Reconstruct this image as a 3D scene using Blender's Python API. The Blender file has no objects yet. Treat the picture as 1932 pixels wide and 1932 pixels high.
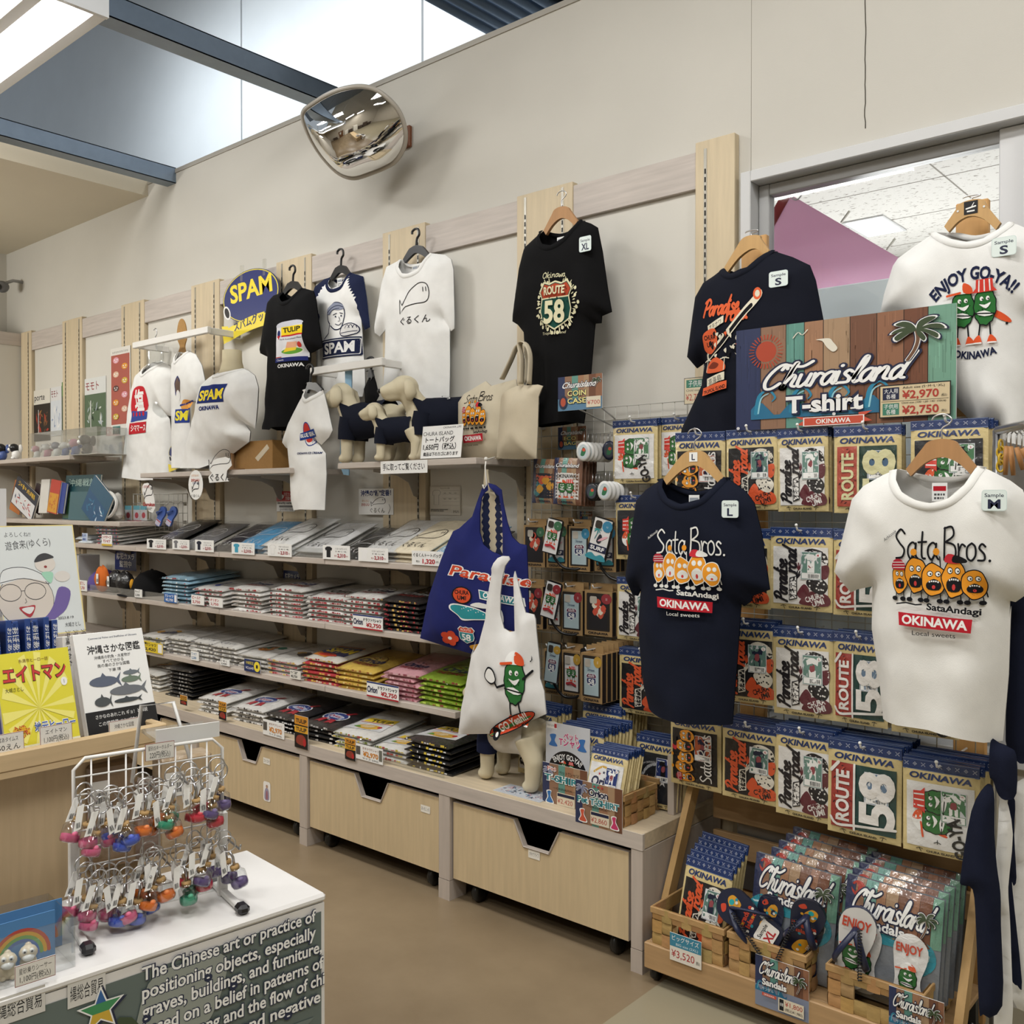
import bpy,math,random
from mathutils import Vector,Matrix,noise
from mathutils.geometry import tessellate_polygon,delaunay_2d_cdt
PI=math.pi
RND=random.Random(11)
SC=bpy.context.scene
COL=SC.collection
# ------------------------------------------------------------------ camera
FPX,CXY,EYE=1800.0,966.0,1.5
YAW,PIT=math.radians(40.85),math.atan(20/1800.0)
cy_,sy_,cp_,sp_=math.cos(YAW),math.sin(YAW),math.cos(PIT),math.sin(PIT)
RIGHT=Vector((cy_,sy_,0));FWD=Vector((-sy_*cp_,cy_*cp_,-sp_));UP=RIGHT.cross(FWD)
CAM=Vector((0,0,EYE))
cd=bpy.data.cameras.new('camera');cam=bpy.data.objects.new('camera',cd);COL.objects.link(cam)
cd.sensor_width=36;cd.lens=36*FPX/1932;cd.clip_start=0.05;cd.clip_end=60
cam.matrix_world=Matrix(((RIGHT.x,UP.x,-FWD.x,0),(RIGHT.y,UP.y,-FWD.y,0),(RIGHT.z,UP.z,-FWD.z,EYE),(0,0,0,1)))
SC.camera=cam
SC.view_settings.view_transform='Standard';SC.view_settings.look='None'
SC.view_settings.gamma=1;SC.view_settings.use_curve_mapping=False
SC.view_settings.exposure=0.30
SC.cycles.max_bounces=6;SC.cycles.diffuse_bounces=3;SC.cycles.glossy_bounces=3
SC.cycles.transparent_max_bounces=10;SC.cycles.transmission_bounces=4
SC.cycles.sample_clamp_indirect=4;SC.cycles.caustics_reflective=False;SC.cycles.caustics_refractive=False
wd=bpy.data.worlds.new('world');SC.world=wd;wd.use_nodes=True
wd.node_tree.nodes['Background'].inputs[0].default_value=(0.80,0.90,1.0,1)
wd.node_tree.nodes['Background'].inputs[1].default_value=0.35
def area(name,loc,size,power,col=(1,0.95,0.88),target=None,sy=None,spread=None):
    l=bpy.data.lights.new(name,'AREA');l.shape='RECTANGLE';l.size=size;l.size_y=sy or size
    l.energy=power;l.color=col
    if spread:l.spread=spread
    o=bpy.data.objects.new(name,l);COL.objects.link(o);o.location=loc
    d=(Vector(target)-Vector(loc))if target else Vector((0,0,-1))
    o.rotation_euler=d.to_track_quat('-Z','Y').to_euler();return o
# rows of fluorescent fittings hung under the open roof (out of the frame)
for k,(x,y,p)in enumerate([(-4.6,0.9,66),(-1.4,1.1,48),(-6.4,-1.0,50),(-3.2,-1.4,46),(0.6,-0.6,52),(1.2,1.7,40),(-0.9,-2.6,44)]):
    area('fluorescent_row',(x,y,4.15),1.25,p,(1,0.982,0.945),sy=0.35)
area('warehouse_daylight',(-6.5,3.75,5.6),5.0,84,(0.88,0.95,1.0),target=(-6.5,5.2,4.2),sy=0.9)
area('bulkhead_fill',(-7.1,0.6,2.6),0.9,26,(1,0.97,0.90),sy=0.3,target=(-6.9,3.1,2.2))  # added fill without a fitting, brightens the wall below the bulkhead
area('warehouse_lamp',(-2.4,3.8,5.6),2.6,40,(1.0,0.97,0.92),target=(-2.6,5.2,4.2),sy=0.9)
area('next_room_fill',(0.2,4.3,1.2),1.6,20,(1,0.98,0.97),target=(-0.3,4.0,2.78))  # added unseen uplight, brightens the next room's ceiling
area('next_room_fill',(-1.7,4.9,1.6),0.7,22,(1,0.98,0.97),target=(-1.6,3.4,2.1))  # added unseen light low behind the board, lights the banner from the back
# ------------------------------------------------------------------ pixel -> place on a known plane
def P(u,v,y=None,x=None,z=None,d=None):
    r=FWD+RIGHT*((u-CXY)/FPX)+UP*((CXY-v)/FPX)
    if y is not None:t=y/r.y
    elif x is not None:t=x/r.x
    elif z is not None:t=(z-EYE)/r.z
    else:t=d
    return CAM+r*t
# ------------------------------------------------------------------ materials
MATS={}
def nd(nt,t,**k):
    n=nt.nodes.new(t)
    for a,b in k.items():
        if a=='i':
            for q,w in b.items():n.inputs[q].default_value=w
        else:setattr(n,a,b)
    return n
def newmat(name):
    m=bpy.data.materials.new(name);m.use_nodes=True;nt=m.node_tree
    return m,nt,nt.nodes['Principled BSDF']
def attr_mat(name,rough=0.6,spec=0.4,coat=0,crough=0.1,bump=0,bscale=200,metal=0,sheen=0,vary=0.04,vscale=18,bdist=0.002,stretch=None,trans=0,alpha=None):
    m,nt,b=newmat(name);L=nt.links.new
    a=nd(nt,'ShaderNodeAttribute',attribute_name='Col')
    tc=nd(nt,'ShaderNodeTexCoord')
    src=tc.outputs['Object']
    if stretch:
        mp=nd(nt,'ShaderNodeMapping');mp.inputs['Scale'].default_value=stretch;L(src,mp.inputs['Vector']);src=mp.outputs[0]
    n=nd(nt,'ShaderNodeTexNoise',i={'Scale':vscale,'Detail':4.0});L(src,n.inputs['Vector'])
    mr=nd(nt,'ShaderNodeMapRange',i={'From Min':0.3,'From Max':0.7,'To Min':1-vary,'To Max':1+vary});L(n.outputs['Fac'],mr.inputs['Value'])
    mx=nd(nt,'ShaderNodeMix',data_type='RGBA',blend_type='MULTIPLY');mx.inputs['Factor'].default_value=1
    L(a.outputs['Color'],mx.inputs[6]);L(mr.outputs[0],mx.inputs[7]);L(mx.outputs[2],b.inputs['Base Color'])
    b.inputs['Roughness'].default_value=rough;b.inputs['Specular IOR Level'].default_value=spec
    b.inputs['Coat Weight'].default_value=coat;b.inputs['Coat Roughness'].default_value=crough
    b.inputs['Metallic'].default_value=metal;b.inputs['Sheen Weight'].default_value=sheen
    if alpha is not None:b.inputs['Alpha'].default_value=alpha
    if bump:
        n2=nd(nt,'ShaderNodeTexNoise',i={'Scale':bscale,'Detail':3.0});L(tc.outputs['Object'],n2.inputs['Vector'])
        bp=nd(nt,'ShaderNodeBump',i={'Strength':bump,'Distance':bdist});L(n2.outputs['Fac'],bp.inputs['Height'])
        L(bp.outputs[0],b.inputs['Normal']);
        if coat:L(bp.outputs[0],b.inputs['Coat Normal'])
    MATS[name]=m;return m
attr_mat('cloth',0.9,0.2,sheen=0.0,bump=0.35,bscale=420,bdist=0.001)
attr_mat('paint',0.75,0.25,bump=0.12,bscale=260,vary=0.02,vscale=3)
attr_mat('paper',0.6,0.35,vary=0.015)
attr_mat('gloss',0.32,0.5,vary=0.01)
attr_mat('film',0.4,0.5,coat=0.8,crough=0.12,bump=0.55,bscale=38,bdist=0.006,vary=0.03)
attr_mat('bagged',0.55,0.4,coat=0.7,crough=0.16,bump=0.8,bscale=26,bdist=0.012,vary=0.04)
attr_mat('metal',0.3,0.5,metal=1.0,vary=0.02)
attr_mat('dullmetal',0.45,0.5,metal=0.85,vary=0.04)
attr_mat('wood',0.5,0.35,bump=0.06,bscale=90,vary=0.07,vscale=9,stretch=(6,6,0.5))
attr_mat('woodx',0.5,0.35,bump=0.06,bscale=90,vary=0.10,vscale=9,stretch=(0.5,6,7))
attr_mat('woody',0.5,0.35,bump=0.06,bscale=90,vary=0.06,vscale=9,stretch=(6,0.5,7))
attr_mat('weave',0.65,0.3,bump=0.3,bscale=160,vary=0.10,vscale=40,stretch=(1,1,3))
attr_mat('skin',0.55,0.35,bump=0.08,bscale=60,vary=0.02)
attr_mat('carton',0.7,0.25,vary=0.05,vscale=60)
attr_mat('enamel',0.4,0.5,vary=0.01)
def mat_glass(name,tint,alpha,rough=0.06,bump=0,bs=30):
    m,nt,b=newmat(name);L=nt.links.new
    out=nt.nodes['Material Output'];tr=nd(nt,'ShaderNodeBsdfTransparent');gl=nd(nt,'ShaderNodeBsdfGlossy',i={'Roughness':rough})
    tr.inputs[0].default_value=(*tint,1)
    mx=nd(nt,'ShaderNodeMixShader');fr=nd(nt,'ShaderNodeLayerWeight',i={'Blend':0.25})
    mr=nd(nt,'ShaderNodeMapRange',i={'To Min':alpha,'To Max':min(1,alpha+0.45)})
    L(fr.outputs['Facing'],mr.inputs[0]);L(mr.outputs[0],mx.inputs[0]);L(tr.outputs[0],mx.inputs[1]);L(gl.outputs[0],mx.inputs[2])
    if bump:
        tc=nd(nt,'ShaderNodeTexCoord');n2=nd(nt,'ShaderNodeTexNoise',i={'Scale':bs,'Detail':3.0});L(tc.outputs['Object'],n2.inputs['Vector'])
        bp=nd(nt,'ShaderNodeBump',i={'Strength':bump,'Distance':0.01});L(n2.outputs['Fac'],bp.inputs['Height']);L(bp.outputs[0],gl.inputs['Normal'])
    nt.nodes.remove(b);L(mx.outputs[0],out.inputs[0]);MATS[name]=m
mat_glass('clear',(0.96,0.97,0.97),0.08)
mat_glass('wrap',(0.985,0.985,0.985),0.022,0.10,0.9,30)
mat_glass('pane',(0.96,0.98,0.98),0.03,0.02)
m,nt,b=newmat('thin_cloth');a_=nd(nt,'ShaderNodeAttribute',attribute_name='Col');tr=nd(nt,'ShaderNodeBsdfTranslucent');mx=nd(nt,'ShaderNodeMixShader');mx.inputs[0].default_value=0.5
nt.links.new(a_.outputs[0],b.inputs['Base Color']);nt.links.new(a_.outputs[0],tr.inputs[0]);nt.links.new(b.outputs[0],mx.inputs[1]);nt.links.new(tr.outputs[0],mx.inputs[2]);nt.links.new(mx.outputs[0],nt.nodes['Material Output'].inputs[0]);b.inputs['Roughness'].default_value=0.9;MATS['thin_cloth']=m
def mat_emit(name,col,s):
    m,nt,b=newmat(name);b.inputs['Emission Color'].default_value=(*col,1);b.inputs['Emission Strength'].default_value=s
    b.inputs['Base Color'].default_value=(*col,1);MATS[name]=m
mat_emit('lamp',(1,0.98,0.95),9);mat_emit('panel_lamp',(1,1,1),3)
m,nt,b=newmat('mirror');b.inputs['Metallic'].default_value=1;b.inputs['Roughness'].default_value=0.03;b.inputs['Base Color'].default_value=(0.8,0.79,0.77,1);MATS['mirror']=m
def mat_floor():
    m,nt,b=newmat('floor_vinyl');L=nt.links.new
    tc=nd(nt,'ShaderNodeTexCoord');n=nd(nt,'ShaderNodeTexNoise',i={'Scale':1.6,'Detail':8.0,'Roughness':0.65});L(tc.outputs['Object'],n.inputs['Vector'])
    cr=nd(nt,'ShaderNodeValToRGB');cr.color_ramp.elements[0].position=0.32;cr.color_ramp.elements[1].position=0.7
    cr.color_ramp.elements[0].color=(0.195,0.143,0.086,1);cr.color_ramp.elements[1].color=(0.28,0.211,0.132,1)
    L(n.outputs['Fac'],cr.inputs[0]);L(cr.outputs[0],b.inputs['Base Color'])
    n3=nd(nt,'ShaderNodeTexNoise',i={'Scale':6.0,'Detail':5.0});L(tc.outputs['Object'],n3.inputs['Vector'])
    mr=nd(nt,'ShaderNodeMapRange',i={'To Min':0.26,'To Max':0.42});L(n3.outputs['Fac'],mr.inputs[0]);L(mr.outputs[0],b.inputs['Roughness'])
    MATS['floor']=m
mat_floor()
def mat_tile():
    m,nt,b=newmat('acoustic_tile');L=nt.links.new
    tc=nd(nt,'ShaderNodeTexCoord');mp=nd(nt,'ShaderNodeMapping');mp.inputs['Scale'].default_value=(1,2.2,1);L(tc.outputs['Object'],mp.inputs[0])
    n=nd(nt,'ShaderNodeTexNoise',i={'Scale':42.0,'Detail':2.0});L(mp.outputs[0],n.inputs['Vector'])
    cr=nd(nt,'ShaderNodeValToRGB');e=cr.color_ramp.elements;e[0].position=0.33;e[1].position=0.37
    e[0].color=(0.28,0.26,0.23,1);e[1].color=(0.74,0.72,0.68,1)
    L(n.outputs['Fac'],cr.inputs[0]);L(cr.outputs[0],b.inputs['Base Color']);b.inputs['Roughness'].default_value=0.9;MATS['tile']=m
mat_tile()
def hexc(h):
    h=h.lstrip('#');r=[int(h[i:i+2],16)/255 for i in(0,2,4)]
    return tuple(c/12.92 if c<=0.04045 else((c+0.055)/1.055)**2.4 for c in r)
def C(c):return hexc(c)if isinstance(c,str)else c
WHITE,INK,NAVY,RED=hexc('e8e8e6'),hexc('16161a'),hexc('1c2340'),hexc('b3202c')
# ------------------------------------------------------------------ mesh builder
def refine(vs,fs,sub):
    vs=list(vs);out=[];st=[];mid={}
    for f in fs:
        if len(f)==4:st+=[(f[0],f[1],f[2]),(f[0],f[2],f[3])]
        elif len(f)==3:st.append(tuple(f))
        else:st+=[(f[0],f[i],f[i+1])for i in range(1,len(f)-1)]
    s2=sub*sub;n=0
    while st:
        t=st.pop();e=[]
        for i in range(3):
            a,b=vs[t[i]],vs[t[(i+1)%3]];e.append((a[0]-b[0])**2+(a[1]-b[1])**2)
        k=e.index(max(e))
        if e[k]<=s2 or n>6000:out.append(t);continue
        a,b,c=t[k],t[(k+1)%3],t[(k+2)%3];key=(min(a,b),max(a,b));n+=1
        if key not in mid:mid[key]=len(vs);vs.append(((vs[a][0]+vs[b][0])/2,(vs[a][1]+vs[b][1])/2))
        m=mid[key];st+=[(a,m,c),(m,b,c)]
    return vs,out
class MB:
    def __init__(s):s.v=[];s.f=[];s.m=[];s.c=[];s.s=[];s.mats=[]
    def add(s,vs,fs,col=WHITE,mat='paper',sm=False):
        if mat not in s.mats:s.mats.append(mat)
        k=s.mats.index(mat);n=len(s.v);col=C(col)
        s.v.extend([tuple(v)for v in vs])
        for f in fs:s.f.append([i+n for i in f]);s.m.append(k);s.c.append(col);s.s.append(sm)
        return s
    def box(s,a,b,col=WHITE,mat='paper',bev=0.0):
        a,b=[min(p,q)for p,q in zip(a,b)],[max(p,q)for p,q in zip(a,b)]
        if not bev:
            vs=[(x,y,z)for x in(a[0],b[0])for y in(a[1],b[1])for z in(a[2],b[2])]
            return s.add(vs,[(0,1,3,2),(4,6,7,5),(0,4,5,1),(2,3,7,6),(0,2,6,4),(1,5,7,3)],col,mat)
        bev=min(bev,*[(q-p)*0.45 for p,q in zip(a,b)])
        c=[(p+q)/2 for p,q in zip(a,b)];h=[(q-p)/2 for p,q in zip(a,b)]
        vs=[];ix={}
        for sx in(-1,1):
            for sy in(-1,1):
                for sz in(-1,1):
                    sg=(sx,sy,sz)
                    for ax in range(3):
                        p=[c[i]+sg[i]*(h[i]-(0 if i==ax else bev))for i in range(3)]
                        ix[sg+(ax,)]=len(vs);vs.append(p)
        fs=[]
        for ax in range(3):
            o1,o2=(ax+1)%3,(ax+2)%3
            for sg in(-1,1):
                q=[]
                for d1,d2 in((-1,-1),(1,-1),(1,1),(-1,1)):
                    k=[0,0,0];k[ax]=sg;k[o1]=d1;k[o2]=d2;q.append(ix[tuple(k)+(ax,)])
                fs.append(q if sg>0 else q[::-1])
            for d1 in(-1,1):
                for d2 in(-1,1):
                    q=[]
                    for e,w in((-1,o1),(-1,o2),(1,o2),(1,o1)):
                        k=[0,0,0];k[ax]=e;k[o1]=d1;k[o2]=d2;q.append(ix[tuple(k)+(w,)])
                    fs.append(q if d1*d2<0 else q[::-1])
        for sx in(-1,1):
            for sy in(-1,1):
                for sz in(-1,1):
                    q=[ix[(sx,sy,sz,a_)]for a_ in range(3)];fs.append(q if sx*sy*sz>0 else q[::-1])
        return s.add(vs,fs,col,mat)
    def prism(s,pts,d,col=WHITE,mat='paper',side=None):
        """closed 3D polygon pts extruded by vector d"""
        d=Vector(d);pts=[Vector(p)for p in pts];n=len(pts)
        tri=tessellate_polygon([pts])
        s.add(pts+[p+d for p in pts],[t for t in tri]+[(t[2]+n,t[1]+n,t[0]+n)for t in tri],col,mat)
        return s.add(pts+[p+d for p in pts],[(i,(i+1)%n,(i+1)%n+n,i+n)for i in range(n)],side or col,mat)
    def tube(s,pts,r,col=WHITE,mat='metal',n=8,closed=False,sm=True,cap=True,flat=None):
        pts=[Vector(p)for p in pts];m=len(pts);vs=[];rs=r if isinstance(r,(list,tuple))else[r]*m
        up=None
        for i,p in enumerate(pts):
            a=pts[(i-1)%m]if(i or closed)else p;b=pts[(i+1)%m]if(i<m-1 or closed)else p
            t=(b-a).normalized()if(b-a).length>1e-9 else Vector((0,0,1))
            if up is None:
                up=Vector((0,0,1))if abs(t.z)<0.9 else Vector((1,0,0))
            e1=t.cross(up)
            if e1.length<1e-6:e1=t.cross(Vector((0.3,1,0.2)))
            e1.normalize();e2=e1.cross(t).normalized();up=e2
            f1,f2=(flat or(1,1))
            for k in range(n):
                w=2*PI*k/n;vs.append(p+e1*math.cos(w)*rs[i]*f1+e2*math.sin(w)*rs[i]*f2)
        fs=[]
        for i in range(m if closed else m-1):
            j=(i+1)%m
            for k in range(n):fs.append((i*n+k,i*n+(k+1)%n,j*n+(k+1)%n,j*n+k))
        if cap and not closed:fs.append(tuple(range(n))[::-1]);fs.append(tuple(range((m-1)*n,m*n)))
        return s.add(vs,fs,col,mat,sm)
    def lathe(s,prof,c=(0,0,0),n=16,col=WHITE,mat='gloss',sm=True,ax=(0,0,1),sq=(1,1)):
        q=Vector((0,0,1)).rotation_difference(Vector(ax));c=Vector(c);vs=[]
        for r,z in prof:
            for k in range(n):
                w=2*PI*k/n;vs.append(c+q@Vector((r*math.cos(w)*sq[0],r*math.sin(w)*sq[1],z)))
        m=len(prof);fs=[(i*n+k,i*n+(k+1)%n,(i+1)*n+(k+1)%n,(i+1)*n+k)for i in range(m-1)for k in range(n)]
        fs.append(tuple(range(n))[::-1]);fs.append(tuple(range((m-1)*n,m*n)))
        return s.add(vs,fs,col,mat,sm)
    def ell(s,c,r,col=WHITE,mat='gloss',n=12,rot=None):
        c=Vector(c);vs=[];fs=[];m=max(6,n//2+1)
        for i in range(m+1):
            a=PI*i/m
            for k in range(n):
                w=2*PI*k/n;p=Vector((r[0]*math.sin(a)*math.cos(w),r[1]*math.sin(a)*math.sin(w),r[2]*math.cos(a)))
                if rot:p=rot@p
                vs.append(c+p)
        for i in range(m):
            for k in range(n):fs.append((i*n+k,(i+1)*n+k,(i+1)*n+(k+1)%n,i*n+(k+1)%n))
        return s.add(vs,fs,col,mat,True)
    def grid(s,fn,nu,nv,col=WHITE,mat='cloth',sm=True,flip=False):
        vs=[fn(i/nu,j/nv)for j in range(nv+1)for i in range(nu+1)]
        fs=[(j*(nu+1)+i,j*(nu+1)+i+1,(j+1)*(nu+1)+i+1,(j+1)*(nu+1)+i)for j in range(nv)for i in range(nu)]
        if flip:fs=[f[::-1]for f in fs]
        return s.add(vs,fs,col,mat,sm)
    def art(s,A,fn,mat='paper',sub=0):
        """paint an Art on a surface: fn(x, y, lift) -> 3D; sub = longest edge kept on a curved surface"""
        k=0
        for vs,fs,col in A.p:
            if len(col)<4:k+=1
            lift=0.0004+A.eps*k
            if sub:vs,fs=refine(vs,fs,sub)
            s.add([fn(x,y,lift)for x,y in vs],fs,col,mat)
        return s
    def mesh(s,name):
        me=bpy.data.meshes.new(name);me.from_pydata(s.v,[],s.f)
        for q in s.mats:me.materials.append(MATS[q])
        me.polygons.foreach_set('material_index',s.m);me.polygons.foreach_set('use_smooth',s.s)
        ca=me.color_attributes.new('Col','FLOAT_COLOR','CORNER');buf=[]
        for f,c in zip(s.f,s.c):buf.extend((c[0],c[1],c[2],1.0)*len(f))
        ca.data.foreach_set('color',buf);me.update();return me
    def build(s,name,parent=None,loc=(0,0,0),rot=(0,0,0)):
        o=bpy.data.objects.new(name,s.mesh(name));COL.objects.link(o);o.parent=parent;o.location=loc;o.rotation_euler=rot
        return o
def tag(o,label,cat,group=None):
    o['label']=label;o['category']=cat
    if group:o['group']=group
    return o
def thing(name,label,cat,loc=(0,0,0),rot=(0,0,0),group=None):
    o=bpy.data.objects.new(name,None);COL.objects.link(o);o.empty_display_size=0.05
    o.location=loc;o.rotation_euler=rot;return tag(o,label,cat,group)
def struct(o):o['kind']='structure';return o
# ------------------------------------------------------------------ flat artwork kit (2D, y up)
TXT={}
def text_mesh(s,bold=0.0,res=3):
    k=(s,bold,res)
    if k not in TXT:
        c=bpy.data.curves.new('t','FONT');c.body=s;c.offset=bold;c.resolution_u=res;c.fill_mode='FRONT' if hasattr(c,'fill_mode')else c.fill_mode
        o=bpy.data.objects.new('t',c);COL.objects.link(o)
        m=o.evaluated_get(bpy.context.evaluated_depsgraph_get()).to_mesh()
        vs=[(v.co.x,v.co.y)for v in m.vertices];fs=[tuple(p.vertices)for p in m.polygons]
        bpy.data.objects.remove(o);bpy.data.curves.remove(c)
        x0=min((v[0]for v in vs),default=0);x1=max((v[0]for v in vs),default=1)
        TXT[k]=([(x-x0,y)for x,y in vs],fs,x1-x0)
    return TXT[k]
def catmull(pts,n=5,closed=False):
    out=[];m=len(pts)
    rng=range(m)if closed else range(m-1)
    for i in rng:
        g=(lambda k:pts[k%m])if closed else(lambda k:pts[max(0,min(m-1,k))])
        p0,p1,p2,p3=g(i-1),g(i),g(i+1),g(i+2)
        for k in range(n):
            t=k/n
            out.append(tuple(0.5*(2*b+(c-a)*t+(2*a-5*b+4*c-d)*t*t+(3*b-a-3*c+d)*t**3)for a,b,c,d in zip(p0,p1,p2,p3)))
    if not closed:out.append(tuple(pts[-1]))
    return out
class Art:
    def __init__(s,eps=0.00012):s.p=[];s.eps=eps
    def poly(s,pts,col):
        tri=tessellate_polygon([[Vector((p[0],p[1],0))for p in pts]]);s.p.append((list(pts),[tuple(t)for t in tri],C(col)));return s
    def blob(s,pts,col,n=4):return s.poly(catmull(pts,n,True),col)
    def rect(s,x0,y0,x1,y1,col,n=1):
        vs=[(x0+(x1-x0)*i/n,y0+(y1-y0)*j/n)for j in range(n+1)for i in range(n+1)]
        s.p.append((vs,[(j*(n+1)+i,j*(n+1)+i+1,(j+1)*(n+1)+i+1,(j+1)*(n+1)+i)for j in range(n)for i in range(n)],C(col)));return s
    def rrect(s,x0,y0,x1,y1,r,col):
        pts=[]
        for cx,cy,a in((x1-r,y1-r,0),(x0+r,y1-r,90),(x0+r,y0+r,180),(x1-r,y0+r,270)):
            for k in range(5):
                w=math.radians(a+22.5*k);pts.append((cx+r*math.cos(w),cy+r*math.sin(w)))
        return s.poly(pts,col)
    def circ(s,cx,cy,r,col,ry=None,n=20,rot=0):
        ry=ry or r;c,q=math.cos(rot),math.sin(rot);pts=[]
        for k in range(n):
            w=2*PI*k/n;a,b=r*math.cos(w),ry*math.sin(w);pts.append((cx+a*c-b*q,cy+a*q+b*c))
        s.p.append((pts,[tuple(range(n))],C(col)));return s
    def line(s,pts,w,col,closed=False,smooth=0,taper=None):
        if smooth:pts=catmull(pts,smooth,closed)
        n=len(pts);vs=[];fs=[]
        for i in range(n):
            a=pts[(i-1)%n]if(closed or i)else pts[0];b=pts[(i+1)%n]if(closed or i<n-1)else pts[-1]
            dx,dy=b[0]-a[0],b[1]-a[1];l=math.hypot(dx,dy)or 1;h=w/2
            if taper:h*=taper(i/max(1,n-1))
            vs+=[(pts[i][0]-dy/l*h,pts[i][1]+dx/l*h),(pts[i][0]+dy/l*h,pts[i][1]-dx/l*h)]
        for i in range(n if closed else n-1):
            j=(i+1)%n;fs.append((2*i,2*i+1,2*j+1,2*j))
        if not closed:   # round caps
            for e,(p,q)in((0,(pts[0],pts[1%n])),(n-1,(pts[-1],pts[-2 if n>1 else-1]))):
                a0=math.atan2(p[1]-q[1],p[0]-q[0]);h=w/2*(taper(e/max(1,n-1))if taper else 1);k0=len(vs)
                vs+=[(p[0]+h*math.cos(a0+t),p[1]+h*math.sin(a0+t))for t in(-PI/2,-PI/4,0,PI/4,PI/2)]
                fs.append(tuple(range(k0,k0+5)))
        s.p.append((vs,fs,C(col)));return s
    def text(s,t,x,y,h,col,al='c',bold=0.0,shear=0.0,w=None,rot=0.0,arc=None,out=None,res=3,jit=0):
        """h = cap height; w fits the width; arc = radius (>0 bulges up); out = (grow, colour)"""
        if out:
            s.text(t,x,y,h,out[1],al,bold+out[0],shear,w,rot,arc,None,res)
        vs,fs,W=text_mesh(t,bold,res);k=h/0.70;kx=(w/W)if w else k
        off={'c':-W*kx/2,'l':0,'r':-W*kx}[al];c,q=math.cos(rot),math.sin(rot);o=[]
        for a,b in vs:
            px,py=a*kx+off+shear*b*k,b*k
            if arc:
                r=arc+py;th=px/arc;px,py=r*math.sin(th),r*math.cos(th)-arc
            o.append((x+px*c-py*q,y+px*q+py*c))
        s.p.append((o,fs,C(col)));return s
    def put(s,other,x,y,k=1.0,ky=None,rot=0.0,flip=False):
        ky=ky or k;c,q=math.cos(rot),math.sin(rot)
        for vs,fs,col in other.p:
            s.p.append(([(x+(a*k)*(-1 if flip else 1)*c-b*ky*q,y+a*k*(-1 if flip else 1)*q+b*ky*c)for a,b in vs],fs,col))
        return s
    def bars(s,x0,y0,x1,y1,col=INK,n=14,seed=3):
        r=random.Random(seed);x=x0;vs=[];fs=[];u=(x1-x0)/(n*2.2)
        while x<x1-u:
            w=u*r.choice((0.6,1,1.6));k=len(vs);vs+=[(x,y0),(x+w,y0),(x+w,y1),(x,y1)];fs.append((k,k+1,k+2,k+3));x+=w+u*r.choice((0.6,1,1.3))
        s.p.append((vs,fs,C(col)));return s
    def lines_of_text(s,x0,y0,x1,y1,n,col=(0.1,0.1,0.1),seed=1,fill=0.55):
        """rows of tiny unreadable print as dashes"""
        r=random.Random(seed);vs=[];fs=[];h=(y1-y0)/n
        for i in range(n):
            x=x0;yb=y1-(i+0.8)*h;e=x1-(x1-x0)*r.random()*0.3
            while x<e:
                w=h*r.uniform(0.3,0.7);k=len(vs);vs+=[(x,yb),(x+w,yb),(x+w,yb+h*fill),(x,yb+h*fill)];fs.append((k,k+1,k+2,k+3));x+=w+h*0.22
        s.p.append((vs,fs,C(col)));return s
def flat(o,ux,uy):
    o,ux,uy=Vector(o),Vector(ux).normalized(),Vector(uy).normalized();n=ux.cross(uy)
    return lambda x,y,l:o+ux*x+uy*y+n*l
XZ=lambda o:flat(o,(1,0,0),(0,0,1))          # faces the shop (-y)
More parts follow.
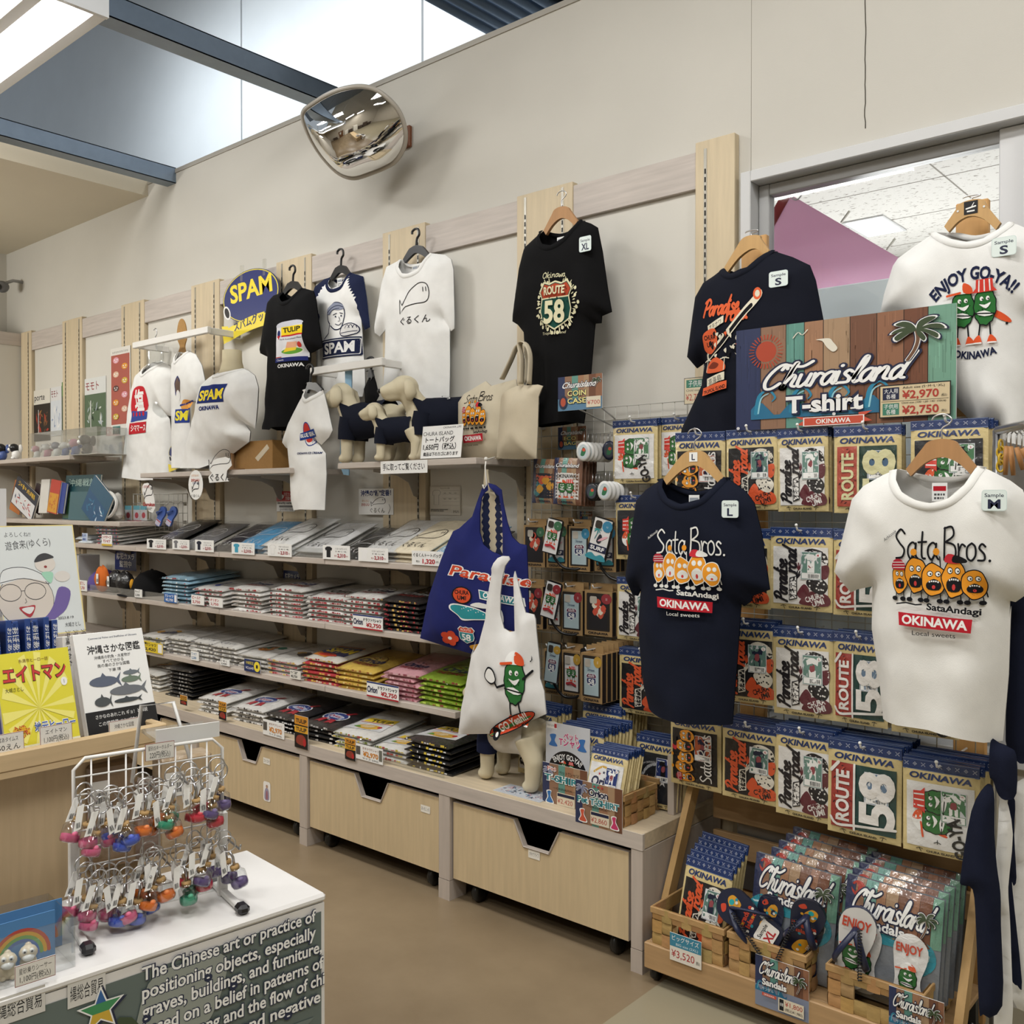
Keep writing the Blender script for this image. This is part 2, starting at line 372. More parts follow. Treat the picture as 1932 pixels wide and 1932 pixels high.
# stroke alphabet for hand lettering: x-height 1, letters as lists of strokes
STK={
 'a':(0.95,[[(0.78,0.85),(0.5,1.0),(0.15,0.75),(0.1,0.3),(0.35,0.0),(0.62,0.25),(0.8,0.95)],[(0.8,0.95),(0.74,0.3),(0.95,0.02)]]),
 'b':(0.9,[[(0.2,1.8),(0.12,0.1)],[(0.15,0.6),(0.5,0.95),(0.8,0.6),(0.55,0.05),(0.12,0.1)]]),
 'C':(1.5,[[(1.35,1.55),(1.2,1.9),(0.75,1.85),(0.3,1.3),(0.12,0.6),(0.35,0.05),(0.8,0.02),(1.25,0.4)],[(1.0,1.5),(1.2,1.85),(1.7,1.75),(2.4,1.65),(2.95,2.0)]]),
 'd':(1.0,[[(0.75,0.8),(0.45,1.0),(0.12,0.6),(0.2,0.08),(0.5,0.08),(0.78,0.7)],[(1.05,2.0),(0.8,0.9),(0.76,0.15),(1.0,0.05)]]),
 'e':(0.85,[[(0.12,0.48),(0.6,0.62),(0.62,0.92),(0.38,1.0),(0.12,0.6),(0.2,0.1),(0.5,0.0),(0.85,0.25)]]),
 'g':(0.95,[[(0.78,0.85),(0.45,1.0),(0.12,0.6),(0.3,0.1),(0.6,0.25),(0.8,0.95)],[(0.8,0.95),(0.75,-0.3),(0.45,-0.6),(0.15,-0.4)]]),
 'h':(1.0,[[(0.1,0.0),(0.32,1.3),(0.5,1.95),(0.3,1.9),(0.2,0.9),(0.1,0.0)],[(0.16,0.4),(0.5,0.98),(0.72,0.8),(0.66,0.2),(0.95,0.04)]]),
 'i':(0.45,[[(0.1,0.95),(0.16,0.1),(0.4,0.05)],[(0.16,1.38),(0.18,1.42)]]),
 'k':(0.9,[[(0.25,1.8),(0.1,0.0)],[(0.75,1.0),(0.2,0.5),(0.8,0.0)]]),
 'l':(0.55,[[(0.1,0.3),(0.5,1.4),(0.5,1.95),(0.28,1.8),(0.16,0.5),(0.3,0.02),(0.55,0.12)]]),
 'n':(1.0,[[(0.15,0.98),(0.12,0.0)],[(0.14,0.5),(0.5,1.0),(0.72,0.8),(0.68,0.2),(0.95,0.04)]]),
 'o':(0.95,[[(0.5,1.0),(0.15,0.75),(0.15,0.2),(0.5,0.0),(0.82,0.3),(0.78,0.8),(0.5,1.0)]]),
 'r':(0.75,[[(0.12,0.98),(0.18,0.5),(0.12,0.0)],[(0.16,0.5),(0.42,0.95),(0.72,0.85)]]),
 's':(0.75,[[(0.62,0.85),(0.35,1.0),(0.16,0.75),(0.55,0.4),(0.55,0.08),(0.08,0.05)]]),
 't':(0.75,[[(0.4,1.6),(0.32,0.2),(0.6,0.02)],[(0.05,0.98),(0.72,1.02)]]),
 'u':(1.0,[[(0.12,0.98),(0.14,0.2),(0.4,0.0),(0.72,0.4),(0.8,0.98)],[(0.8,0.98),(0.74,0.15),(1.0,0.05)]]),
 'w':(1.2,[[(0.1,0.98),(0.3,0.02),(0.58,0.75),(0.85,0.02),(1.1,1.0)]]),
 'S':(1.2,[[(1.0,1.5),(0.6,1.75),(0.2,1.35),(0.5,0.95),(0.95,0.55),(0.75,0.1),(0.15,0.0)]]),
 'B':(1.3,[[(0.25,1.9),(0.15,0.0)],[(0.2,1.85),(0.85,1.95),(1.0,1.45),(0.3,1.05)],[(0.3,1.05),(1.1,0.85),(1.1,0.15),(0.15,0.02)]]),
 'A':(1.25,[[(0.1,0.0),(0.6,1.7),(1.1,0.0)],[(0.3,0.6),(0.95,0.6)]]),
 'P':(1.2,[[(0.5,1.9),(0.2,0.0)],[(0.1,1.6),(0.7,1.95),(1.2,1.5),(0.9,0.95),(0.4,0.85)]]),
 'O':(1.3,[[(0.7,1.8),(0.2,1.3),(0.2,0.4),(0.65,0.0),(1.1,0.5),(1.1,1.4),(0.7,1.8),(0.9,1.5)]]),
 ' ':(0.5,[]),
}
def script_word(A,t,x,y,xh,w,col,shear=0.0,out=None,width=None,arc=None,gap=0.0,bounce=0.0,thin=None):
    """lettering from strokes; xh = x-height, w = stroke weight in the same unit as x"""
    tot=sum(STK[c][0]+gap for c in t);kx=(width/(tot*xh))if width else 1.0
    lay=[(w+2*out[0],out[1])]if out else[]
    for ww,cc in lay+[(w,col)]:
        px=0.0;r=random.Random(4)
        for c in t:
            adv,st=STK[c];dy=r.uniform(-bounce,bounce)
            for q in st:
                pts=[]
                for a,b in catmull(q,5):
                    X=(px+a)*xh*kx+shear*b*xh;Y=(b+dy)*xh
                    if arc:
                        X-=tot*xh*kx/2;rr=arc+Y;th=X/arc;X,Y=rr*math.sin(th)+tot*xh*kx/2,rr*math.cos(th)-arc
                    pts.append((x+X,y+Y))
                A.line(pts,ww,cc)
            px+=adv+gap
    return A
# ================================================================== THE SETTING
WY=3.10                      # shop face of the long wall
PF=3.066                     # front face of posts
WTOP=P(797,122.7,y=WY).z
WALLC,PANELC,POSTC,HEADC,SHELFC=hexc('c9c6be'),hexc('d0cdc5'),hexc('cbbb9e'),hexc('bdb4ad'),hexc('b9afa6')
XL=-7.95
FTX=P(1190,1894,z=0).x
struct(MB().box((XL-0.2,-3.6,-0.06),(FTX,WY+2.6,0),WHITE,'floor').build('floor'))
mm,nt_,b_=newmat('light_tile');b_.inputs['Base Color'].default_value=(0.30,0.262,0.18,1);b_.inputs['Roughness'].default_value=0.3;MATS['ltile']=mm
struct(MB().box((FTX,-3.6,-0.06),(4.2,WY+4.0,0),WHITE,'ltile').build('floor_tile'))
wx0,wx1=P(1421,345,y=WY).x,P(1952,300,y=WY).x
wz1,wz0=P(1421,345,y=WY).z,0.75
w=MB()
w.box((XL-0.15,WY,0),(wx0,WY+0.1,WTOP),WALLC,'paint');w.box((wx1,WY,0),(4.2,WY+0.1,WTOP),WALLC,'paint')
w.box((wx0,WY,0),(wx1,WY+0.1,wz0),WALLC,'paint');w.box((wx0,WY,wz1),(wx1,WY+0.1,WTOP),WALLC,'paint')
struct(w.build('wall_back'))
struct(MB().box((XL-0.15,WY-0.006,WTOP-0.012),(4.2,WY+0.11,WTOP+0.012),hexc('a9a59c'),'enamel').build('trim_1'))
# joint line in the plaster
jx=P(1632,250,y=WY).x
jl=MB();r_=random.Random(2);pts=[(jx+r_.uniform(-.0016,.0016),WY-0.0005,wz1+0.09+k*(WTOP-wz1-.1)/40)for k in range(41)]
jl.tube(pts,0.0016,hexc('4a463e'),'paint',n=4);jl.tube([(P(1417,300,y=WY).x,WY,wz1),(P(1417,300,y=WY).x,WY,WTOP)],0.0008,hexc('8d877c'),'paint',n=4)
struct(jl.build('wall_joint_line'))
struct(MB().box((XL-0.15,-3.6,0),(XL,WY,4.2),WALLC,'paint').build('wall_left'))
sb=P(279.5,370,y=WY)
struct(MB().box((XL-0.1,-3.6,sb.z),(sb.x,WY,sb.z+0.2),hexc('cbc2ae'),'paint').build('ceiling_bulkhead'))
# warehouse wall beyond the partition, with panel joints
UY=5.2
u_=MB();seams=[P(455.5,150,y=UY).x,P(797,80,y=UY).x];dx=seams[1]-seams[0]
xs=sorted([seams[0]-9]+seams+[seams[1]+dx*k for k in range(1,4)])
for a,b in zip(xs,xs[1:]):u_.box((a+0.012,UY,0),(b-0.012,UY+0.08,9.0),hexc('d3d6d8'),'paint')
u_.box((xs[0],UY+0.05,0),(xs[-1],UY+0.1,9.0),hexc('3a3c40'),'paint')
struct(u_.build('wall_upper'))
struct(MB().box((-17,-3.7,9.0),(4.3,UY+0.2,9.1),hexc('6a6e72'),'paint').build('ceiling_roof'))
struct(MB().box((XL-0.2,-3.7,0),(4.3,-3.6,9.0),hexc('b8b0a2'),'paint').build('wall_front'))
struct(MB().box((4.2,-3.6,0),(4.3,UY,9.0),hexc('b8b0a2'),'paint').build('wall_right'))
for k,(u,v)in enumerate(((400,107),(150,296))):
    p=P(u,v,z=WTOP-0.075);b=MB()
    b.box((p.x-0.10,-3.0,p.z),(p.x,WY,p.z+0.004),hexc('8b97a3'),'dullmetal');b.box((p.x-0.005,-3.0,p.z),(p.x,WY,p.z+0.095),hexc('8b9cb0'),'dullmetal')  # side web tinted bluer than the underside, blue light put into its colour
    b.box((p.x-0.10,-3.0,p.z+0.09),(p.x,WY,p.z+0.095),hexc('8b97a3'),'dullmetal')
    struct(b.build('ceiling_beam'))
d=MB();q=P(880,30,z=4.3)
for k in range(6):d.tube([(q.x+0.09*k,WY+0.15,4.3),(q.x+0.09*k,UY,4.3)],0.036,hexc('77879a'),'dullmetal',n=10)
d.box((q.x+0.4,WY+0.1,4.36),(q.x+2.6,UY,4.4),hexc('2b2e31'),'paint')
struct(d.build('ceiling_deck'))
# brown door and cabinets on the far side of the shop, caught in the mirror
dr=MB().box((-5.6,-3.6,0),(-4.2,-3.54,2.2),hexc('6b4a30'),'wood',0.01).box((-5.3,-3.55,1.2),(-4.9,-3.53,1.9),hexc('cfd3d2'),'gloss')
struct(dr.build('door_1'))
lw=MB();r_=random.Random(5)
for k in range(9):lw.box((-7.0+k*1.15,-3.58,0.0),(-6.1+k*1.15,-3.2,0.9+0.5*(k%2)),r_.choice([hexc('7a5a3e'),hexc('e0dcd2'),hexc('4b4038')]),'wood',0.01)if not 1<=k<=2 else None
struct(lw.build('wall_front_panelling'))
# fluorescent fitting, top left
def lamp_fitting():
    a,b,c=P(0,178,z=3.30),P(201,35,z=3.30),P(150,8,z=3.30)
    ax=(a-b).normalized();wv=(c-b);wv-=ax*wv.dot(ax);W=wv.length;wv.normalize();L=1.3
    t=thing('fluorescent_light','white trough fluorescent light hung near the ceiling, its tube glowing','ceiling light',b)
    f=lambda s,q,z:Vector(ax)*s+wv*q+Vector((0,0,z))
    m=MB();W2=0.26
    prof=[(0.0,0.0),(0.045,0.0),(0.06,0.05),(0.20,0.05),(0.215,0.0),(0.26,0.0),(0.26,0.075),(0.0,0.075)]
    m.prism([f(0,q,z)for q,z in prof],Vector(ax)*L,hexc('e9ebec'),'enamel')
    m.prism([f(-0.02,q,z)for q,z in((0,-0.005),(0.26,-0.005),(0.26,0.08),(0,0.08))],Vector(ax)*0.02,hexc('dfe3e8'),'enamel')
    m.build('housing',t)
    MB().tube([f(0.06,0.13,0.018),f(L,0.13,0.018)],0.04,WHITE,'lamp',n=12).build('tube',t)
    for s in(0.25,1.1):MB().tube([f(s,0.13,0.07),f(s,0.13,2.9)],0.006,hexc('8a8a8a'),'metal',n=6).build('hanger_rod',t)
lamp_fitting()
# ------------------------------------------------------------------ shelving wall: posts with slotted channels, header boards, panels
HT=P(587.6,479,y=PF).z;HB=P(722,499.6,y=PF).z
posts=[(1311,1385,(1330,)),(975,1080,(991,1061)),(722,802,(735,789)),(521.6,587.6,(532.5,576)),(361,414,(369,404.5)),(229,272,(235,264)),(118,154.5,(124,149.6)),(40,59,(53.6,))]
PX=[]
for k,(a,b,sl)in enumerate(posts):
    xa,xb=P(a,700,y=PF).x,P(b,700,y=PF).x;PX.append((xa,xb))
    m=MB().box((xa,PF,0.02),(xb,WY,HT+(0.004 if k else 0.02)),POSTC,'wood',0.002)
    for s in sl:
        x=P(s,700,y=PF).x
        m.box((x-0.006,PF-0.0015,0.5),(x+0.006,PF+0.001,HT-0.01),hexc('a8a49a'),'dullmetal')
        for j in range(int((HT-0.6)/0.03)):m.box((x-0.0022,PF-0.003,0.55+j*0.03),(x+0.0022,PF-0.001,0.568+j*0.03),hexc('1d1c1a'),'paint')
    struct(m.build('trim_post'))
for k in range(len(PX)-1):
    m=MB().box((PX[k+1][1],PF+0.004,HB),(PX[k][0],WY,HT-0.012),HEADC,'woodx',0.002)
    struct(m.build('trim_header'))
    m=MB().box((PX[k+1][1]+0.012,WY-0.012,0.03),(PX[k][0]-0.012,WY,HB+0.005),PANELC,'paint')
    struct(m.build('wall_panel'))
# the corner return on the left wall
xq=PX[-1][0]-0.02
struct(MB().box((xq-0.03,1.0,0.02),(xq,WY,HT),PANELC,'paint').build('wall_left_panel'))
struct(MB().box((xq-0.02,1.0,HB+0.05),(xq+0.012,WY,HT),HEADC,'woody',0.002).build('trim_header_left'))
# ------------------------------------------------------------------ shelves
def bracket(parent,x,y0,y1,z,base):
    m=MB();X,Y,Z=base
    pr=[(y1,z-0.002),(y0,z-0.002),(y0,z-0.016),(y1-0.13,z-0.03),(y1-0.06,z-0.06),(y1-0.03,z-0.12),(y1,z-0.13)]
    m.prism([(x-0.0015-X,a-Y,b-Z)for a,b in pr],(0.003,0,0),hexc('aaa49b'),'enamel');m.build('bracket',parent)
def shelf(label,x0,x1,y0,z,xb,th=0.026,name='wall_shelf',lip=None):
    """z = top surface"""
    base=((x0+x1)/2,WY-0.035,z)
    t=thing(name,label,'shelf',base)
    MB().box((x0-base[0],y0-base[1],-th),(x1-base[0],0,0),SHELFC,'woodx',0.002).build('board',t)
    for x in xb:bracket(t,x,y0+0.06,WY-0.035,z-th,base)
    if lip:
        for a,b in lip:MB().box((a-base[0],y0-0.004-base[1],-0.004),(b-base[0],y0-0.001-base[1],0.05),WHITE,'clear').build('clear_lip',t)
    return t
slots=[P(s,700,y=PF).x for p in posts for s in p[2]]
def inx(a,b):return[x for x in slots if a<x<b]
TY=2.733;LY=2.70
zt=P(898,863,y=TY).z;ax0,ax1=P(637,878,y=TY).x,P(898,866,y=TY).x
shelf('upper display shelf with the dog mannequins and canvas totes',ax0,ax1,TY,zt,inx(ax0,ax1));ZT1=zt;AX1=ax1
zt2=P(264.5,893,y=TY).z;bx0,bx1=P(264.5,893,y=TY).x,P(546,890,y=TY).x
shelf('upper display shelf under the white mannequin shirts',bx0,bx1,TY,zt2,inx(bx0,bx1));ZT2=zt2
zt3=P(131,859,y=TY).z;cx1=P(131,859,y=TY).x
shelf('upper display shelf holding the clear case of small lion figures',-7.72,cx1,TY,zt3,inx(-7.72,cx1));ZT3=zt3
Z4=P(225,985,y=LY).z;dx1=P(225,985,y=LY).x
shelf('book shelf below the figure shelf, full of leaning books',-7.72,dx1,LY,Z4,inx(-7.72,dx1));ZBOOK=Z4
SX0,SX1=-6.0,-2.63
Z1=P(837,1068,y=LY).z;Z2=0.95;Z3=P(868,1346,y=LY).z
jo=[PX[4][0]+0.02,PX[3][0]+0.02,PX[2][0]+0.02]
def run(z,y0,names,x0,x1):
    e=[x0]+[j for j in jo if x0+.2<j<x1]+[x1]
    for k,(a,b)in enumerate(zip(e,e[1:])):
        shelf(names[k%len(names)],a+0.0015,b-0.0015,y0,z,inx(a,b))
run(Z1,LY,['left board of the long shelf at eye level, red and white shirts on it','second board of the long shelf at eye level, black to blue shirts on it','third board of the long shelf at eye level, white shirts on it','right board of the long shelf at eye level, totes on its end'],SX0,SX1)
run(Z2,LY,['left board of the second long shelf, caps on it','second board of the second long shelf, light blue shirts on it','third board of the second long shelf, white beer shirts on it','right board of the second long shelf, beside the navy eco bag'],-6.55,SX1)
run(Z3,LY,['left board of the third long shelf behind the books','second board of the third long shelf, white bagged shirts on it','third board of the third long shelf, yellow shirts on it','right board of the third long shelf, pink and green shirts on it'],-6.55,SX1)
# ------------------------------------------------------------------ low platform with rolling drawers
CF=2.542;ZC=P(1210.2,1573.7,y=CF).z
legs=[(P(827.4,1600,y=CF).x,P(848,1600,y=CF).x),(P(564.7,1500,y=CF).x,P(579,1500,y=CF).x),(P(1190,1700,y=CF).x,P(1212,1700,y=CF).x)]
CX1=legs[2][1];CX0=-6.0
t=thing('display_platform','long low pale wood platform under the shelves with drawers below','display platform',((CX0+CX1)/2,2.8,0))
bx=((CX0+CX1)/2,2.8)
MB().box((CX0-bx[0],CF-bx[1],ZC-0.052),(CX1-bx[0],WY-0.04-bx[1],ZC),hexc('c4b49a'),'woodx',0.002).box((CX0-bx[0],CF-0.002-bx[1],ZC-0.053),(CX1+0.002-bx[0],CF+0.01-bx[1],ZC-0.001),SHELFC,'woodx').build('top',t)
for a,b in legs+[(-4.325,-4.265),(-5.19,-5.13)]:
    MB().box((a-bx[0],CF-bx[1],0.075),(b-bx[0],WY-0.05-bx[1],ZC-0.054),hexc('b5aaa0'),'wood',0.002).box((a-bx[0],CF-bx[1],0),(b-bx[0],CF+0.09-bx[1],0.074),hexc('b5aaa0'),'wood').build('divider',t)
MB().box((CX1-0.045-bx[0],2.763-bx[1],ZC),(CX1-0.02-bx[0],WY-0.04-bx[1],ZC+0.2),hexc('b9aea4'),'wood',0.001).build('end_panel',t)
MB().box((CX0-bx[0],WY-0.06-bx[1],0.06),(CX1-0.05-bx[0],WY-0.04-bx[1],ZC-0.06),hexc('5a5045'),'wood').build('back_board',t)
def drawer(label,x0,x1,nx0,nx1,card,sticker=False):
    W=x1-x0;base=(x0,CF+0.012,0);t=thing('rolling_drawer',label,'drawer',base)
    zb,zt=0.085,ZC-0.075;nz=0.085
    pts=[(0,0,zb),(W,0,zb),(W,0,zt),(nx1,0,zt),(nx1-0.045,0,zt-nz),(nx0+0.045,0,zt-nz),(nx0,0,zt),(0,0,zt)]
    MB().prism(pts,(0,0.02,0),hexc('c6b28f'),'wood',side=hexc('b9aea4')).build('front_panel',t)
    m=MB();m.tube([(nx0,-0.001,zt),(nx0+0.045,-0.001,zt-nz),(nx1-0.045,-0.001,zt-nz),(nx1,-0.001,zt)],0.004,hexc('aaa097'),'gloss',n=6,sm=False)
    m.build('handle_edge',t)
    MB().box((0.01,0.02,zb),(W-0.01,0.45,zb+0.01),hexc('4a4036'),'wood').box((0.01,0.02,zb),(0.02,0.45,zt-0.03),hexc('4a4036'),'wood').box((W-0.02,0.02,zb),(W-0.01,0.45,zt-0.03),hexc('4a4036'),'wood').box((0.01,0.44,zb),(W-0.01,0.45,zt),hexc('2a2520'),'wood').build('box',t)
    for x in(0.08,W-0.08):
        for y in(0.06,0.38):MB().lathe([(0.012,-0.012),(0.036,-0.011),(0.038,0),(0.036,0.011),(0.012,0.012)],(x,y,0.038),14,hexc('1c1c1c'),'gloss',ax=(1,0,0)).box((x-0.014,y-0.02,0.06),(x+0.014,y+0.02,0.084),hexc('333333'),'dullmetal').build('caster',t)
    cxx,cz,tx=card
    A=Art().rect(0,0,0.052,0.028,hexc('e4e0d6')); 
    if tx:A.text(tx,0.026,0.009,0.011,INK,w=0.042)
    m=MB().art(A,XZ((cxx,-0.001,cz)));m.build('label_card',t)
    if sticker:
        A=Art().rrect(0,0,0.055,0.09,0.012,hexc('ece9e4')).blob([(0.012,0.008),(0.043,0.008),(0.045,0.04),(0.035,0.06),(0.02,0.06),(0.01,0.04)],hexc('9a93a8')).circ(0.028,0.068,0.008,hexc('b08d76')).blob([(0.022,0.012),(0.034,0.012),(0.032,0.045),(0.024,0.045)],hexc('a0646a'))
        MB().art(A,XZ((cxx-0.0,-0.001,cz-0.17))).build('sticker',t)
X_=lambda u:P(u,1600,y=CF).x+0.006
drawer('large rolling drawer nearest the camera, under the seated pet shirt packs',X_(849),X_(1183)-0.008,X_(963)-X_(848.5),X_(1048)-X_(848.5),(X_(990)-X_(848.5),0.255,'オキナワライフ'))
drawer('middle rolling drawer with two small paper labels',X_(579),X_(825)-0.01,X_(664)-X_(579),X_(727)-X_(579),(X_(788)-X_(579),0.30,'あっちこっち'))
dd=legs[1][0]
drawer('left rolling drawer with an oval photo sticker',dd-0.83,dd-0.008,X_(444)-dd+0.83,X_(489)-dd+0.83,(X_(492)-dd+0.83,0.30,'コトコト'),True)
drawer('rolling drawer furthest along, half hidden by the key ring rack',dd-1.69,dd-0.915,0.3,0.5,(0.6,0.3,''))
# ------------------------------------------------------------------ window to the next room
f=MB();AL=hexc('c9cacb')
e=0.035
for a,b in(((wx0-e,WY-0.03,wz0-e),(wx0+0.004,WY+0.104,wz1+e)),((wx1-0.004,WY-0.03,wz0-e),(wx1+e,WY+0.104,wz1+e)),((wx0+0.004,WY-0.03,wz1-0.004),(wx1-0.004,WY+0.104,wz1+e)),((wx0+0.004,WY-0.03,wz0-e),(wx1-0.004,WY+0.104,wz0+0.004))):f.box(a,b,AL,'enamel',0.003)
i2=0.045
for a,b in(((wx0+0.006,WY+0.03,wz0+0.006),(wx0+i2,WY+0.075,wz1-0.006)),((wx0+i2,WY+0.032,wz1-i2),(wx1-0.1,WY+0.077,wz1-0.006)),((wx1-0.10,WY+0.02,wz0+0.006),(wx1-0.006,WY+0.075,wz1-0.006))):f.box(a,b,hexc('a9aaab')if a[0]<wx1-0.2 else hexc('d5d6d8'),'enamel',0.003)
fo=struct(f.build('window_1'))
gp=MB().box((wx0+i2,WY+0.055,wz0),(wx1-0.1,WY+0.059,wz1-i2),WHITE,'pane').build('window_pane',fo)
RC=2.78
struct(MB().box((-3.2,WY+0.106,RC),(3.4,UY-0.05,RC+0.05),WHITE,'tile').build('ceiling_next_room'))
g=MB()
for k in range(5):g.box((-3.0+k*0.91,WY+0.12,RC-0.001),(-2.994+k*0.91,UY-0.05,RC),hexc('8f8a82'),'paint')
for k in range(4):g.box((-3.2,3.5+k*0.46,RC-0.001),(3.4,3.505+k*0.46,RC),hexc('8f8a82'),'paint')
struct(g.build('ceiling_joint_lines'))
struct(MB().box((-3.2,UY-0.1,0),(3.4,UY-0.05,RC),hexc('cfcbc4'),'paint').build('wall_next_room'))
for k in(0,):
    p=P(1650,428,z=RC-0.004)
    t=thing('ceiling_panel_light','square white panel light in the ceiling of the room behind the window','ceiling light',(p.x,p.y,RC-0.004))
    MB().box((-0.08,-0.14,-0.004),(0.08,0.14,0.002),WHITE,'panel_lamp').build('diffuser',t)
    MB().box((-0.095,-0.155,-0.002),(0.095,0.155,0.003),hexc('d0d0d0'),'enamel').build('rim',t)
# pink banner hung aslant in the next room
BY=3.42
c=[P(1478,362,y=BY),P(1700,489,y=BY),P(1720,520,y=BY),P(1430,560,y=BY),P(1425,470,y=BY)]
t=thing('hanging_banner','pink cloth banner hung aslant behind the window, crimson along its short edge','banner',c[0])
loc=[q-c[0]for q in c]
mx_=P(1450,425,y=BY)-c[0];e2=P(1493,368,y=BY)-c[0];e3=P(1463,432,y=BY)-c[0]
m=MB();m.prism([e2,loc[1],loc[2],loc[3],loc[4]],(0,0.004,0),hexc('e6c3d8'),'thin_cloth');m.build('cloth',t)
m=MB();m.prism([loc[0]+Vector((0,-0.003,0)),e2+Vector((0,-0.003,0)),loc[4]+Vector((0.03,-0.003,0.0)),loc[4]+Vector((-0.02,-0.003,0))],(0,0.008,0),hexc('a02434'),'thin_cloth');m.build('edge_band',t)
for u,v in((1597,408),(1683,460)):
    a,b=P(u-10,v+12,y=BY)-c[0],P(u+6,v-10,y=BY)-c[0]
    MB().tube([a,b],0.008,hexc('e8e4da'),'cloth',n=6,flat=(1,0.4)).build('loop',t)
rc=P(1503,362,y=BY)-c[0]
MB().tube([rc+Vector((0.022*math.cos(w),0,0.03*math.sin(w)))for w in[2*PI*k/20 for k in range(20)]],0.003,hexc('b9b9bb'),'metal',n=6,closed=True).build('ring',t)
MB().tube([rc+Vector((0,0,0.03)),Vector((rc.x,0,RC-c[0].z))],0.002,hexc('c9c9c9'),'metal',n=4).build('cord',t)
wb=P(1620,560,y=3.36)
t=thing('white_board','white board leaning behind the window under the pink banner','board',(wb.x,3.36,0.75))
MB().box((-0.75,0,0),(1.6,0.02,P(1600,536,y=3.36).z-0.75),hexc('dfe3e8'),'gloss',0.004).build('panel',t)
for x in(-0.7,1.5):MB().box((x,0.0,-0.75),(x+0.04,0.03,0),hexc('999999'),'enamel').build('foot',t)
# ------------------------------------------------------------------ convex mirror
def mirror():
    n=Vector((0.18,-0.74,-0.65)).normalized();c=P(668,250,y=WY-0.26)
    out=[(572,212),(590,196),(620,178),(650,167),(683,163),(712,171),(740,193),(757,218),(765,248),(763,275),(752,297),(735,312),(700,327),(668,336),(640,327),(612,300),(590,268),(575,235)]
    pl=[]
    for u,v in catmull(out,4,True):
        r=P(u,v,d=1)-CAM;t_=(c-CAM).dot(n)/r.dot(n);pl.append(CAM+r*t_-c)
    t=thing('convex_mirror','large convex security mirror on a wall bracket above the shirts','mirror',c)
    m=MB();vs=[];N=len(pl);K=12
    for k in range(K+1):
        s=1-k/K;h=0.15*(1-s*s)
        for p in pl:vs.append(p*s+n*h)
    m.add(vs,[(k*N+i,k*N+(i+1)%N,(k+1)*N+(i+1)%N,(k+1)*N+i)for k in range(K)for i in range(N)],WHITE,'mirror',True);m.build('dome',t)
    m=MB();m.tube([p+n*0.0 for p in pl],0.011,hexc('b3aea5'),'gloss',n=8,closed=True);m.build('rim',t)
    m=MB();vs=[p*s-n*h for s,h in((1,0.0),(0.9,0.03),(0.3,0.045))for p in pl]
    m.add(vs,[(k*N+i,k*N+(i+1)%N,(k+1)*N+(i+1)%N,(k+1)*N+i)for k in range(2)for i in range(N)],hexc('8f8a80'),'gloss',True);m.build('back_shell',t)
    w0=Vector((c.x+0.06,WY,c.z+0.03))-c
    m=MB().tube([-n*0.04,-n*0.10+Vector((0.02,0.0,0.02)),w0],0.016,hexc('5a4335'),'enamel',n=8);m.box(w0+Vector((-0.05,-0.02,-0.05)),w0+Vector((0.05,0,0.05)),hexc('7a4a30'),'wood',0.004);m.build('wall_bracket',t)
mirror()
sc_=P(4,541,y=WY-0.15)
t=thing('security_camera','small grey security camera high in the left corner','camera',sc_)
MB().ell((0,0,0),(0.05,0.05,0.045),hexc('6b6b6d'),'gloss').ell((0.03,-0.035,-0.01),(0.022,0.022,0.022),hexc('151517'),'gloss').build('body',t)
MB().tube([(0,0,0.02),(0,0.08,0.06),(0,0.15,0.06)],0.012,hexc('9a9a9a'),'enamel').build('arm',t)
# ================================================================== GARMENTS ON THE WALL
def mconst(name,c,rough=0.6,bump=0,bs=200,spec=0.35):
    m,nt,b=newmat(name);b.inputs['Base Color'].default_value=(*C(c),1);b.inputs['Roughness'].default_value=rough;b.inputs['Specular IOR Level'].default_value=spec
    if bump:
        tc=nd(nt,'ShaderNodeTexCoord');n2=nd(nt,'ShaderNodeTexNoise',i={'Scale':bs});nt.links.new(tc.outputs['Object'],n2.inputs['Vector'])
        bp=nd(nt,'ShaderNodeBump',i={'Strength':bump,'Distance':0.002});nt.links.new(n2.outputs['Fac'],bp.inputs['Height']);nt.links.new(bp.outputs[0],b.inputs['Normal'])
    MATS[name]=m
mconst('doll','cdc3a8',0.5,0.1,60);mconst('navycloth','161a2a',0.92,0.3,420,0.1);mconst('whitecloth','e2e0da',0.9,0.3,420,0.15)
def zm(ox,oy,s):return lambda*L:[(ox+a/s,oy+b/s)for a,b in L]
ZA,ZB,ZC_,ZD,ZE,ZG,ZH,ZI,ZJ,ZK,ZL,ZN=zm(0,550,3.864),zm(400,400,3.864),zm(860,340,3.864),zm(1280,340,2.963),zm(0,930,3.864),zm(480,880,3.864),zm(780,840,4.391),zm(800,1200,3.864),zm(1180,760,4.391),zm(1520,760,4.391),zm(1180,1180,2.569),zm(1600,1100,2.322)
def segdist(px,pz,E):
    best=9.0
    for(ax,az,bx,bz,dx,dz,l2)in E:
        t=((px-ax)*dx+(pz-az)*dz)/l2;t=0 if t<0 else 1 if t>1 else t
        qx,qz=px-ax-t*dx,pz-az-t*dz;q=qx*qx+qz*qz
        if q<best:best=q
    return math.sqrt(best)
def edges_of(poly,closed=True):
    n=len(poly);out=[]
    for i in range(n if closed else n-1):
        a,b=poly[i],poly[(i+1)%n];dx,dz=b[0]-a[0],b[1]-a[1];l2=dx*dx+dz*dz
        if l2>1e-10:out.append((a[0],a[1],b[0],b[1],dx,dz,l2))
    return out
def inside(p,poly):
    c=False;n=len(poly);x,z=p
    for i in range(n):
        x1,z1=poly[i];x2,z2=poly[(i+1)%n]
        if(z1>z)!=(z2>z)and x<(x2-x1)*(z-z1)/(z2-z1)+x1:c=not c
    return c
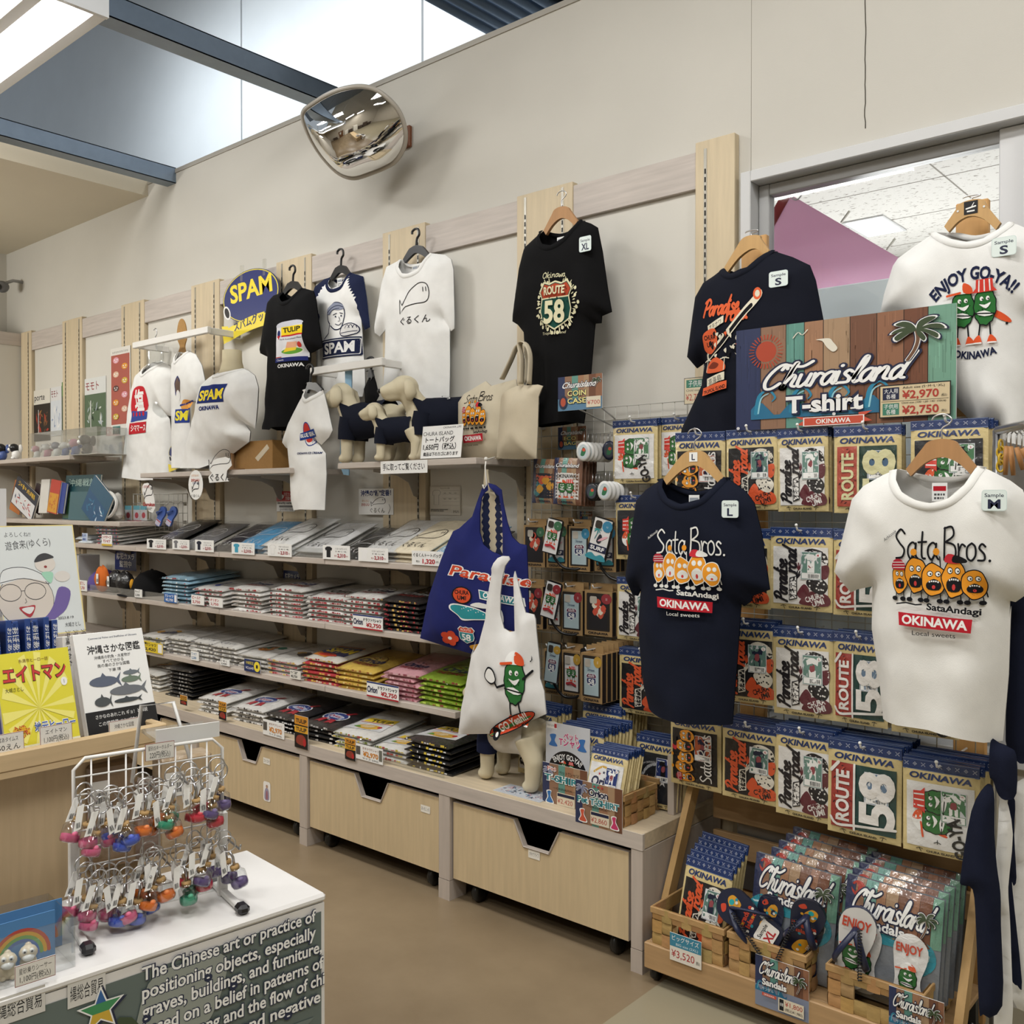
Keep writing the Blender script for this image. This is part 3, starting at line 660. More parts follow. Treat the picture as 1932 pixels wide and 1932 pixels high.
def fillpoly(poly,g):
    xs=[p[0]for p in poly];zs=[p[1]for p in poly];E=edges_of(poly);pts=[]
    bp=[]
    for i in range(len(poly)):
        a,b=poly[i],poly[(i+1)%len(poly)];n=max(1,int(math.hypot(b[0]-a[0],b[1]-a[1])/(g*1.2)))
        bp+=[(a[0]+(b[0]-a[0])*k/n,a[1]+(b[1]-a[1])*k/n)for k in range(n)]
    nb=len(bp);r=random.Random(1);z=min(zs)+g/2;row=0
    while z<max(zs):
        x=min(xs)+(g/2 if row%2 else 0)
        while x<max(xs):
            q=(x,z)
            if inside(q,poly)and segdist(x,z,E)>g*0.45:pts.append(q)
            x+=g
        z+=g*0.87;row+=1
    res=delaunay_2d_cdt([Vector(p)for p in bp+pts],[(i,(i+1)%nb)for i in range(nb)],[],1,1e-6)
    return[(v.x,v.y)for v in res[0]],[tuple(f)for f in res[2]]
class Plane2:
    """a vertical plane seen in the photo: pixel -> (s along it, z)"""
    def __init__(s,y=None,o=None,ang=0.0):
        s.o=Vector((0,y,0))if o is None else Vector(o);s.u=Vector((math.cos(ang),math.sin(ang),0));s.n=Vector((math.sin(ang),-math.cos(ang),0))
    def px(s,u,v):
        r=FWD+RIGHT*((u-CXY)/FPX)+UP*((CXY-v)/FPX);t=(s.o-CAM).dot(s.n)/r.dot(s.n);p=CAM+r*t
        return((p-s.o).dot(s.u),p.z)
    def at(s,a,z,out=0.0):return Vector((s.o.x,s.o.y,0))+s.u*a+s.n*out+Vector((0,0,z))
def garment(name,label,cat,pl,outline,scoop,bscoop,col,thick=0.05,soft=0.045,arts=(),stickers=(),rib=None,g=0.016,fold=1.0,tag_px=None,group=None,seed=1,back=0.5,body='shirt_body',paint=()):
    if isinstance(pl,(int,float)):pl=Plane2(pl)
    o2,f2,b2=[[pl.px(*p)for p in q]for q in(outline,scoop,bscoop)]
    fp,bpoly=o2+f2,o2+b2
    zs=[p[1]for p in o2];ztop,zbot=max(zs),min(zs);E=[e for e in edges_of(o2,False)if not(body=='shirt_body' and max(e[1],e[3])<zbot+0.16*(ztop-zbot)and abs(e[4])>1.3*abs(e[5]))]
    cx=sum(p[0]for p in o2)/len(o2);base=pl.at(cx,ztop)
    off=Vector((seed*3.1,0,seed*1.7))
    def h(x,z):
        d=segdist(x,z,E);k=1-math.exp(-d/soft);q=(ztop-z)/max(0.1,ztop-zbot);m=min(1,d/0.06)
        w=noise.noise(Vector((x*10,0,z*1.5))+off)*0.017*(0.35+q)+noise.noise(Vector((x*13+z*9,0,z*9-x*5))+off)*0.006
        return 0.0022+thick*k+w*m*fold
    pf=Plane2(o=pl.o+pl.n*thick*0.92);pf.u,pf.n=pl.u,pl.n
    def prect(u0,v0,u1,v1):return pf.px(u0,(v0+v1)/2)[0],pf.px((u0+u1)/2,v1)[1],pf.px(u1,(v0+v1)/2)[0],pf.px((u0+u1)/2,v0)[1]
    t=thing(name,label,cat,base,group=group)
    W=lambda x,z,out:pl.at(x,z,out)-base
    m=MB();vs,fs=fillpoly(fp,g)
    def orient(vs3,fs,nrm):
        out=[]
        for f in fs:
            n=(vs3[f[1]]-vs3[f[0]]).cross(vs3[f[2]]-vs3[f[0]]);out.append(f if n.dot(nrm)>0 else f[::-1])
        return out
    v3=[W(x,z,h(x,z))for x,z in vs];fs=orient(v3,fs,pl.n)
    def ptin(x,z):
        for poly,c in PT:
            if inside((x,z),poly):return c
        return None
    PT=[([pl.px(*p)for p in q],c)for q,c in paint]
    if PT:
        by={}
        for f in fs:
            gx=sum(vs[i][0]for i in f)/len(f);gz=sum(vs[i][1]for i in f)/len(f);by.setdefault(ptin(gx,gz)or col,[]).append(f)
        for c,ff in by.items():m.add(v3,ff,c,'cloth',True)
    else:m.add(v3,fs,col,'cloth',True)
    vs,fs=fillpoly(bpoly,g*1.5);v3=[W(x,z,-0.002-back*thick*(1-math.exp(-segdist(x,z,E)/soft)))for x,z in vs];m.add(v3,orient(v3,fs,-pl.n),col,'cloth',True)
    for A,(u0,v0,u1,v1)in arts:
        x0,z0,x1,z1=prect(u0,v0,u1,v1)
        B=Art().put(A,x0,z0,x1-x0,z1-z0);m.art(B,lambda x,z,l:W(x,z,h(x,z)+0.0012+l),'cloth',0.009)
    m.build(body,t)
    if f2:
        rc=rib or col;m=MB()
        nx_,nz_=(o2[-1][0]+o2[0][0])/2,max(o2[-1][1],o2[0][1])+0.02
        def band(cv,outw,lift,dirn):
            vs=[]
            for x,z in cv:
                dx,dz=x-nx_,z-nz_;l=math.hypot(dx,dz)or 1;dx,dz=dx/l*dirn,dz/l*dirn
                for k,e in((0,0.0),(0.3,0.0045),(0.75,0.0045),(1,0.001)):a,b=x+dx*outw*k,z+dz*outw*k;vs.append(W(a,b,lift(a,b)+e))
            n=len(cv);return MB().add(vs,[(i*4+k,i*4+4+k,i*4+5+k,i*4+1+k)for i in range(n-1)for k in range(3)],rc,'cloth',True)
        band(catmull([o2[-1]]+f2+[o2[0]],4),0.019,lambda a,b:h(a,b),1).build('collar',t)
        band(catmull([o2[-1]]+b2+[o2[0]],4),0.016,lambda a,b:-back*thick*0.5,1).build('collar_back',t)
    if tag_px:
        (x,z)=pl.px(*tag_px);A=Art().rect(-0.018,-0.045,0.018,0,WHITE).rect(-0.015,-0.02,0.015,-0.008,RED if tag_px[1]>880 and tag_px[0]>1600 else hexc('9aa0a8')).lines_of_text(-0.013,-0.042,0.013,-0.024,2,hexc('555555'))
        MB().art(A,lambda a,b,l:W(x+a,z+b,0.004+l),'cloth').build('neck_label',t)
    for s,u0,v0,u1,v1 in stickers:
        x0,z0,x1,z1=prect(u0,v0,u1,v1)
        A=Art().rrect(0,0,1,1,0.14,hexc('c6d6d4')).rrect(0.02,0.02,0.98,0.98,0.13,hexc('dbe6e3')).text('Sample',0.5,0.66,0.17,NAVY,w=0.76,bold=0.01).text(s,0.5,0.12,0.42,NAVY,bold=0.03,w={'M':0.5,'XL':0.62}.get(s,0.34))
        B=Art().put(A,x0,z0,x1-x0,z1-z0);hc=max(h(x0,z0),h(x1,z0),h(x0,z1),h(x1,z1),h((x0+x1)/2,(z0+z1)/2))+0.001;MB().art(B,lambda x,z,l:W(x,z,hc+l),'gloss').build('size_sticker',t)
    return t
def hanger(label,pl,apex,left,right,hook,kind='wood',group=None,mark=None):
    if isinstance(pl,(int,float)):pl=Plane2(pl)
    A,L_,R_,H=[pl.px(*p)for p in(apex,left,right,hook)];base=pl.at(*A)
    t=thing('clothes_hanger',label,'clothes hanger',base,group=group);W=lambda x,z,o=0.0:pl.at(x,z,o)-base
    col={'wood':hexc('ad8257'),'plastic':hexc('17171a'),'pale':hexc('c09a66')}[kind];hgt=0.045 if kind!='plastic' else 0.035
    top=[(L_[0],L_[1]),(L_[0]*0.55+A[0]*0.45,L_[1]*0.5+A[1]*0.5+0.012),(A[0]-0.03,A[1]-0.006),(A[0],A[1]),(A[0]+0.03,A[1]-0.006),(R_[0]*0.55+A[0]*0.45,R_[1]*0.5+A[1]*0.5+0.012),(R_[0],R_[1])]
    bot=[(R_[0]-0.012,R_[1]-0.018),(R_[0]*0.45+A[0]*0.55,R_[1]*0.45+A[1]*0.55-0.026),(A[0],A[1]-hgt),(L_[0]*0.45+A[0]*0.55,L_[1]*0.45+A[1]*0.55-0.026),(L_[0]+0.012,L_[1]-0.018)]
    pts=catmull(top,5)+catmull(bot,4);m=MB();m.prism([W(x,z,-0.006)for x,z in pts],pl.n*0.014,col,'wood' if kind!='plastic' else 'gloss');m.build('arms',t)
    m=MB();s=H[1]-A[1]
    if kind=='plastic':hp=[(0,0),(0.004,0.4),(0.018,0.6),(0.014,0.9),(-0.006,1.0),(-0.026,0.9),(-0.028,0.74)];rr=0.0055
    else:hp=[(0,0),(0,0.42),(0.016,0.6),(0.022,0.8),(0.006,1.0),(-0.016,0.95),(-0.024,0.78)];rr=0.0021
    m.tube([W(A[0]+a,A[1]+b*s,0)for a,b in catmull(hp,5)],rr,col if kind=='plastic' else hexc('c8c8ca'),'gloss' if kind=='plastic' else 'metal',n=8);m.build('hook',t)
    if mark=='L':
        B=Art().rect(-0.014,-0.014,0.014,0.014,WHITE).text('L',0,-0.009,0.018,NAVY,bold=0.02)
        MB().art(B,lambda x,z,l:W(A[0]+x,A[1]-0.02+z,0.0085+l)).build('size_mark',t)
    if mark=='logo':
        B=Art().rect(-0.018,-0.018,0.018,0.018,INK).line([(-0.012,-0.002),(0.012,0.002)],0.004,WHITE).line([(0.002,0.002),(0.008,0.012)],0.002,WHITE).rect(-0.01,-0.012,0.01,-0.008,WHITE)
        for sx in(-0.034,0.034):B.circ(sx,-0.004,0.003,hexc('dddddd'))
        MB().art(B,lambda x,z,l:W(A[0]+x,A[1]-0.022+z,0.0085+l)).build('logo_plate',t)
    return t
# ---- prints (unit square art)
def fish(A,x,y,k,col,w,face=True):
    s=lambda*L:[(x+a*k,y+b*k)for a,b in L]
    A.line(s((0.10,0.30),(0.30,0.62),(0.62,0.86),(0.92,0.80),(1.0,0.52),(0.9,0.30),(0.55,0.28),(0.22,0.24)),w,col,smooth=4)
    A.line(s((0.10,0.30),(0.0,0.48),(0.03,0.05),(0.16,0.2),(0.22,0.24)),w,col)
    if face:A.line(s((0.80,0.72),(0.805,0.6)),w,col).line(s((0.90,0.71),(0.905,0.6)),w,col)
    return A
def art_gurukun(col=INK):
    A=Art();fish(A,0.02,0.30,0.98,col,0.022);A.text('ぐるくん',0.52,0.03,0.18,col,w=0.9,bold=0.004);return A
def art_spam_man():
    A=Art();D=NAVY;P_=hexc('d9d8d6')
    A.line([(0.12,0.36),(0.25,0.45),(0.27,0.62)],0.018,D).line([(0.27,0.62),(0.22,0.70),(0.24,0.86),(0.40,0.98),(0.58,0.94),(0.64,0.80),(0.62,0.66),(0.55,0.52),(0.42,0.50),(0.30,0.58)],0.02,D,smooth=4)
    A.blob([(0.22,0.80),(0.24,0.90),(0.40,0.98),(0.58,0.94),(0.63,0.86),(0.50,0.84),(0.36,0.86),(0.28,0.78)],hexc('8d93a6')).line([(0.22,0.82),(0.34,0.90),(0.50,0.92),(0.62,0.88)],0.012,D,smooth=4).line([(0.25,0.78),(0.36,0.86),(0.52,0.87)],0.01,D,smooth=4)
    A.line([(0.36,0.77),(0.45,0.79)],0.012,D).line([(0.53,0.79),(0.60,0.77)],0.012,D).circ(0.42,0.735,0.016,D).circ(0.56,0.735,0.016,D).line([(0.50,0.72),(0.53,0.65),(0.48,0.645)],0.01,D).line([(0.42,0.60),(0.50,0.575),(0.57,0.61)],0.012,D,smooth=4)
    A.blob([(0.55,0.45),(0.60,0.55),(0.80,0.58),(0.92,0.50),(0.90,0.40),(0.70,0.36),(0.58,0.38)],P_).line([(0.55,0.45),(0.60,0.55),(0.80,0.58),(0.92,0.50),(0.90,0.40),(0.70,0.36),(0.58,0.38)],0.016,D,True,3)
    for k in range(3):A.line([(0.66+k*0.08,0.50),(0.72+k*0.07,0.56),(0.77+k*0.06,0.50)],0.012,D,smooth=3)
    A.line([(0.57,0.42),(0.9,0.44)],0.012,D)
    A.rrect(0.0,0.0,1.0,0.34,0.04,D).rrect(0.03,0.025,0.97,0.315,0.03,P_).rrect(0.045,0.037,0.955,0.303,0.025,D).text('SPAM',0.5,0.085,0.18,WHITE,w=0.74,bold=0.035)
    return A
def art_tulip():
    A=Art();A.rect(0.08,0.20,0.96,0.92,hexc('dcdde2'),3).blob([(0.1,0.9),(0.14,0.97),(0.5,1.0),(0.88,0.99),(0.96,0.92),(0.5,0.88)],hexc('c9cbd6'))
    A.rect(0.30,0.70,0.97,0.88,hexc('f2d42a'),2).text('TULIP',0.64,0.755,0.10,INK,w=0.56,bold=0.03).rect(0.30,0.67,0.97,0.70,hexc('c4222f'),2)
    A.circ(0.19,0.76,0.07,hexc('1f2a63')).rect(0.12,0.68,0.26,0.71,RED).poly([(0.14,0.69),(0.24,0.69),(0.19,0.62)],RED).text('Pork Luncheon Meat',0.60,0.60,0.035,NAVY,w=0.7)
    A.circ(0.60,0.36,0.30,hexc('ecebe4'),0.10).blob([(0.3,0.36),(0.4,0.3),(0.6,0.28),(0.8,0.31),(0.86,0.38),(0.6,0.42)],hexc('62a03c')).poly([(0.42,0.36),(0.72,0.40),(0.78,0.54),(0.48,0.55)],hexc('e3a98b')).poly([(0.36,0.33),(0.70,0.36),(0.74,0.42),(0.44,0.42)],hexc('f0cf3c')).circ(0.83,0.47,0.06,hexc('cc3a30'))
    A.rect(0.06,0.13,0.94,0.22,hexc('27306f'),3).text('Classic',0.25,0.155,0.04,WHITE,w=0.24).rect(0.08,0.23,0.30,0.245,RED)
    A.text('OKINAWA',0.52,0.01,0.075,WHITE,w=0.72,bold=0.035);return A
def shield(A,x,y,w,h,top,bot,edge):
    s=lambda L,k=1.0:[(x+(a-0.5)*w*k+0.0,y+(b-0.5)*h*k)for a,b in L]
    O=[(0.16,1.0),(0.33,0.95),(0.5,1.0),(0.67,0.95),(0.84,1.0),(1.0,0.82),(0.92,0.66),(0.97,0.40),(0.90,0.2),(0.5,0.0),(0.1,0.2),(0.03,0.40),(0.08,0.66),(0.0,0.82)]
    A.poly(s(O),edge).poly(s(O,0.93),bot);T=[p for p in O if p[1]>=0.66]
    A.poly(s([(0.10,0.68),(0.02,0.82),(0.17,0.98),(0.33,0.93),(0.5,0.98),(0.67,0.93),(0.83,0.98),(0.98,0.82),(0.90,0.68)],0.93),top);A.line(s([(0.08,0.655),(0.92,0.655)]),h*0.025,edge);return A
def art_route58(dark=True):
    e=hexc('d8d3b0')if dark else hexc('e9e9ec');A=Art();r=random.Random(8)
    for k in range(74):
        a=PI*2*k/74+r.uniform(-.05,.05);q=r.uniform(0.40,0.50);x,y=0.5+q*math.cos(a),0.48+0.92*q*math.sin(a)
        if abs(math.cos(a))<0.28 and math.sin(a)>0:continue
        l=r.uniform(0.03,0.08);A.blob([(x-l*math.cos(a),y-l*math.sin(a)),(x-0.012*math.sin(a),y+0.012*math.cos(a)),(x+l*0.6*math.cos(a),y+l*0.6*math.sin(a)),(x+0.012*math.sin(a),y-0.012*math.cos(a))],e,2)if k%3 else A.circ(x,y,0.03,e)
    shield(A,0.5,0.46,0.76,0.78,hexc('a8442c')if dark else hexc('7a2f45'),hexc('1d4a40')if dark else hexc('27335f'),e)
    for k in range(60):x,y=r.uniform(0.2,0.8),r.uniform(0.17,0.78);A.circ(x,y,r.uniform(0.008,0.018),(hexc('6a2a20')if y>0.62 else hexc('12312c'))if dark else(hexc('5a2236')if y>0.62 else hexc('1c2648')),n=6)
    A.text('ROUTE',0.5,0.635,0.12,e,w=0.46,bold=0.035).text('58',0.5,0.19,0.34,e,w=0.44,bold=0.035)
    script_word(A,'Okina',0.24,0.895,0.05,0.012,e,0.15,width=0.36);script_word(A,'wa',0.60,0.885,0.05,0.012,e,0.15,width=0.14);A.text('Tropical Island',0.5,0.0,0.045,e,w=0.5,shear=0.2);return A
GREEN,DGREEN,ORANGE=hexc('2e6b35'),hexc('17401f'),hexc('d6552e')
def gourd(A,x,y,h,hat='cap',dark=INK,limbs=True):
    """a bumpy bitter melon in a hat, arms folded, sneakers"""
    w=h*0.195;r=random.Random(int(x*97))
    if limbs:
        for s in(-0.45,0.45):
            A.line([(x+s*w,y+h*0.34),(x+s*w*1.25,y+h*0.1)],h*0.03,dark);A.blob([(x+s*w*0.6,y+h*0.03),(x+s*w*1.2,y+h*0.13),(x+s*w*2.3,y+h*0.06),(x+s*w*2.3,y),(x+s*w*0.7,y)],ORANGE);A.line([(x+s*w*0.7,y+0.005*h),(x+s*w*2.3,y+0.005*h)],h*0.022,WHITE)
    bump=[]
    for k in range(22):
        a=2*PI*k/22;q=1+0.07*(k%2);bump.append((x+w*q*math.cos(a),y+h*0.58+h*0.28*q*math.sin(a)))
    A.blob([(px+(px-x)*0.09,py+(py-y-h*0.58)*0.07)for px,py in bump],dark,2).blob(bump,GREEN,2)
    for k in range(12):A.circ(x+r.uniform(-0.7,0.7)*w,y+h*(0.58+r.uniform(-0.2,0.06)),h*0.014,DGREEN,n=6)
    A.circ(x-w*0.3,y+h*0.70,h*0.035,WHITE,n=10).circ(x+w*0.3,y+h*0.70,h*0.035,WHITE,n=10).circ(x-w*0.22,y+h*0.69,h*0.015,dark,n=6).circ(x+w*0.36,y+h*0.69,h*0.015,dark,n=6)
    A.blob([(x-w*0.55,y+h*0.62),(x,y+h*0.60),(x+w*0.6,y+h*0.63),(x+w*0.15,y+h*0.54)],WHITE,3)
    A.blob([(x-w*0.9,y+h*0.48),(x,y+h*0.51),(x+w*0.8,y+h*0.44),(x,y+h*0.42)],WHITE,2).line([(x-w,y+h*0.48),(x+w*0.9,y+h*0.45)],h*0.02,dark)
    if hat=='cap':A.blob([(x-w*0.9,y+h*0.82),(x-w*0.6,y+h*0.95),(x+w*0.2,y+h*0.99),(x+w*0.9,y+h*0.88),(x+w*0.9,y+h*0.82)],WHITE,3).blob([(x+w*0.1,y+h*0.98),(x+w*0.8,y+h*0.92),(x+w*0.95,y+h*0.81),(x+w*0.1,y+h*0.83)],ORANGE,3).line([(x-w*1.5,y+h*0.80),(x-w*0.2,y+h*0.83)],h*0.035,ORANGE)
    else:
        A.poly([(x-w*1.2,y+h*0.80),(x+w*1.2,y+h*0.80),(x+w*0.85,y+h*0.87),(x+w*0.8,y+h),(x-w*0.8,y+h),(x-w*0.85,y+h*0.87)],hexc('cf3f35'))
        for k in range(3):A.line([(x+(k-1)*w*0.55,y+h*0.82),(x+(k-1)*w*0.5,y+h*0.98)],h*0.025,WHITE)
    return A
def board(A,x,y,l,rot,col=ORANGE):
    c,s=math.cos(rot),math.sin(rot);A.circ(x,y,l,col,l*0.24,rot=rot)
    for k in(-0.75,0.75):A.circ(x+k*l*c+0.24*l*s,y+k*l*s-0.24*l*c,l*0.1,INK,n=8)
    return A
def art_goya_duo(txt=True,col=NAVY):
    A=Art()
    if txt:
        A.text('ENJOY GO-YA!!',0.5,0.80,0.12,col,w=0.98,bold=0.035,arc=0.62)
        A.text('OKINAWA',0.52,0.02,0.07,col,w=0.52,bold=0.035,arc=-0.9)
    k=0.62 if txt else 0.96;y=0.16 if txt else 0.02
    board(A,0.80 if txt else 0.86,y+k*0.42,0.14,-0.5);gourd(A,0.38 if txt else 0.3,y,k,'cap');gourd(A,0.64 if txt else 0.68,y,k,'bucket');return A
def donut(A,x,y,w,h,mouth=1.0,hat=0,line=INK,seed=0):
    r=random.Random(seed);o=[]
    for k in range(14):
        a=2*PI*k/14;q=1+r.uniform(-0.08,0.10);o.append((x+w*q*math.cos(a),y+h*q*math.sin(a)))
    A.blob([(x+(px-x)*1.09,y+(py-y)*1.08)for px,py in o],line,3).blob(o,hexc('e2952c'),3)
    for s in(-0.35,0.32):A.circ(x+s*w,y+h*0.38,w*0.26,line,h*0.2,n=10).circ(x+s*w,y+h*0.38,w*0.2,WHITE,h*0.15,n=10).circ(x+s*w+w*0.06,y+h*0.36,w*0.08,line,n=6)
    mh=h*0.36*mouth;A.blob([(x-w*0.62,y-h*0.25),(x,y+h*0.06),(x+w*0.62,y-h*0.22),(x+w*0.45,y-h*0.3-mh),(x-w*0.45,y-h*0.3-mh)],line,3).circ(x,y-h*0.3-mh*0.5,w*0.15,hexc('c23b3b'),mh*0.4,n=8)
    for k in range(5):A.rect(x-w*0.42+k*w*0.18,y-h*0.14-(0.04*h if k in(0,4)else 0),x-w*0.30+k*w*0.18,y-h*0.04-(0.04*h if k in(0,4)else 0),WHITE)
    if hat==1:
        A.blob([(x-w*0.95,y+h*0.72),(x-w*0.7,y+h*1.35),(x+w*0.3,y+h*1.45),(x+w*0.95,y+h*1.0),(x+w*0.95,y+h*0.7)],hexc('b02a3a'),3)
        for k in range(3):A.line([(x-w*0.85,y+h*(0.8+k*0.2)),(x+w*0.8,y+h*(0.85+k*0.2))],h*0.05,WHITE)
    if hat==2:A.blob([(x-w*0.8,y+h*0.85),(x-w*0.5,y+h*1.3),(x+w*0.5,y+h*1.15),(x+w*0.5,y+h*0.8)],hexc('c22f3a'),3).blob([(x-w*0.1,y+h*0.85),(x+w*0.1,y+h*1.25),(x+w*1.1,y+h*1.05),(x+w*1.1,y+h*0.85)],line,3)
    return A
def donut_row(A,x0,y0,W,H,ln):
    spec=[(0.08,0.44,0.085,0.28,1,1),(0.27,0.54,0.11,0.34,1.1,0),(0.47,0.46,0.125,0.31,0.9,0),(0.68,0.52,0.12,0.36,1.2,2),(0.89,0.41,0.12,0.29,0.7,0)]
    for a,b,w,h,mo,ht in spec:
        for s in(-0.5,0.5):A.line([(x0+(a+s*w)*W,y0+(b-h*0.9)*H),(x0+(a+s*w*1.15)*W,y0+0.05*H)],0.010*W,ln).circ(x0+(a+s*w*1.15-0.012)*W,y0+0.04*H,0.035*W,ln,0.022*W,n=8)
    for a,b,c,d in((0.20,0.7,0.24,0.98),(0.42,0.62,0.45,0.92),(0.53,0.62,0.52,0.92),(0.97,0.4,0.99,0.16)):A.line([(x0+a*W,y0+b*H),(x0+c*W,y0+d*H)],0.012*W,ln)
    for a,b in((0.25,1.0),(0.485,1.02)):A.circ(x0+a*W,y0+b*H,0.035*W,hexc('e2952c'),n=8)
    for i,(a,b,w,h,mo,ht)in enumerate(spec):donut(A,x0+a*W,y0+b*H,w*W,h*H,mo,ht,ln,i)
    return A
def art_sata(ln):
    A=Art();script_word(A,'Sata',0.06,0.66,0.145,0.018,ln,0,width=0.44,bounce=0.05);script_word(A,'Bros',0.54,0.66,0.145,0.018,ln,0,width=0.42,bounce=0.06);A.circ(0.985,0.66,0.012,ln).text('Achicooly',0.02,0.84,0.03,ln,w=0.16,rot=0.6,shear=0.3)
    donut_row(A,0.04,0.285,0.92,0.43,ln);A.line([(0.10,0.26),(0.2,0.275),(0.3,0.262),(0.36,0.268)],0.012,ln)
    A.text('SataAndagi',0.66,0.215,0.055,ln,w=0.50,bold=0.03,rot=-0.05).poly([(0.12,0.19),(0.84,0.165),(0.83,0.05),(0.13,0.075)],hexc('b3222f')).text('OKINAWA',0.48,0.085,0.075,WHITE,w=0.64,bold=0.035,rot=-0.03).text('Local sweets',0.48,0.0,0.04,ln,w=0.42);return A
def art_paradise():
    O,K,W_=hexc('d9633c'),INK,hexc('dcd6c2');A=Art();r=random.Random(3)
    script_word(A,'Paradise',0.02,0.80,0.085,0.030,O,0.35,width=0.62);script_word(A,'road',0.42,0.72,0.075,0.028,O,0.3,width=0.36)
    A.line([(0.08,0.40),(0.32,0.50),(0.55,0.66),(0.85,0.86),(0.95,0.95)],0.085,W_,smooth=4).line([(0.10,0.40),(0.34,0.50),(0.56,0.66),(0.84,0.84)],0.045,K,smooth=4)
    A.circ(0.92,0.95,0.06,O).circ(0.92,0.95,0.035,W_,n=10)
    A.poly([(0.12,0.70),(0.40,0.78),(0.40,0.71),(0.13,0.63)],W_).text('オキナワ',0.26,0.675,0.045,K,w=0.22,rot=0.22)
    A.blob([(0.02,0.52),(0.05,0.63),(0.25,0.66),(0.28,0.50),(0.16,0.42),(0.04,0.45)],O).text('CHURA',0.15,0.56,0.045,K,w=0.2,bold=0.035).text('UMI',0.15,0.49,0.045,K,w=0.13,bold=0.035)
    for k in range(26):x,y=r.uniform(0.1,0.6),r.uniform(0.36,0.62);A.blob([(x,y),(x+r.uniform(.02,.07),y+r.uniform(-.02,.05)),(x+0.04,y-0.03)],r.choice([W_,O,K,W_]),2)
    A.blob([(0.05,0.24),(0.12,0.34),(0.26,0.37),(0.40,0.32),(0.42,0.24),(0.24,0.22)],O).blob([(0.10,0.28),(0.2,0.33),(0.32,0.30),(0.25,0.26)],hexc('7a3524'))
    for x,y in((0.40,0.30),(0.06,0.30)):
        A.line([(x,y-0.06),(x+0.02,y+0.06)],0.012,W_)
        for q in(-0.07,-0.03,0.03,0.07):A.line([(x+0.02,y+0.06),(x+0.02+q,y+0.07-abs(q)*0.3)],0.01,W_)
    A.poly([(0.08,0.17),(0.42,0.22),(0.42,0.14),(0.08,0.09)],W_).text('高海島',0.25,0.115,0.055,K,w=0.26,rot=0.14).poly([(0.0,0.08),(0.46,0.13),(0.46,0.05),(0.0,0.0)],O).text('TROPICAL ISLAND',0.23,0.035,0.035,K,w=0.42,rot=0.11,bold=0.03)
    return A
def art_spam_box():
    A=Art();A.poly([(0,0.34),(0.06,1),(1,0.96),(0.93,0.30)],hexc('1f2f6e')).text('SPAM',0.48,0.44,0.36,hexc('f0d93a'),w=0.84,bold=0.035,shear=0.1).text('OKINAWA',0.44,0.06,0.15,hexc('1f2f6e'),w=0.66,bold=0.035);return A
def art_salt():
    A=Art();A.blob([(0.2,0.42),(0.15,0.7),(0.35,0.97),(0.8,1.0),(1.0,0.9),(1.0,0.5)],hexc('c02a33')).text('塩',0.64,0.52,0.34,WHITE,w=0.5,bold=0.03).poly([(0.12,0.26),(1,0.30),(1,0.46),(0.16,0.5)],hexc('3a4c98'))
    for k in range(4):A.circ(0.3+k*0.18,0.42,0.05,hexc('c02a33'),n=8)
    A.poly([(0.04,0.0),(1,0.02),(1,0.25),(0.08,0.24)],hexc('bb2832')).text('シママース',0.56,0.07,0.11,WHITE,w=0.8,bold=0.03);return A
def art_smv():
    A=Art();A.blob([(0.1,0.62),(0.1,0.85),(0.35,1.0),(0.55,0.9),(0.4,0.7),(0.25,0.55)],hexc('6d5a52')).line([(0.12,0.62),(0.1,0.85),(0.35,1.0),(0.5,0.9)],0.04,hexc('39406e'),smooth=4).circ(0.25,0.6,0.12,WHITE,n=10).blob([(0.35,0.35),(0.5,0.5),(0.9,0.45),(0.95,0.32),(0.5,0.28)],hexc('dfa050')).line([(0.32,0.38),(0.95,0.46)],0.04,hexc('2e3d88'))
    A.rect(0.05,0.0,0.95,0.3,hexc('2b3f8d')).text('SMV',0.5,0.06,0.2,hexc('e6d83a'),w=0.84,bold=0.035);return A
def art_blueseal():
    A=Art();A.circ(0.45,0.72,0.2,hexc('24418d'),0.24).circ(0.45,0.72,0.17,hexc('c43a31'),0.21).circ(0.5,0.5,0.19,hexc('24418d'),0.2).circ(0.5,0.5,0.165,hexc('e6e3de'),0.175).circ(0.45,0.52,0.10,hexc('c43a31'),0.12)
    A.poly([(0.12,0.66),(0.84,0.76),(0.86,0.55),(0.1,0.46)],hexc('24418d')).text('BLUE SEAL',0.48,0.565,0.10,WHITE,w=0.68,bold=0.035,rot=0.09).text('OKINAWA ICE CREAM',0.5,0.08,0.055,hexc('25325f'),w=0.98,bold=0.03);return A
# ---- the shirts themselves
raglan=ZB((1105,470),(1130,620),(1155,840),(1115,862),(1078,752),(1092,790),(1116,1150),(1118,1260),(1100,1345),(1050,1355),(960,1345),(860,1335),(806,1330),(800,1100),(788,760),(770,900),(722,960),(700,900),(730,640),(752,545),(820,490))
garment('hanging_shirt','white raglan shirt with navy sleeves and a line-drawn man over a can-meat logo','shirt',3.02,[ZB((1005,440))[0]]+raglan+[ZB((870,475))[0]],ZB((885,530),(925,572),(985,545),(1002,480)),ZB((900,492),(950,486),(990,465)),WHITE,0.05,arts=[(art_spam_man(),(606,568,673,674))],rib=NAVY,seed=2,tag_px=ZB((935,482))[0],
        paint=[(ZB((1000,430),(1110,450),(1170,850),(1110,880),(1090,780),(1085,640),(1050,560)),NAVY),(ZB((880,470),(740,530),(690,900),(760,980),(790,760),(800,640),(850,560)),NAVY)])
hanger('black plastic hanger holding the raglan shirt',3.015,ZB((940,390))[0],ZB((870,480))[0],ZB((1010,445))[0],ZB((945,268))[0],'plastic')
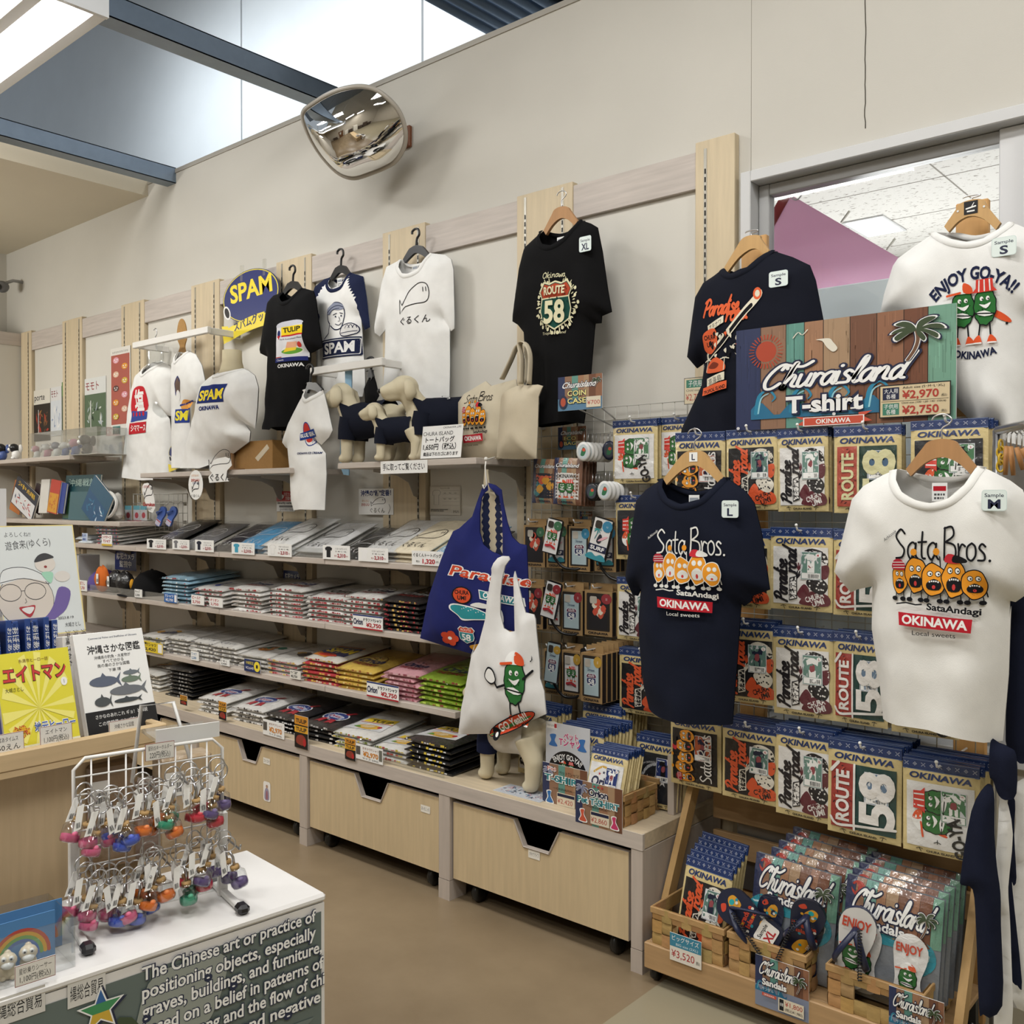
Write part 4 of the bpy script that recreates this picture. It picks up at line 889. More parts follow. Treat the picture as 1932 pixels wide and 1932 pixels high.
garment('hanging_shirt','white tee with a big line-drawn fish and hiragana under it, high on the wall','shirt',3.02,ZB((1590,300),(1700,312),(1745,345),(1762,420),(1770,755),(1768,850),(1745,868),(1700,800),(1688,770),(1735,840),(1738,1100),(1730,1475),(1640,1462),(1500,1474),(1360,1490),(1238,1490),(1262,1100),(1266,860),(1225,908),(1188,880),(1186,840),(1240,520),(1275,400),(1382,345)),ZB((1395,410),(1440,460),(1490,465),(1550,430),(1578,350)),ZB((1420,375),(1490,372),(1560,340)),WHITE,0.05,arts=[(art_gurukun(),(756,546,811,612))],seed=3,tag_px=ZB((1485,385))[0])
hanger('black plastic hanger holding the white fish tee',3.015,ZB((1490,245))[0],ZB((1400,348))[0],ZB((1585,305))[0],ZB((1495,120))[0],'plastic')
garment('hanging_shirt','black tee with a luncheon-meat can print, hung in front of the post','shirt',2.90,ZB((655,552),(740,575),(760,640),(780,800),(808,985),(722,1030),(716,1200),(690,1320),(672,1575),(600,1570),(522,1574),(500,1594),(440,1590),(380,1562),(400,1500),(412,1200),(415,1060),(354,1030),(356,1000),(390,800),(415,650),(450,610),(522,582)),ZB((535,630),(580,668),(620,650),(645,600)),ZB((550,610),(590,608),(630,585)),hexc('0b0b0d'),0.06,arts=[(art_tulip(),(519,606,571,693))],seed=4,tag_px=ZB((600,615))[0])
hanger('black plastic hanger holding the black can-print tee',2.895,ZB((590,505))[0],ZB((528,580))[0],ZB((655,555))[0],ZB((595,388))[0],'plastic')
garment('hanging_shirt','large black tee with a highway shield and leaves, sample XL sticker','shirt',2.93,ZC_((905,290),(985,315),(1035,345),(1070,520),(1110,800),(1138,960),(1066,990),(1062,1042),(1018,1046),(1012,1100),(985,1430),(935,1775),(860,1765),(780,1778),(600,1800),(545,1790),(520,1500),(498,1110),(455,1055),(415,1030),(440,830),(465,650),(505,490),(570,430),(640,365)),ZC_((660,430),(710,490),(770,500),(850,440),(895,350)),ZC_((690,378),(760,380),(850,340)),hexc('0a0a0c'),0.07,arts=[(art_route58(True),(1014,512,1091,632))],stickers=[('XL',1091,445,1114,474)],seed=5,tag_px=ZC_((770,415))[0])
hanger('varnished wooden hanger holding the black highway shield tee',2.925,ZC_((772,196))[0],ZC_((648,372))[0],ZC_((895,300))[0],ZC_((775,78))[0],'wood')
garment('hanging_shirt','white kids tee with blue and red ice cream logo, hung below the black tee','shirt',2.80,ZB((812,1290),(850,1440),(882,1590),(858,1640),(802,1698),(762,1668),(832,1760))+ZG((528,60),(515,318),(400,312),(292,322),(270,250),(262,40))+ZB((556,1720),(545,1722),(514,1680),(560,1540),(640,1380),(690,1290)),ZB((700,1345),(740,1370),(790,1330)),ZB((720,1290),(760,1290)),WHITE,0.05,arts=[(art_blueseal(),(560,793,597,862))],seed=6)
hanger('black plastic hanger holding the ice cream logo tee',2.795,ZB((718,1240))[0],ZB((690,1296))[0],ZB((810,1292))[0],ZB((718,1110))[0],'plastic')
garment('hanging_shirt','white tee with a red salt-packet print, on a clear torso form','shirt',3.0,ZA((1195,520),(1245,545),(1272,610),(1268,800),(1262,912),(1215,900),(1182,850),(1240,930),(1262,1100),(1290,1372),(1100,1378),(918,1352),(930,1200),(950,900),(975,720),(1005,600),(1085,530)),ZA((1085,570),(1105,612),(1140,590),(1180,540)),ZA((1100,515),(1150,505)),WHITE,0.07,arts=[(art_salt(),(245,730,276,819))],seed=7)
def clear_form():
    b=P(293,700,y=3.0);t=thing('torso_form','clear plastic torso form inside the salt-packet tee','mannequin',b)
    MB().lathe([(0.055,0.0),(0.05,0.06),(0.05,0.13),(0.056,0.19)],(0,0,-0.02),18,WHITE,'clear').build('neck',t)
    MB().lathe([(0.16,-0.5),(0.15,-0.2),(0.17,-0.05),(0.06,0.0)],(0,0,-0.02),18,WHITE,'clear',sq=(1,0.3)).build('chest',t)
    MB().tube([(0,0,0.16)]+[(0.02*math.cos(w)-0.0,0,0.235+0.025*math.sin(w))for w in[-1.57+k*0.4 for k in range(11)]],0.003,hexc('b9b9bb'),'metal',n=6).build('hook',t)
clear_form()
garment('hanging_shirt','white tee with a blue and yellow snack print, behind the salt-packet tee','shirt',2.93,ZA((1375,430),(1430,460),(1475,540),(1498,655),(1480,770),(1380,822),(1385,900),(1395,1100),(1400,1285),(1260,1290),(1255,1000),(1258,700),(1262,520),(1300,440)),ZA((1305,480),(1325,515),(1350,480)),ZA((1330,440),),WHITE,0.05,arts=[(art_smv(),(327,710,354,797))],seed=8)
def card_head():
    pts=[P(*q,y=2.94)for q in ZA((1288,330),(1300,230),(1325,198),(1350,240),(1360,330),(1345,400),(1355,470),(1330,515),(1300,450),(1310,400))]
    b=pts[4];t=thing('cardboard_form','oval brown cardboard shirt form in the snack-print tee','mannequin',b)
    MB().prism([p-b for p in catmull([tuple(q)for q in pts],4,True)for p in[Vector(p)]],(0,0.006,0),hexc('a8824f'),'carton').build('card',t)
card_head()
sp=garment('mannequin_shirt','white tee with a blue and yellow meat logo box, on a cream bust','shirt',2.86,ZA((1775,560),(1815,578),(1860,612),(1886,700),(1878,850),(1862,1000),(1785,962),(1828,1020),(1820,1095),(1720,1170),(1630,1240),(1560,1292),(1362,1292),(1400,1120),(1440,950),(1480,760),(1510,655),(1560,605),(1600,592)),ZA((1620,612),(1680,622),(1740,590)),ZA((1640,575),(1720,560)),WHITE,0.11,0.06,arts=[(art_spam_box(),(373,725,425,776))],seed=9)
b_=P(438,700,y=2.86)
t=thing('bust_mannequin','cream fabric bust neck standing in the meat logo tee','mannequin',(b_.x,2.86,ZT2))
MB().lathe([(0.075,0.36),(0.062,0.40),(0.052,0.44),(0.05,0.50),(0.048,0.50),(0.0,0.502)],(0,0,P(438,690,y=2.86).z-ZT2-0.42),20,hexc('c9bea0'),'cloth').build('neck',t)
MB().lathe([(0.09,0),(0.09,0.012),(0.012,0.016),(0.012,0.3)],(0,0,0),16,hexc('7a5a3a'),'wood').build('stand',t)
# rails
def rail(label,a,b,y):
    A,B=P(*a,y=y),P(*b,y=y);base=B;t=thing('hanging_rail',label,'rail',base)
    MB().box((A.x-B.x,-0.012,-0.018),(0,0.012,0.018),hexc('dedcd8'),'enamel',0.003).build('bar',t)
    for x in(A.x-B.x+0.03,-0.02):MB().box((x-0.008,0.012,-0.02),(x+0.008,PF-y,0.016),hexc('dedcd8'),'enamel',0.003).build('arm',t)
rail('white hanging rail above the white mannequin shirts',(253,650),(395,622),2.86)
rail('white hanging rail passing in front of the raglan shirt',(588,695),(724,682),2.84)
# small black garment and pale blue tote on the rail
garment('hanging_shirt','small black kids top hanging from the rail behind the dogs','shirt',2.86,ZB((1172,1170),(1195,1240),(1218,1340),(1195,1380),(1165,1380),(1162,1480),(1105,1470),(1118,1380),(1110,1290),(1140,1220)),[],[],hexc('0c0c0e'),0.03,seed=10)
hanger('slim black hook holding the small black top',2.855,ZB((1160,1150))[0],ZB((1140,1200))[0],ZB((1180,1200))[0],ZB((1168,1058))[0],'plastic')
garment('pale_tote','pale blue tote bag on a long strap, hanging behind the dog mannequins','bag',2.87,ZB((985,1100),(1022,1100),(1020,1300),(1018,1480),(1000,1920),(960,1915),(935,1850),(940,1500),(990,1400)),[],[],hexc('8fb4cf'),0.02,seed=11,body='bag_body')
# canvas totes on the shelf
def tote(label,y,outline,arts,col,handle,seed,thick=0.05):
    t=garment('tote_bag',label,'bag',y,outline,[],[],col,thick,0.05,arts=arts,seed=seed,body='bag_body',fold=1.2)
    pl=Plane2(y);b=Vector(t.location)
    for hq in handle:
        pts=[pl.at(*pl.px(*q),0.02)-b for q in catmull(hq,5)];MB().tube(pts,0.016,col,'cloth',n=6,flat=(1,0.2)).build('handle',t)
    return t
def art_tote():
    A=Art();script_word(A,'Sata',0.02,0.80,0.09,0.014,INK,0.2,width=0.45);script_word(A,'Bros',0.5,0.82,0.09,0.014,INK,0.2,width=0.45);donut_row(A,0.05,0.30,0.82,0.50,INK);A.text('SataAndagi',0.7,0.22,0.05,INK,w=0.5,bold=0.03).poly([(0.10,0.19),(0.80,0.21),(0.79,0.07),(0.10,0.05)],hexc('b3222f')).text('OKINAWA',0.45,0.09,0.08,WHITE,w=0.6,bold=0.035).text('Local sweets',0.42,-0.01,0.035,INK,w=0.4);return A
CANV=hexc('c9bfa9')
tote('cream canvas tote with the orange doughnut faces print, on the display shelf',2.86,ZC_((260,1500),(440,1450),(450,1500),(445,1900),(440,1990),(300,2040),(100,2030),(20,2020),(20,1620),(60,1560),(220,1465)),[(art_tote(),(871,738,928,840))],CANV,[ZC_((360,1455),(420,1330),(470,1220),(520,1200),(545,1260),(540,1480))],12)
tote('cream canvas tote without print, in front of the black shield tee',2.82,ZC_((445,1500),(600,1490),(635,1500),(605,1580),(600,1800),(590,2030),(520,2035),(340,2030),(300,2020),(320,1750),(330,1600)),[],hexc('c6bba5'),[ZC_((500,1490),(505,1320),(490,1200),(535,1195),(568,1290),(560,1490))],13)
# meat logo signs
def disc_sign(label,y,cu,cv,wu,hv):
    p=P(cu,cv,y=y);k=(P(cu+wu/2,cv,y=y).x-P(cu-wu/2,cv,y=y).x);kz=P(cu,cv-hv/2,y=y).z-P(cu,cv+hv/2,y=y).z
    t=thing('shop_sign',label,'sign',p)
    rim=[(0.5*math.cos(w),0.08+0.42*math.sin(w))for w in[2*PI*i/40 for i in range(40)]]
    MB().prism([(a*k,0,b*kz)for a,b in rim],(0,0.004,0),hexc('1f2c63'),'gloss').build('board',t)
    A=Art().circ(0,0.08,0.49,hexc('d9c94a'),0.41,n=40).circ(0,0.08,0.475,hexc('222f6c'),0.395,n=40)
    A.text('SPAM',0.02,0.05,0.28,hexc('f0d93a'),w=0.74,bold=0.03,rot=0.08).circ(-0.42,-0.12,0.06,WHITE,0.12,rot=0.3).circ(-0.42,-0.12,0.04,INK,0.09,rot=0.3)
    top=[(-0.42+0.9*s,-0.22-0.16*(1-s)+0.05*math.sin(s*PI))for s in[i/8 for i in range(9)]];A.poly(top+[(a+0.02,b-0.22)for a,b in top[::-1]],hexc('e6d13a')).poly([(-0.52,-0.32),(-0.40,-0.34),(-0.36,-0.58),(-0.48,-0.62)],hexc('e6d13a'))
    A.text('スパムグッズ',0.04,-0.38,0.11,hexc('1c2452'),w=0.66,bold=0.03,rot=0.18)
    B=Art().put(A,0,0,k,kz);MB().art(B,flat((0,-0.0005,0),(1,0,0),(0,0,1)),'gloss').build('print',t)
    for u in(-0.15,0.25):MB().box((u*k-0.012,-0.003,0.34*kz),(u*k+0.012,0.006,0.60*kz),WHITE,'clear').build('tape_tab',t)
disc_sign('round navy and yellow meat brand sign, high on the wall beside the black tee',3.02,472,567,106,118)
disc_sign('small round navy and yellow meat brand sign on the shelf behind the bust shirt',2.96,340,858,44,52)
# ================================================================== DISPLAY SHELF: DOGS, CARDS
def card(label,y,r,art,name='sign',th=0.002,lean=0.0,col=WHITE,mat='paper',cat=None,group=None,x=None,rim=None):
    """a flat card seen at pixel rectangle r; art = unit Art, width:height kept by r; lean tips its top to the back"""
    u0,v0,u1,v1=r;vm,um=(v0+v1)/2,(u0+u1)/2
    a,b=(P(u0,vm,y=y),P(u1,vm,y=y))if x is None else(P(u0,vm,x=x),P(u1,vm,x=x))
    zt,zb=(P(um,v0,y=y).z,P(um,v1,y=y).z)if x is None else(P(um,v0,x=x).z,P(um,v1,x=x).z)
    ux=Vector((b.x-a.x,b.y-a.y,0));w=ux.length;ux.normalize();h=(zt-zb)/math.cos(lean)
    n=ux.cross(Vector((0,0,1)));uy=Vector((0,0,math.cos(lean)))-n*math.sin(lean);nn=ux.cross(uy)
    base=Vector((a.x+b.x,a.y+b.y,0))/2;base.z=zb
    t=tag(bpy.data.objects.new(name,None),label,cat or name.split('_')[-1],group);m=MB();o=-ux*w/2
    c4=[o,o+ux*w,o+ux*w+uy*h,o+uy*h];m.prism([p-nn*th for p in c4],nn*th,col,mat)
    if art:m.art(Art(0.00008).put(art,0,0,w,h),lambda p,q,l:o+ux*p+uy*q+nn*l,mat)
    me=m.mesh(name);bpy.data.objects.remove(t);ob=bpy.data.objects.new(name,me);COL.objects.link(ob);ob.location=base
    return tag(ob,label,cat or name.split('_')[-1],group)
def dog(label,loc,yaw,k,shirt,sleeve=None,art=None,headless=False,cat='dog mannequin'):
    t=thing('dog_mannequin',label,cat,loc,(0,0,yaw));t.scale=(k,k,k)
    m=MB();T=lambda pts,r:m.tube(pts,r,WHITE,'doll',n=12)
    m.ell((0.05,0,0.185),(0.075,0.062,0.075),WHITE,'doll');m.ell((-0.15,0,0.19),(0.07,0.062,0.07),WHITE,'doll');T([(0.05,0,0.19),(-0.05,0,0.195),(-0.16,0,0.195)],[0.07,0.064,0.064])
    T([(0.05,0,0.20),(0.085,0,0.25),(0.115,0,0.30)],[0.062,0.050,0.044])
    m.ell((0.125,0,0.315),(0.062,0.052,0.052),WHITE,'doll');T([(0.13,0,0.312),(0.19,0,0.300),(0.228,0,0.290)],[0.045,0.033,0.021]);T([(0.14,0,0.285),(0.19,0,0.272),(0.212,0,0.268)],[0.03,0.02,0.012])
    for s in(-1,1):
        T([(0.055,s*0.04,0.17),(0.06,s*0.042,0.09),(0.06,s*0.042,0.025)],[0.035,0.028,0.026]);m.ell((0.07,s*0.042,0.022),(0.036,0.027,0.022),WHITE,'doll')
        T([(-0.15,s*0.035,0.19),(-0.185,s*0.042,0.11),(-0.175,s*0.042,0.025)],[0.055,0.036,0.027]);m.ell((-0.165,s*0.042,0.022),(0.036,0.027,0.022),WHITE,'doll')
    T([(-0.2,0,0.225),(-0.24,0,0.245),(-0.27,0,0.24)],[0.026,0.018,0.012])
    o=m.build('body',t)
    md=o.modifiers.new('r','REMESH');md.mode='VOXEL';md.voxel_size=0.0065;md.use_smooth_shade=True
    md=o.modifiers.new('s','SMOOTH');md.factor=0.6;md.iterations=6
    for s in(-1,1):
        m=MB();pts=[]
        m.tube([(0.115,s*0.046,0.345),(0.105,s*0.064,0.325),(0.098,s*0.070,0.285),(0.105,s*0.070,0.25)],[0.012,0.026,0.03,0.012],hexc('cdc3a8'),'skin',n=10,flat=(1,0.45));m.build('ear',t)
    m=MB().ell((0.232,0,0.297),(0.010,0.012,0.010),hexc('141414'),'gloss');m.build('nose',t)
    m=MB();prof=[(0.078,0.068,0.228),(0.05,0.083,0.185),(0.0,0.082,0.188),(-0.08,0.079,0.193),(-0.14,0.085,0.196),(-0.152,0.084,0.196)];vs=[];N=20
    for x,r,z in prof:
        for q in range(N):
            w=2*PI*q/N;rr=r*(1+0.03*math.sin(5*w+x*60));vs.append((x+(0.035*math.cos(w)if x>0.06 else 0),rr*math.sin(w)*0.92,z+rr*math.cos(w)))
    fs=[(i*N+q,i*N+(q+1)%N,(i+1)*N+(q+1)%N,(i+1)*N+q)for i in range(len(prof)-1)for q in range(N)]
    m.add(vs,[f[::-1]for f in fs],shirt,'cloth',True)
    if art:
        m.art(art,lambda x,y,l:Vector((-0.115+y*0.16,(x-0.5)*0.13,0.193+math.sqrt(max(0.0001,(0.087+l)**2-((x-0.5)*0.13/0.92)**2)))),'cloth',0.012)
    m.build('dog_shirt',t)
    for s in(-1,1):
        m=MB().tube([(0.045,s*0.04,0.20),(0.056,s*0.043,0.15),(0.060,s*0.044,0.105)],[0.045,0.042,0.039],sleeve or shirt,'cloth',n=12,cap=False);m.build('sleeve',t)
    return t
zd=ZT1+0.001
dog('cream dog mannequin in a navy shirt, its head in profile to the left',(P(686,800,y=2.875).x,2.875,zd),math.radians(190),1.04,hexc('141826'))
dog('smallest cream dog mannequin, its head under the chin of the drooping-eared one',(P(740,830,y=2.77).x,2.772,zd),math.radians(200),0.70,hexc('141826'))
dog('cream dog mannequin in a navy shirt, turned towards the aisle, white card before it',(P(818,830,y=2.875).x,2.878,zd),math.radians(226),1.0,hexc('141826'),art=Art().text('ぐるくん',0.5,0.3,0.2,WHITE,w=0.8))
A=Art().text('OKINAWA LIFE',0.74,0.90,0.06,INK,w=0.44).text('CHURA ISLAND',0.40,0.70,0.12,hexc('333338'),w=0.74).text('トートバッグ',0.46,0.50,0.13,INK,w=0.72,bold=0.02).text('1,650円（税込）',0.46,0.27,0.15,INK,w=0.82,bold=0.02).text('商品は下のカゴにあります',0.5,0.08,0.09,INK,w=0.86,bold=0.02)
card('white price card for tote bags leaning on the display shelf, 1,650 yen',TY+0.03,(793,802,869,864),A,'price_card',lean=0.12)
MB_=MB
A=Art().text('手に取ってご覧ください',0.5,0.3,0.42,INK,w=0.9,bold=0.01)
card('long white strip on the shelf edge asking shoppers to pick goods up',TY-0.003,(718,869,806,893),A,'shelf_label')
q=P(440,890,y=2.88);q2=P(514,890,y=2.88);t=thing('cardboard_box','brown cardboard box standing on the shelf behind the bust shirt','box',((q.x+q2.x)/2,2.95,ZT2+0.001));h_=(q2.x-q.x)/2;hz=P(470,833,y=2.88).z-ZT2
MB().box((-h_,-0.07,0),(h_,0.08,hz),hexc('9a7443'),'carton',0.002).build('box_body',t);MB().prism([(h_*0.15,-0.0715,hz*0.42),(h_*0.75,-0.0715,hz*0.86),(h_*0.86,-0.0715,hz*0.72),(h_*0.3,-0.0715,hz*0.3)],(0,0.0012,0),hexc('c4b79c'),'gloss').build('tape',t)
# signs on the wall and shelves
A=Art().text('沖縄の"新"定番！',0.5,0.74,0.17,hexc('25376f'),w=0.88,bold=0.03,rot=0.02).text('ほんとに',0.2,0.5,0.07,hexc('d08a3c'),w=0.2).text('かわいい',0.2,0.33,0.10,hexc('b7402f'),w=0.24,bold=0.02);fish(A,0.36,0.30,0.42,INK,0.015);A.text('ぐるくん',0.55,0.09,0.15,INK,w=0.42).line([(0.86,0.05),(0.92,0.25),(0.88,0.4)],0.012,hexc('777777'),smooth=3)
card('white handwritten fish sign on the post above the white shirts',PF-0.004,(677,922,742,971),A,'paper_sign')
A=Art().rect(0.02,0.02,0.98,0.98,hexc('c9c4ba')).rect(0.03,0.03,0.97,0.97,hexc('d3cfc6')).line([(0.1,0.80),(0.15,0.86),(0.3,0.86),(0.36,0.80),(0.33,0.68),(0.30,0.70),(0.30,0.36),(0.14,0.36),(0.14,0.70),(0.10,0.68)],0.008,hexc('555555'),True).text('Tシャツサイズ表',0.5,0.90,0.04,hexc('444444'),w=0.3)
for k in range(5):A.line([(0.42,0.34+k*0.125),(0.96,0.34+k*0.125)],0.004,hexc('777777'))
for k in range(6):A.text('S M L'.split()[k%3]+str(60+k),0.5+(k%3)*0.17,0.74-(k//3)*0.2,0.035,hexc('444444'))
A.lines_of_text(0.04,0.12,0.62,0.22,2,hexc('444444')).text('かなち',0.86,0.08,0.08,hexc('333333'),w=0.18)
card('size chart sheet with a shirt outline, pinned behind the navy eco bag',WY-0.016,(811,917,869,972),A,'size_chart',col=hexc('cfcac0'),cat='chart')
def sec_sign(label,y,r):
    A=Art().rect(0,0,1,1,hexc('1d2c6c')).text('防犯カメラ',0.5,0.56,0.24,WHITE,w=0.82,bold=0.02).text('監視中',0.5,0.18,0.24,WHITE,w=0.56,bold=0.02);card(label,y,r,A,'warning_sign',mat='gloss')
sec_sign('navy security camera notice on the post above the beer shirts',PF-0.004,(535,1077,567,1111));sec_sign('navy security camera notice behind the caps on the second shelf',WY-0.1,(217,1038,257,1076))
A=Art().rect(0,0.5,1,1,hexc('b22a30')).text('防犯カメラ',0.66,0.78,0.14,WHITE,w=0.5).text('作動中',0.66,0.58,0.14,WHITE,w=0.36).blob([(0.12,0.72),(0.3,0.85),(0.42,0.74),(0.3,0.62)],WHITE).text('Security camera',0.5,0.38,0.11,INK,w=0.9,bold=0.02).rect(0.15,0.2,0.95,0.3,hexc('555555')).text('감시카메라 작동중',0.55,0.05,0.10,INK,w=0.75)
card('red and white security camera sign on the post behind the ice cream tee',PF-0.004,(522,927,556,965),A,'warning_sign',mat='gloss')
def shaped(label,y,pts,art,r,name='paper_sign',col=WHITE):
    P0=[P(u,v,y=y)for u,v in pts];b=P0[0].copy();m=MB();m.prism([p-b for p in P0],(0,0.002,0),col,'paper')
    u0,v0,u1,v1=r;a,c=P(u0,(v0+v1)/2,y=y),P(u1,(v0+v1)/2,y=y);zt,zb=P((u0+u1)/2,v0,y=y).z,P((u0+u1)/2,v1,y=y).z
    m.art(Art().put(art,0,0,c.x-a.x,zt-zb),XZ((a.x-b.x,-0.0005,zb-b.z)));o=m.build(name);o.location=b;return tag(o,label,'sign')
A=Art();fish(A,0.0,0.48,0.98,INK,0.025);A.text('ぐるくん',0.52,0.08,0.24,INK,w=0.9,bold=0.01)
shaped('white cut-out fish sign clipped on the display shelf edge',TY-0.02,[(394,873),(410,865),(425,862),(435,866),(437,878),(428,888),(427,898),(432,908),(395,911),(393,900),(400,892),(394,886)],A,(394,864,436,910))
A=Art();fish(A,0.25,0.22,0.5,INK,0.03);A.text('おきなわの',0.48,0.80,0.06,hexc('d08a3c'),w=0.5).text('かわいい',0.5,0.62,0.09,hexc('b7402f'),w=0.6,bold=0.03).text('デザイン',0.55,0.52,0.07,hexc('2e4b86'),w=0.5).text('ぐるくん',0.5,0.08,0.08,INK,w=0.6)
shaped('white oval fish sign hanging from the display shelf edge',TY-0.02,[(369+13.5*math.cos(w),915+28*math.sin(w))for w in[2*PI*k/28 for k in range(28)]],A,(356,888,382,942))
A=Art();fish(A,0.2,0.42,0.62,INK,0.03);A.text('Gurukun',0.55,0.22,0.12,hexc('a52a2a'),w=0.86,bold=0.035).text('いまが旬',0.35,0.84,0.09,hexc('a52a2a'),w=0.5).lines_of_text(0.3,0.08,0.8,0.18,2,hexc('555555'))
shaped('white long oval fish sign standing among the shoe key rings',2.86,[(268,918),(272,912),(279,911),(286,918),(291,940),(293,958),(288,968),(280,964),(273,945),(268,926)],A,(267,912,293,967))
# ================================================================== FOLDED SHIRTS IN CLEAR BAGS
def art_orion(ink,red,col=None,arc=None):
    A=Art()
    if col:A.circ(0.5,0.62,0.33,arc or hexc('c9a24a'),0.30,n=28).circ(0.5,0.62,0.31,col,0.28,n=28)
    for k,(x,y)in enumerate(((0.36,0.74),(0.5,0.79),(0.64,0.74))):A.poly([(x+(0.055 if i%2==0 else 0.022)*math.sin(i*PI/5),y+(0.055 if i%2==0 else 0.022)*math.cos(i*PI/5))for i in range(10)],red if k%2==0 else ink)
    A.text('Orion',0.5,0.40,0.26,ink,w=0.80,bold=0.035,shear=0.12).text('THE DRAFT',0.5,0.20,0.13,red,w=0.78,bold=0.035);return A
def art_pbr():
    A=Art();A.circ(0.5,0.56,0.42,WHITE,0.27,n=24).circ(0.5,0.56,0.38,hexc('2c3f80'),0.23,n=24).circ(0.5,0.56,0.28,hexc('c2ccdf'),0.10,n=20).text('Orion',0.5,0.51,0.11,hexc('b02a35'),w=0.42,bold=0.035)
    A.poly([(0.28,0.36),(0.46,0.36),(0.40,0.05),(0.32,0.14),(0.2,0.08)],hexc('b02a35')).poly([(0.54,0.36),(0.72,0.36),(0.78,0.10),(0.68,0.14),(0.58,0.05)],hexc('b02a35')).poly([(0.62,0.78),(0.78,0.98),(0.9,0.95),(0.74,0.74)],hexc('b02a35'));return A
def art_tulip_fold():
    A=Art();A.poly([(0.0,0.08),(0.14,0.86),(0.92,0.98),(1.0,0.24)],hexc('dfe0e2')).poly([(0.12,0.62),(0.14,0.86),(0.92,0.98),(0.95,0.72)],hexc('f0cf32')).text('TULIP',0.58,0.70,0.14,INK,w=0.6,bold=0.035,rot=0.1).line([(0.1,0.58),(0.96,0.68)],0.03,RED).blob([(0.25,0.24),(0.3,0.42),(0.7,0.50),(0.86,0.36),(0.6,0.2)],hexc('e0b03c')).blob([(0.36,0.3),(0.4,0.42),(0.66,0.46),(0.6,0.3)],hexc('e7cfa0')).circ(0.82,0.42,0.06,RED).blob([(0.2,0.24),(0.28,0.34),(0.4,0.24)],hexc('5d9a3a'));return A
def art_okinawa_blk():
    A=Art();A.poly([(0.0,0.28),(0.14,0.86),(0.92,0.98),(1.0,0.44)],hexc('1a1a1c')).line([(0.06,0.70),(0.5,0.86),(0.95,0.7)],0.06,hexc('d9b23a'),smooth=4).line([(0.04,0.62),(0.5,0.78),(0.97,0.62)],0.05,hexc('b3262c'),smooth=4).text('TULIP',0.5,0.80,0.12,hexc('e8c53c'),w=0.6,bold=0.035).text('OKINAWA',0.5,0.46,0.13,hexc('e3ded3'),w=0.62,bold=0.035);return A
def art_spam_fold():
    A=Art();A.poly([(0,0.1),(0.1,0.92),(0.95,1.0),(1,0.2)],hexc('223069')).poly([(0.0,0.1),(0.02,0.34),(0.6,0.1),(0.55,0.0)],hexc('e28b2c')).line([(0.05,0.85),(0.95,0.94)],0.05,hexc('e0872a')).text('SPAM',0.55,0.42,0.34,hexc('f0d430'),w=0.84,bold=0.035,rot=0.05).blob([(0.2,0.1),(0.3,0.3),(0.6,0.28),(0.8,0.12)],hexc('cf3b2c'));return A
def art_small(cols,seed):
    A=Art();r=random.Random(seed)
    for k in range(7):x,y=r.uniform(0.2,0.8),r.uniform(0.3,0.7);A.blob([(x-0.15,y),(x,y+0.14),(x+0.16,y+0.02),(x,y-0.12)],r.choice(cols),2)
    return A
def art_line_sketch(seed=0):
    A=Art();fish(A,0.05,0.32,0.9,hexc('777a80'),0.02);A.text('ぐるくん',0.5,0.06,0.16,hexc('777a80'),w=0.8);return A
def art_salt_fold():
    A=Art();A.blob([(0.02,0.5),(0.2,0.85),(0.8,0.98),(1.0,0.7),(0.8,0.42),(0.3,0.32)],hexc('b02a35')).text('シママース',0.5,0.56,0.2,WHITE,w=0.72,bold=0.035,rot=0.08);return A
FS_W,FS_D,FS_T=0.248,0.33,0.017
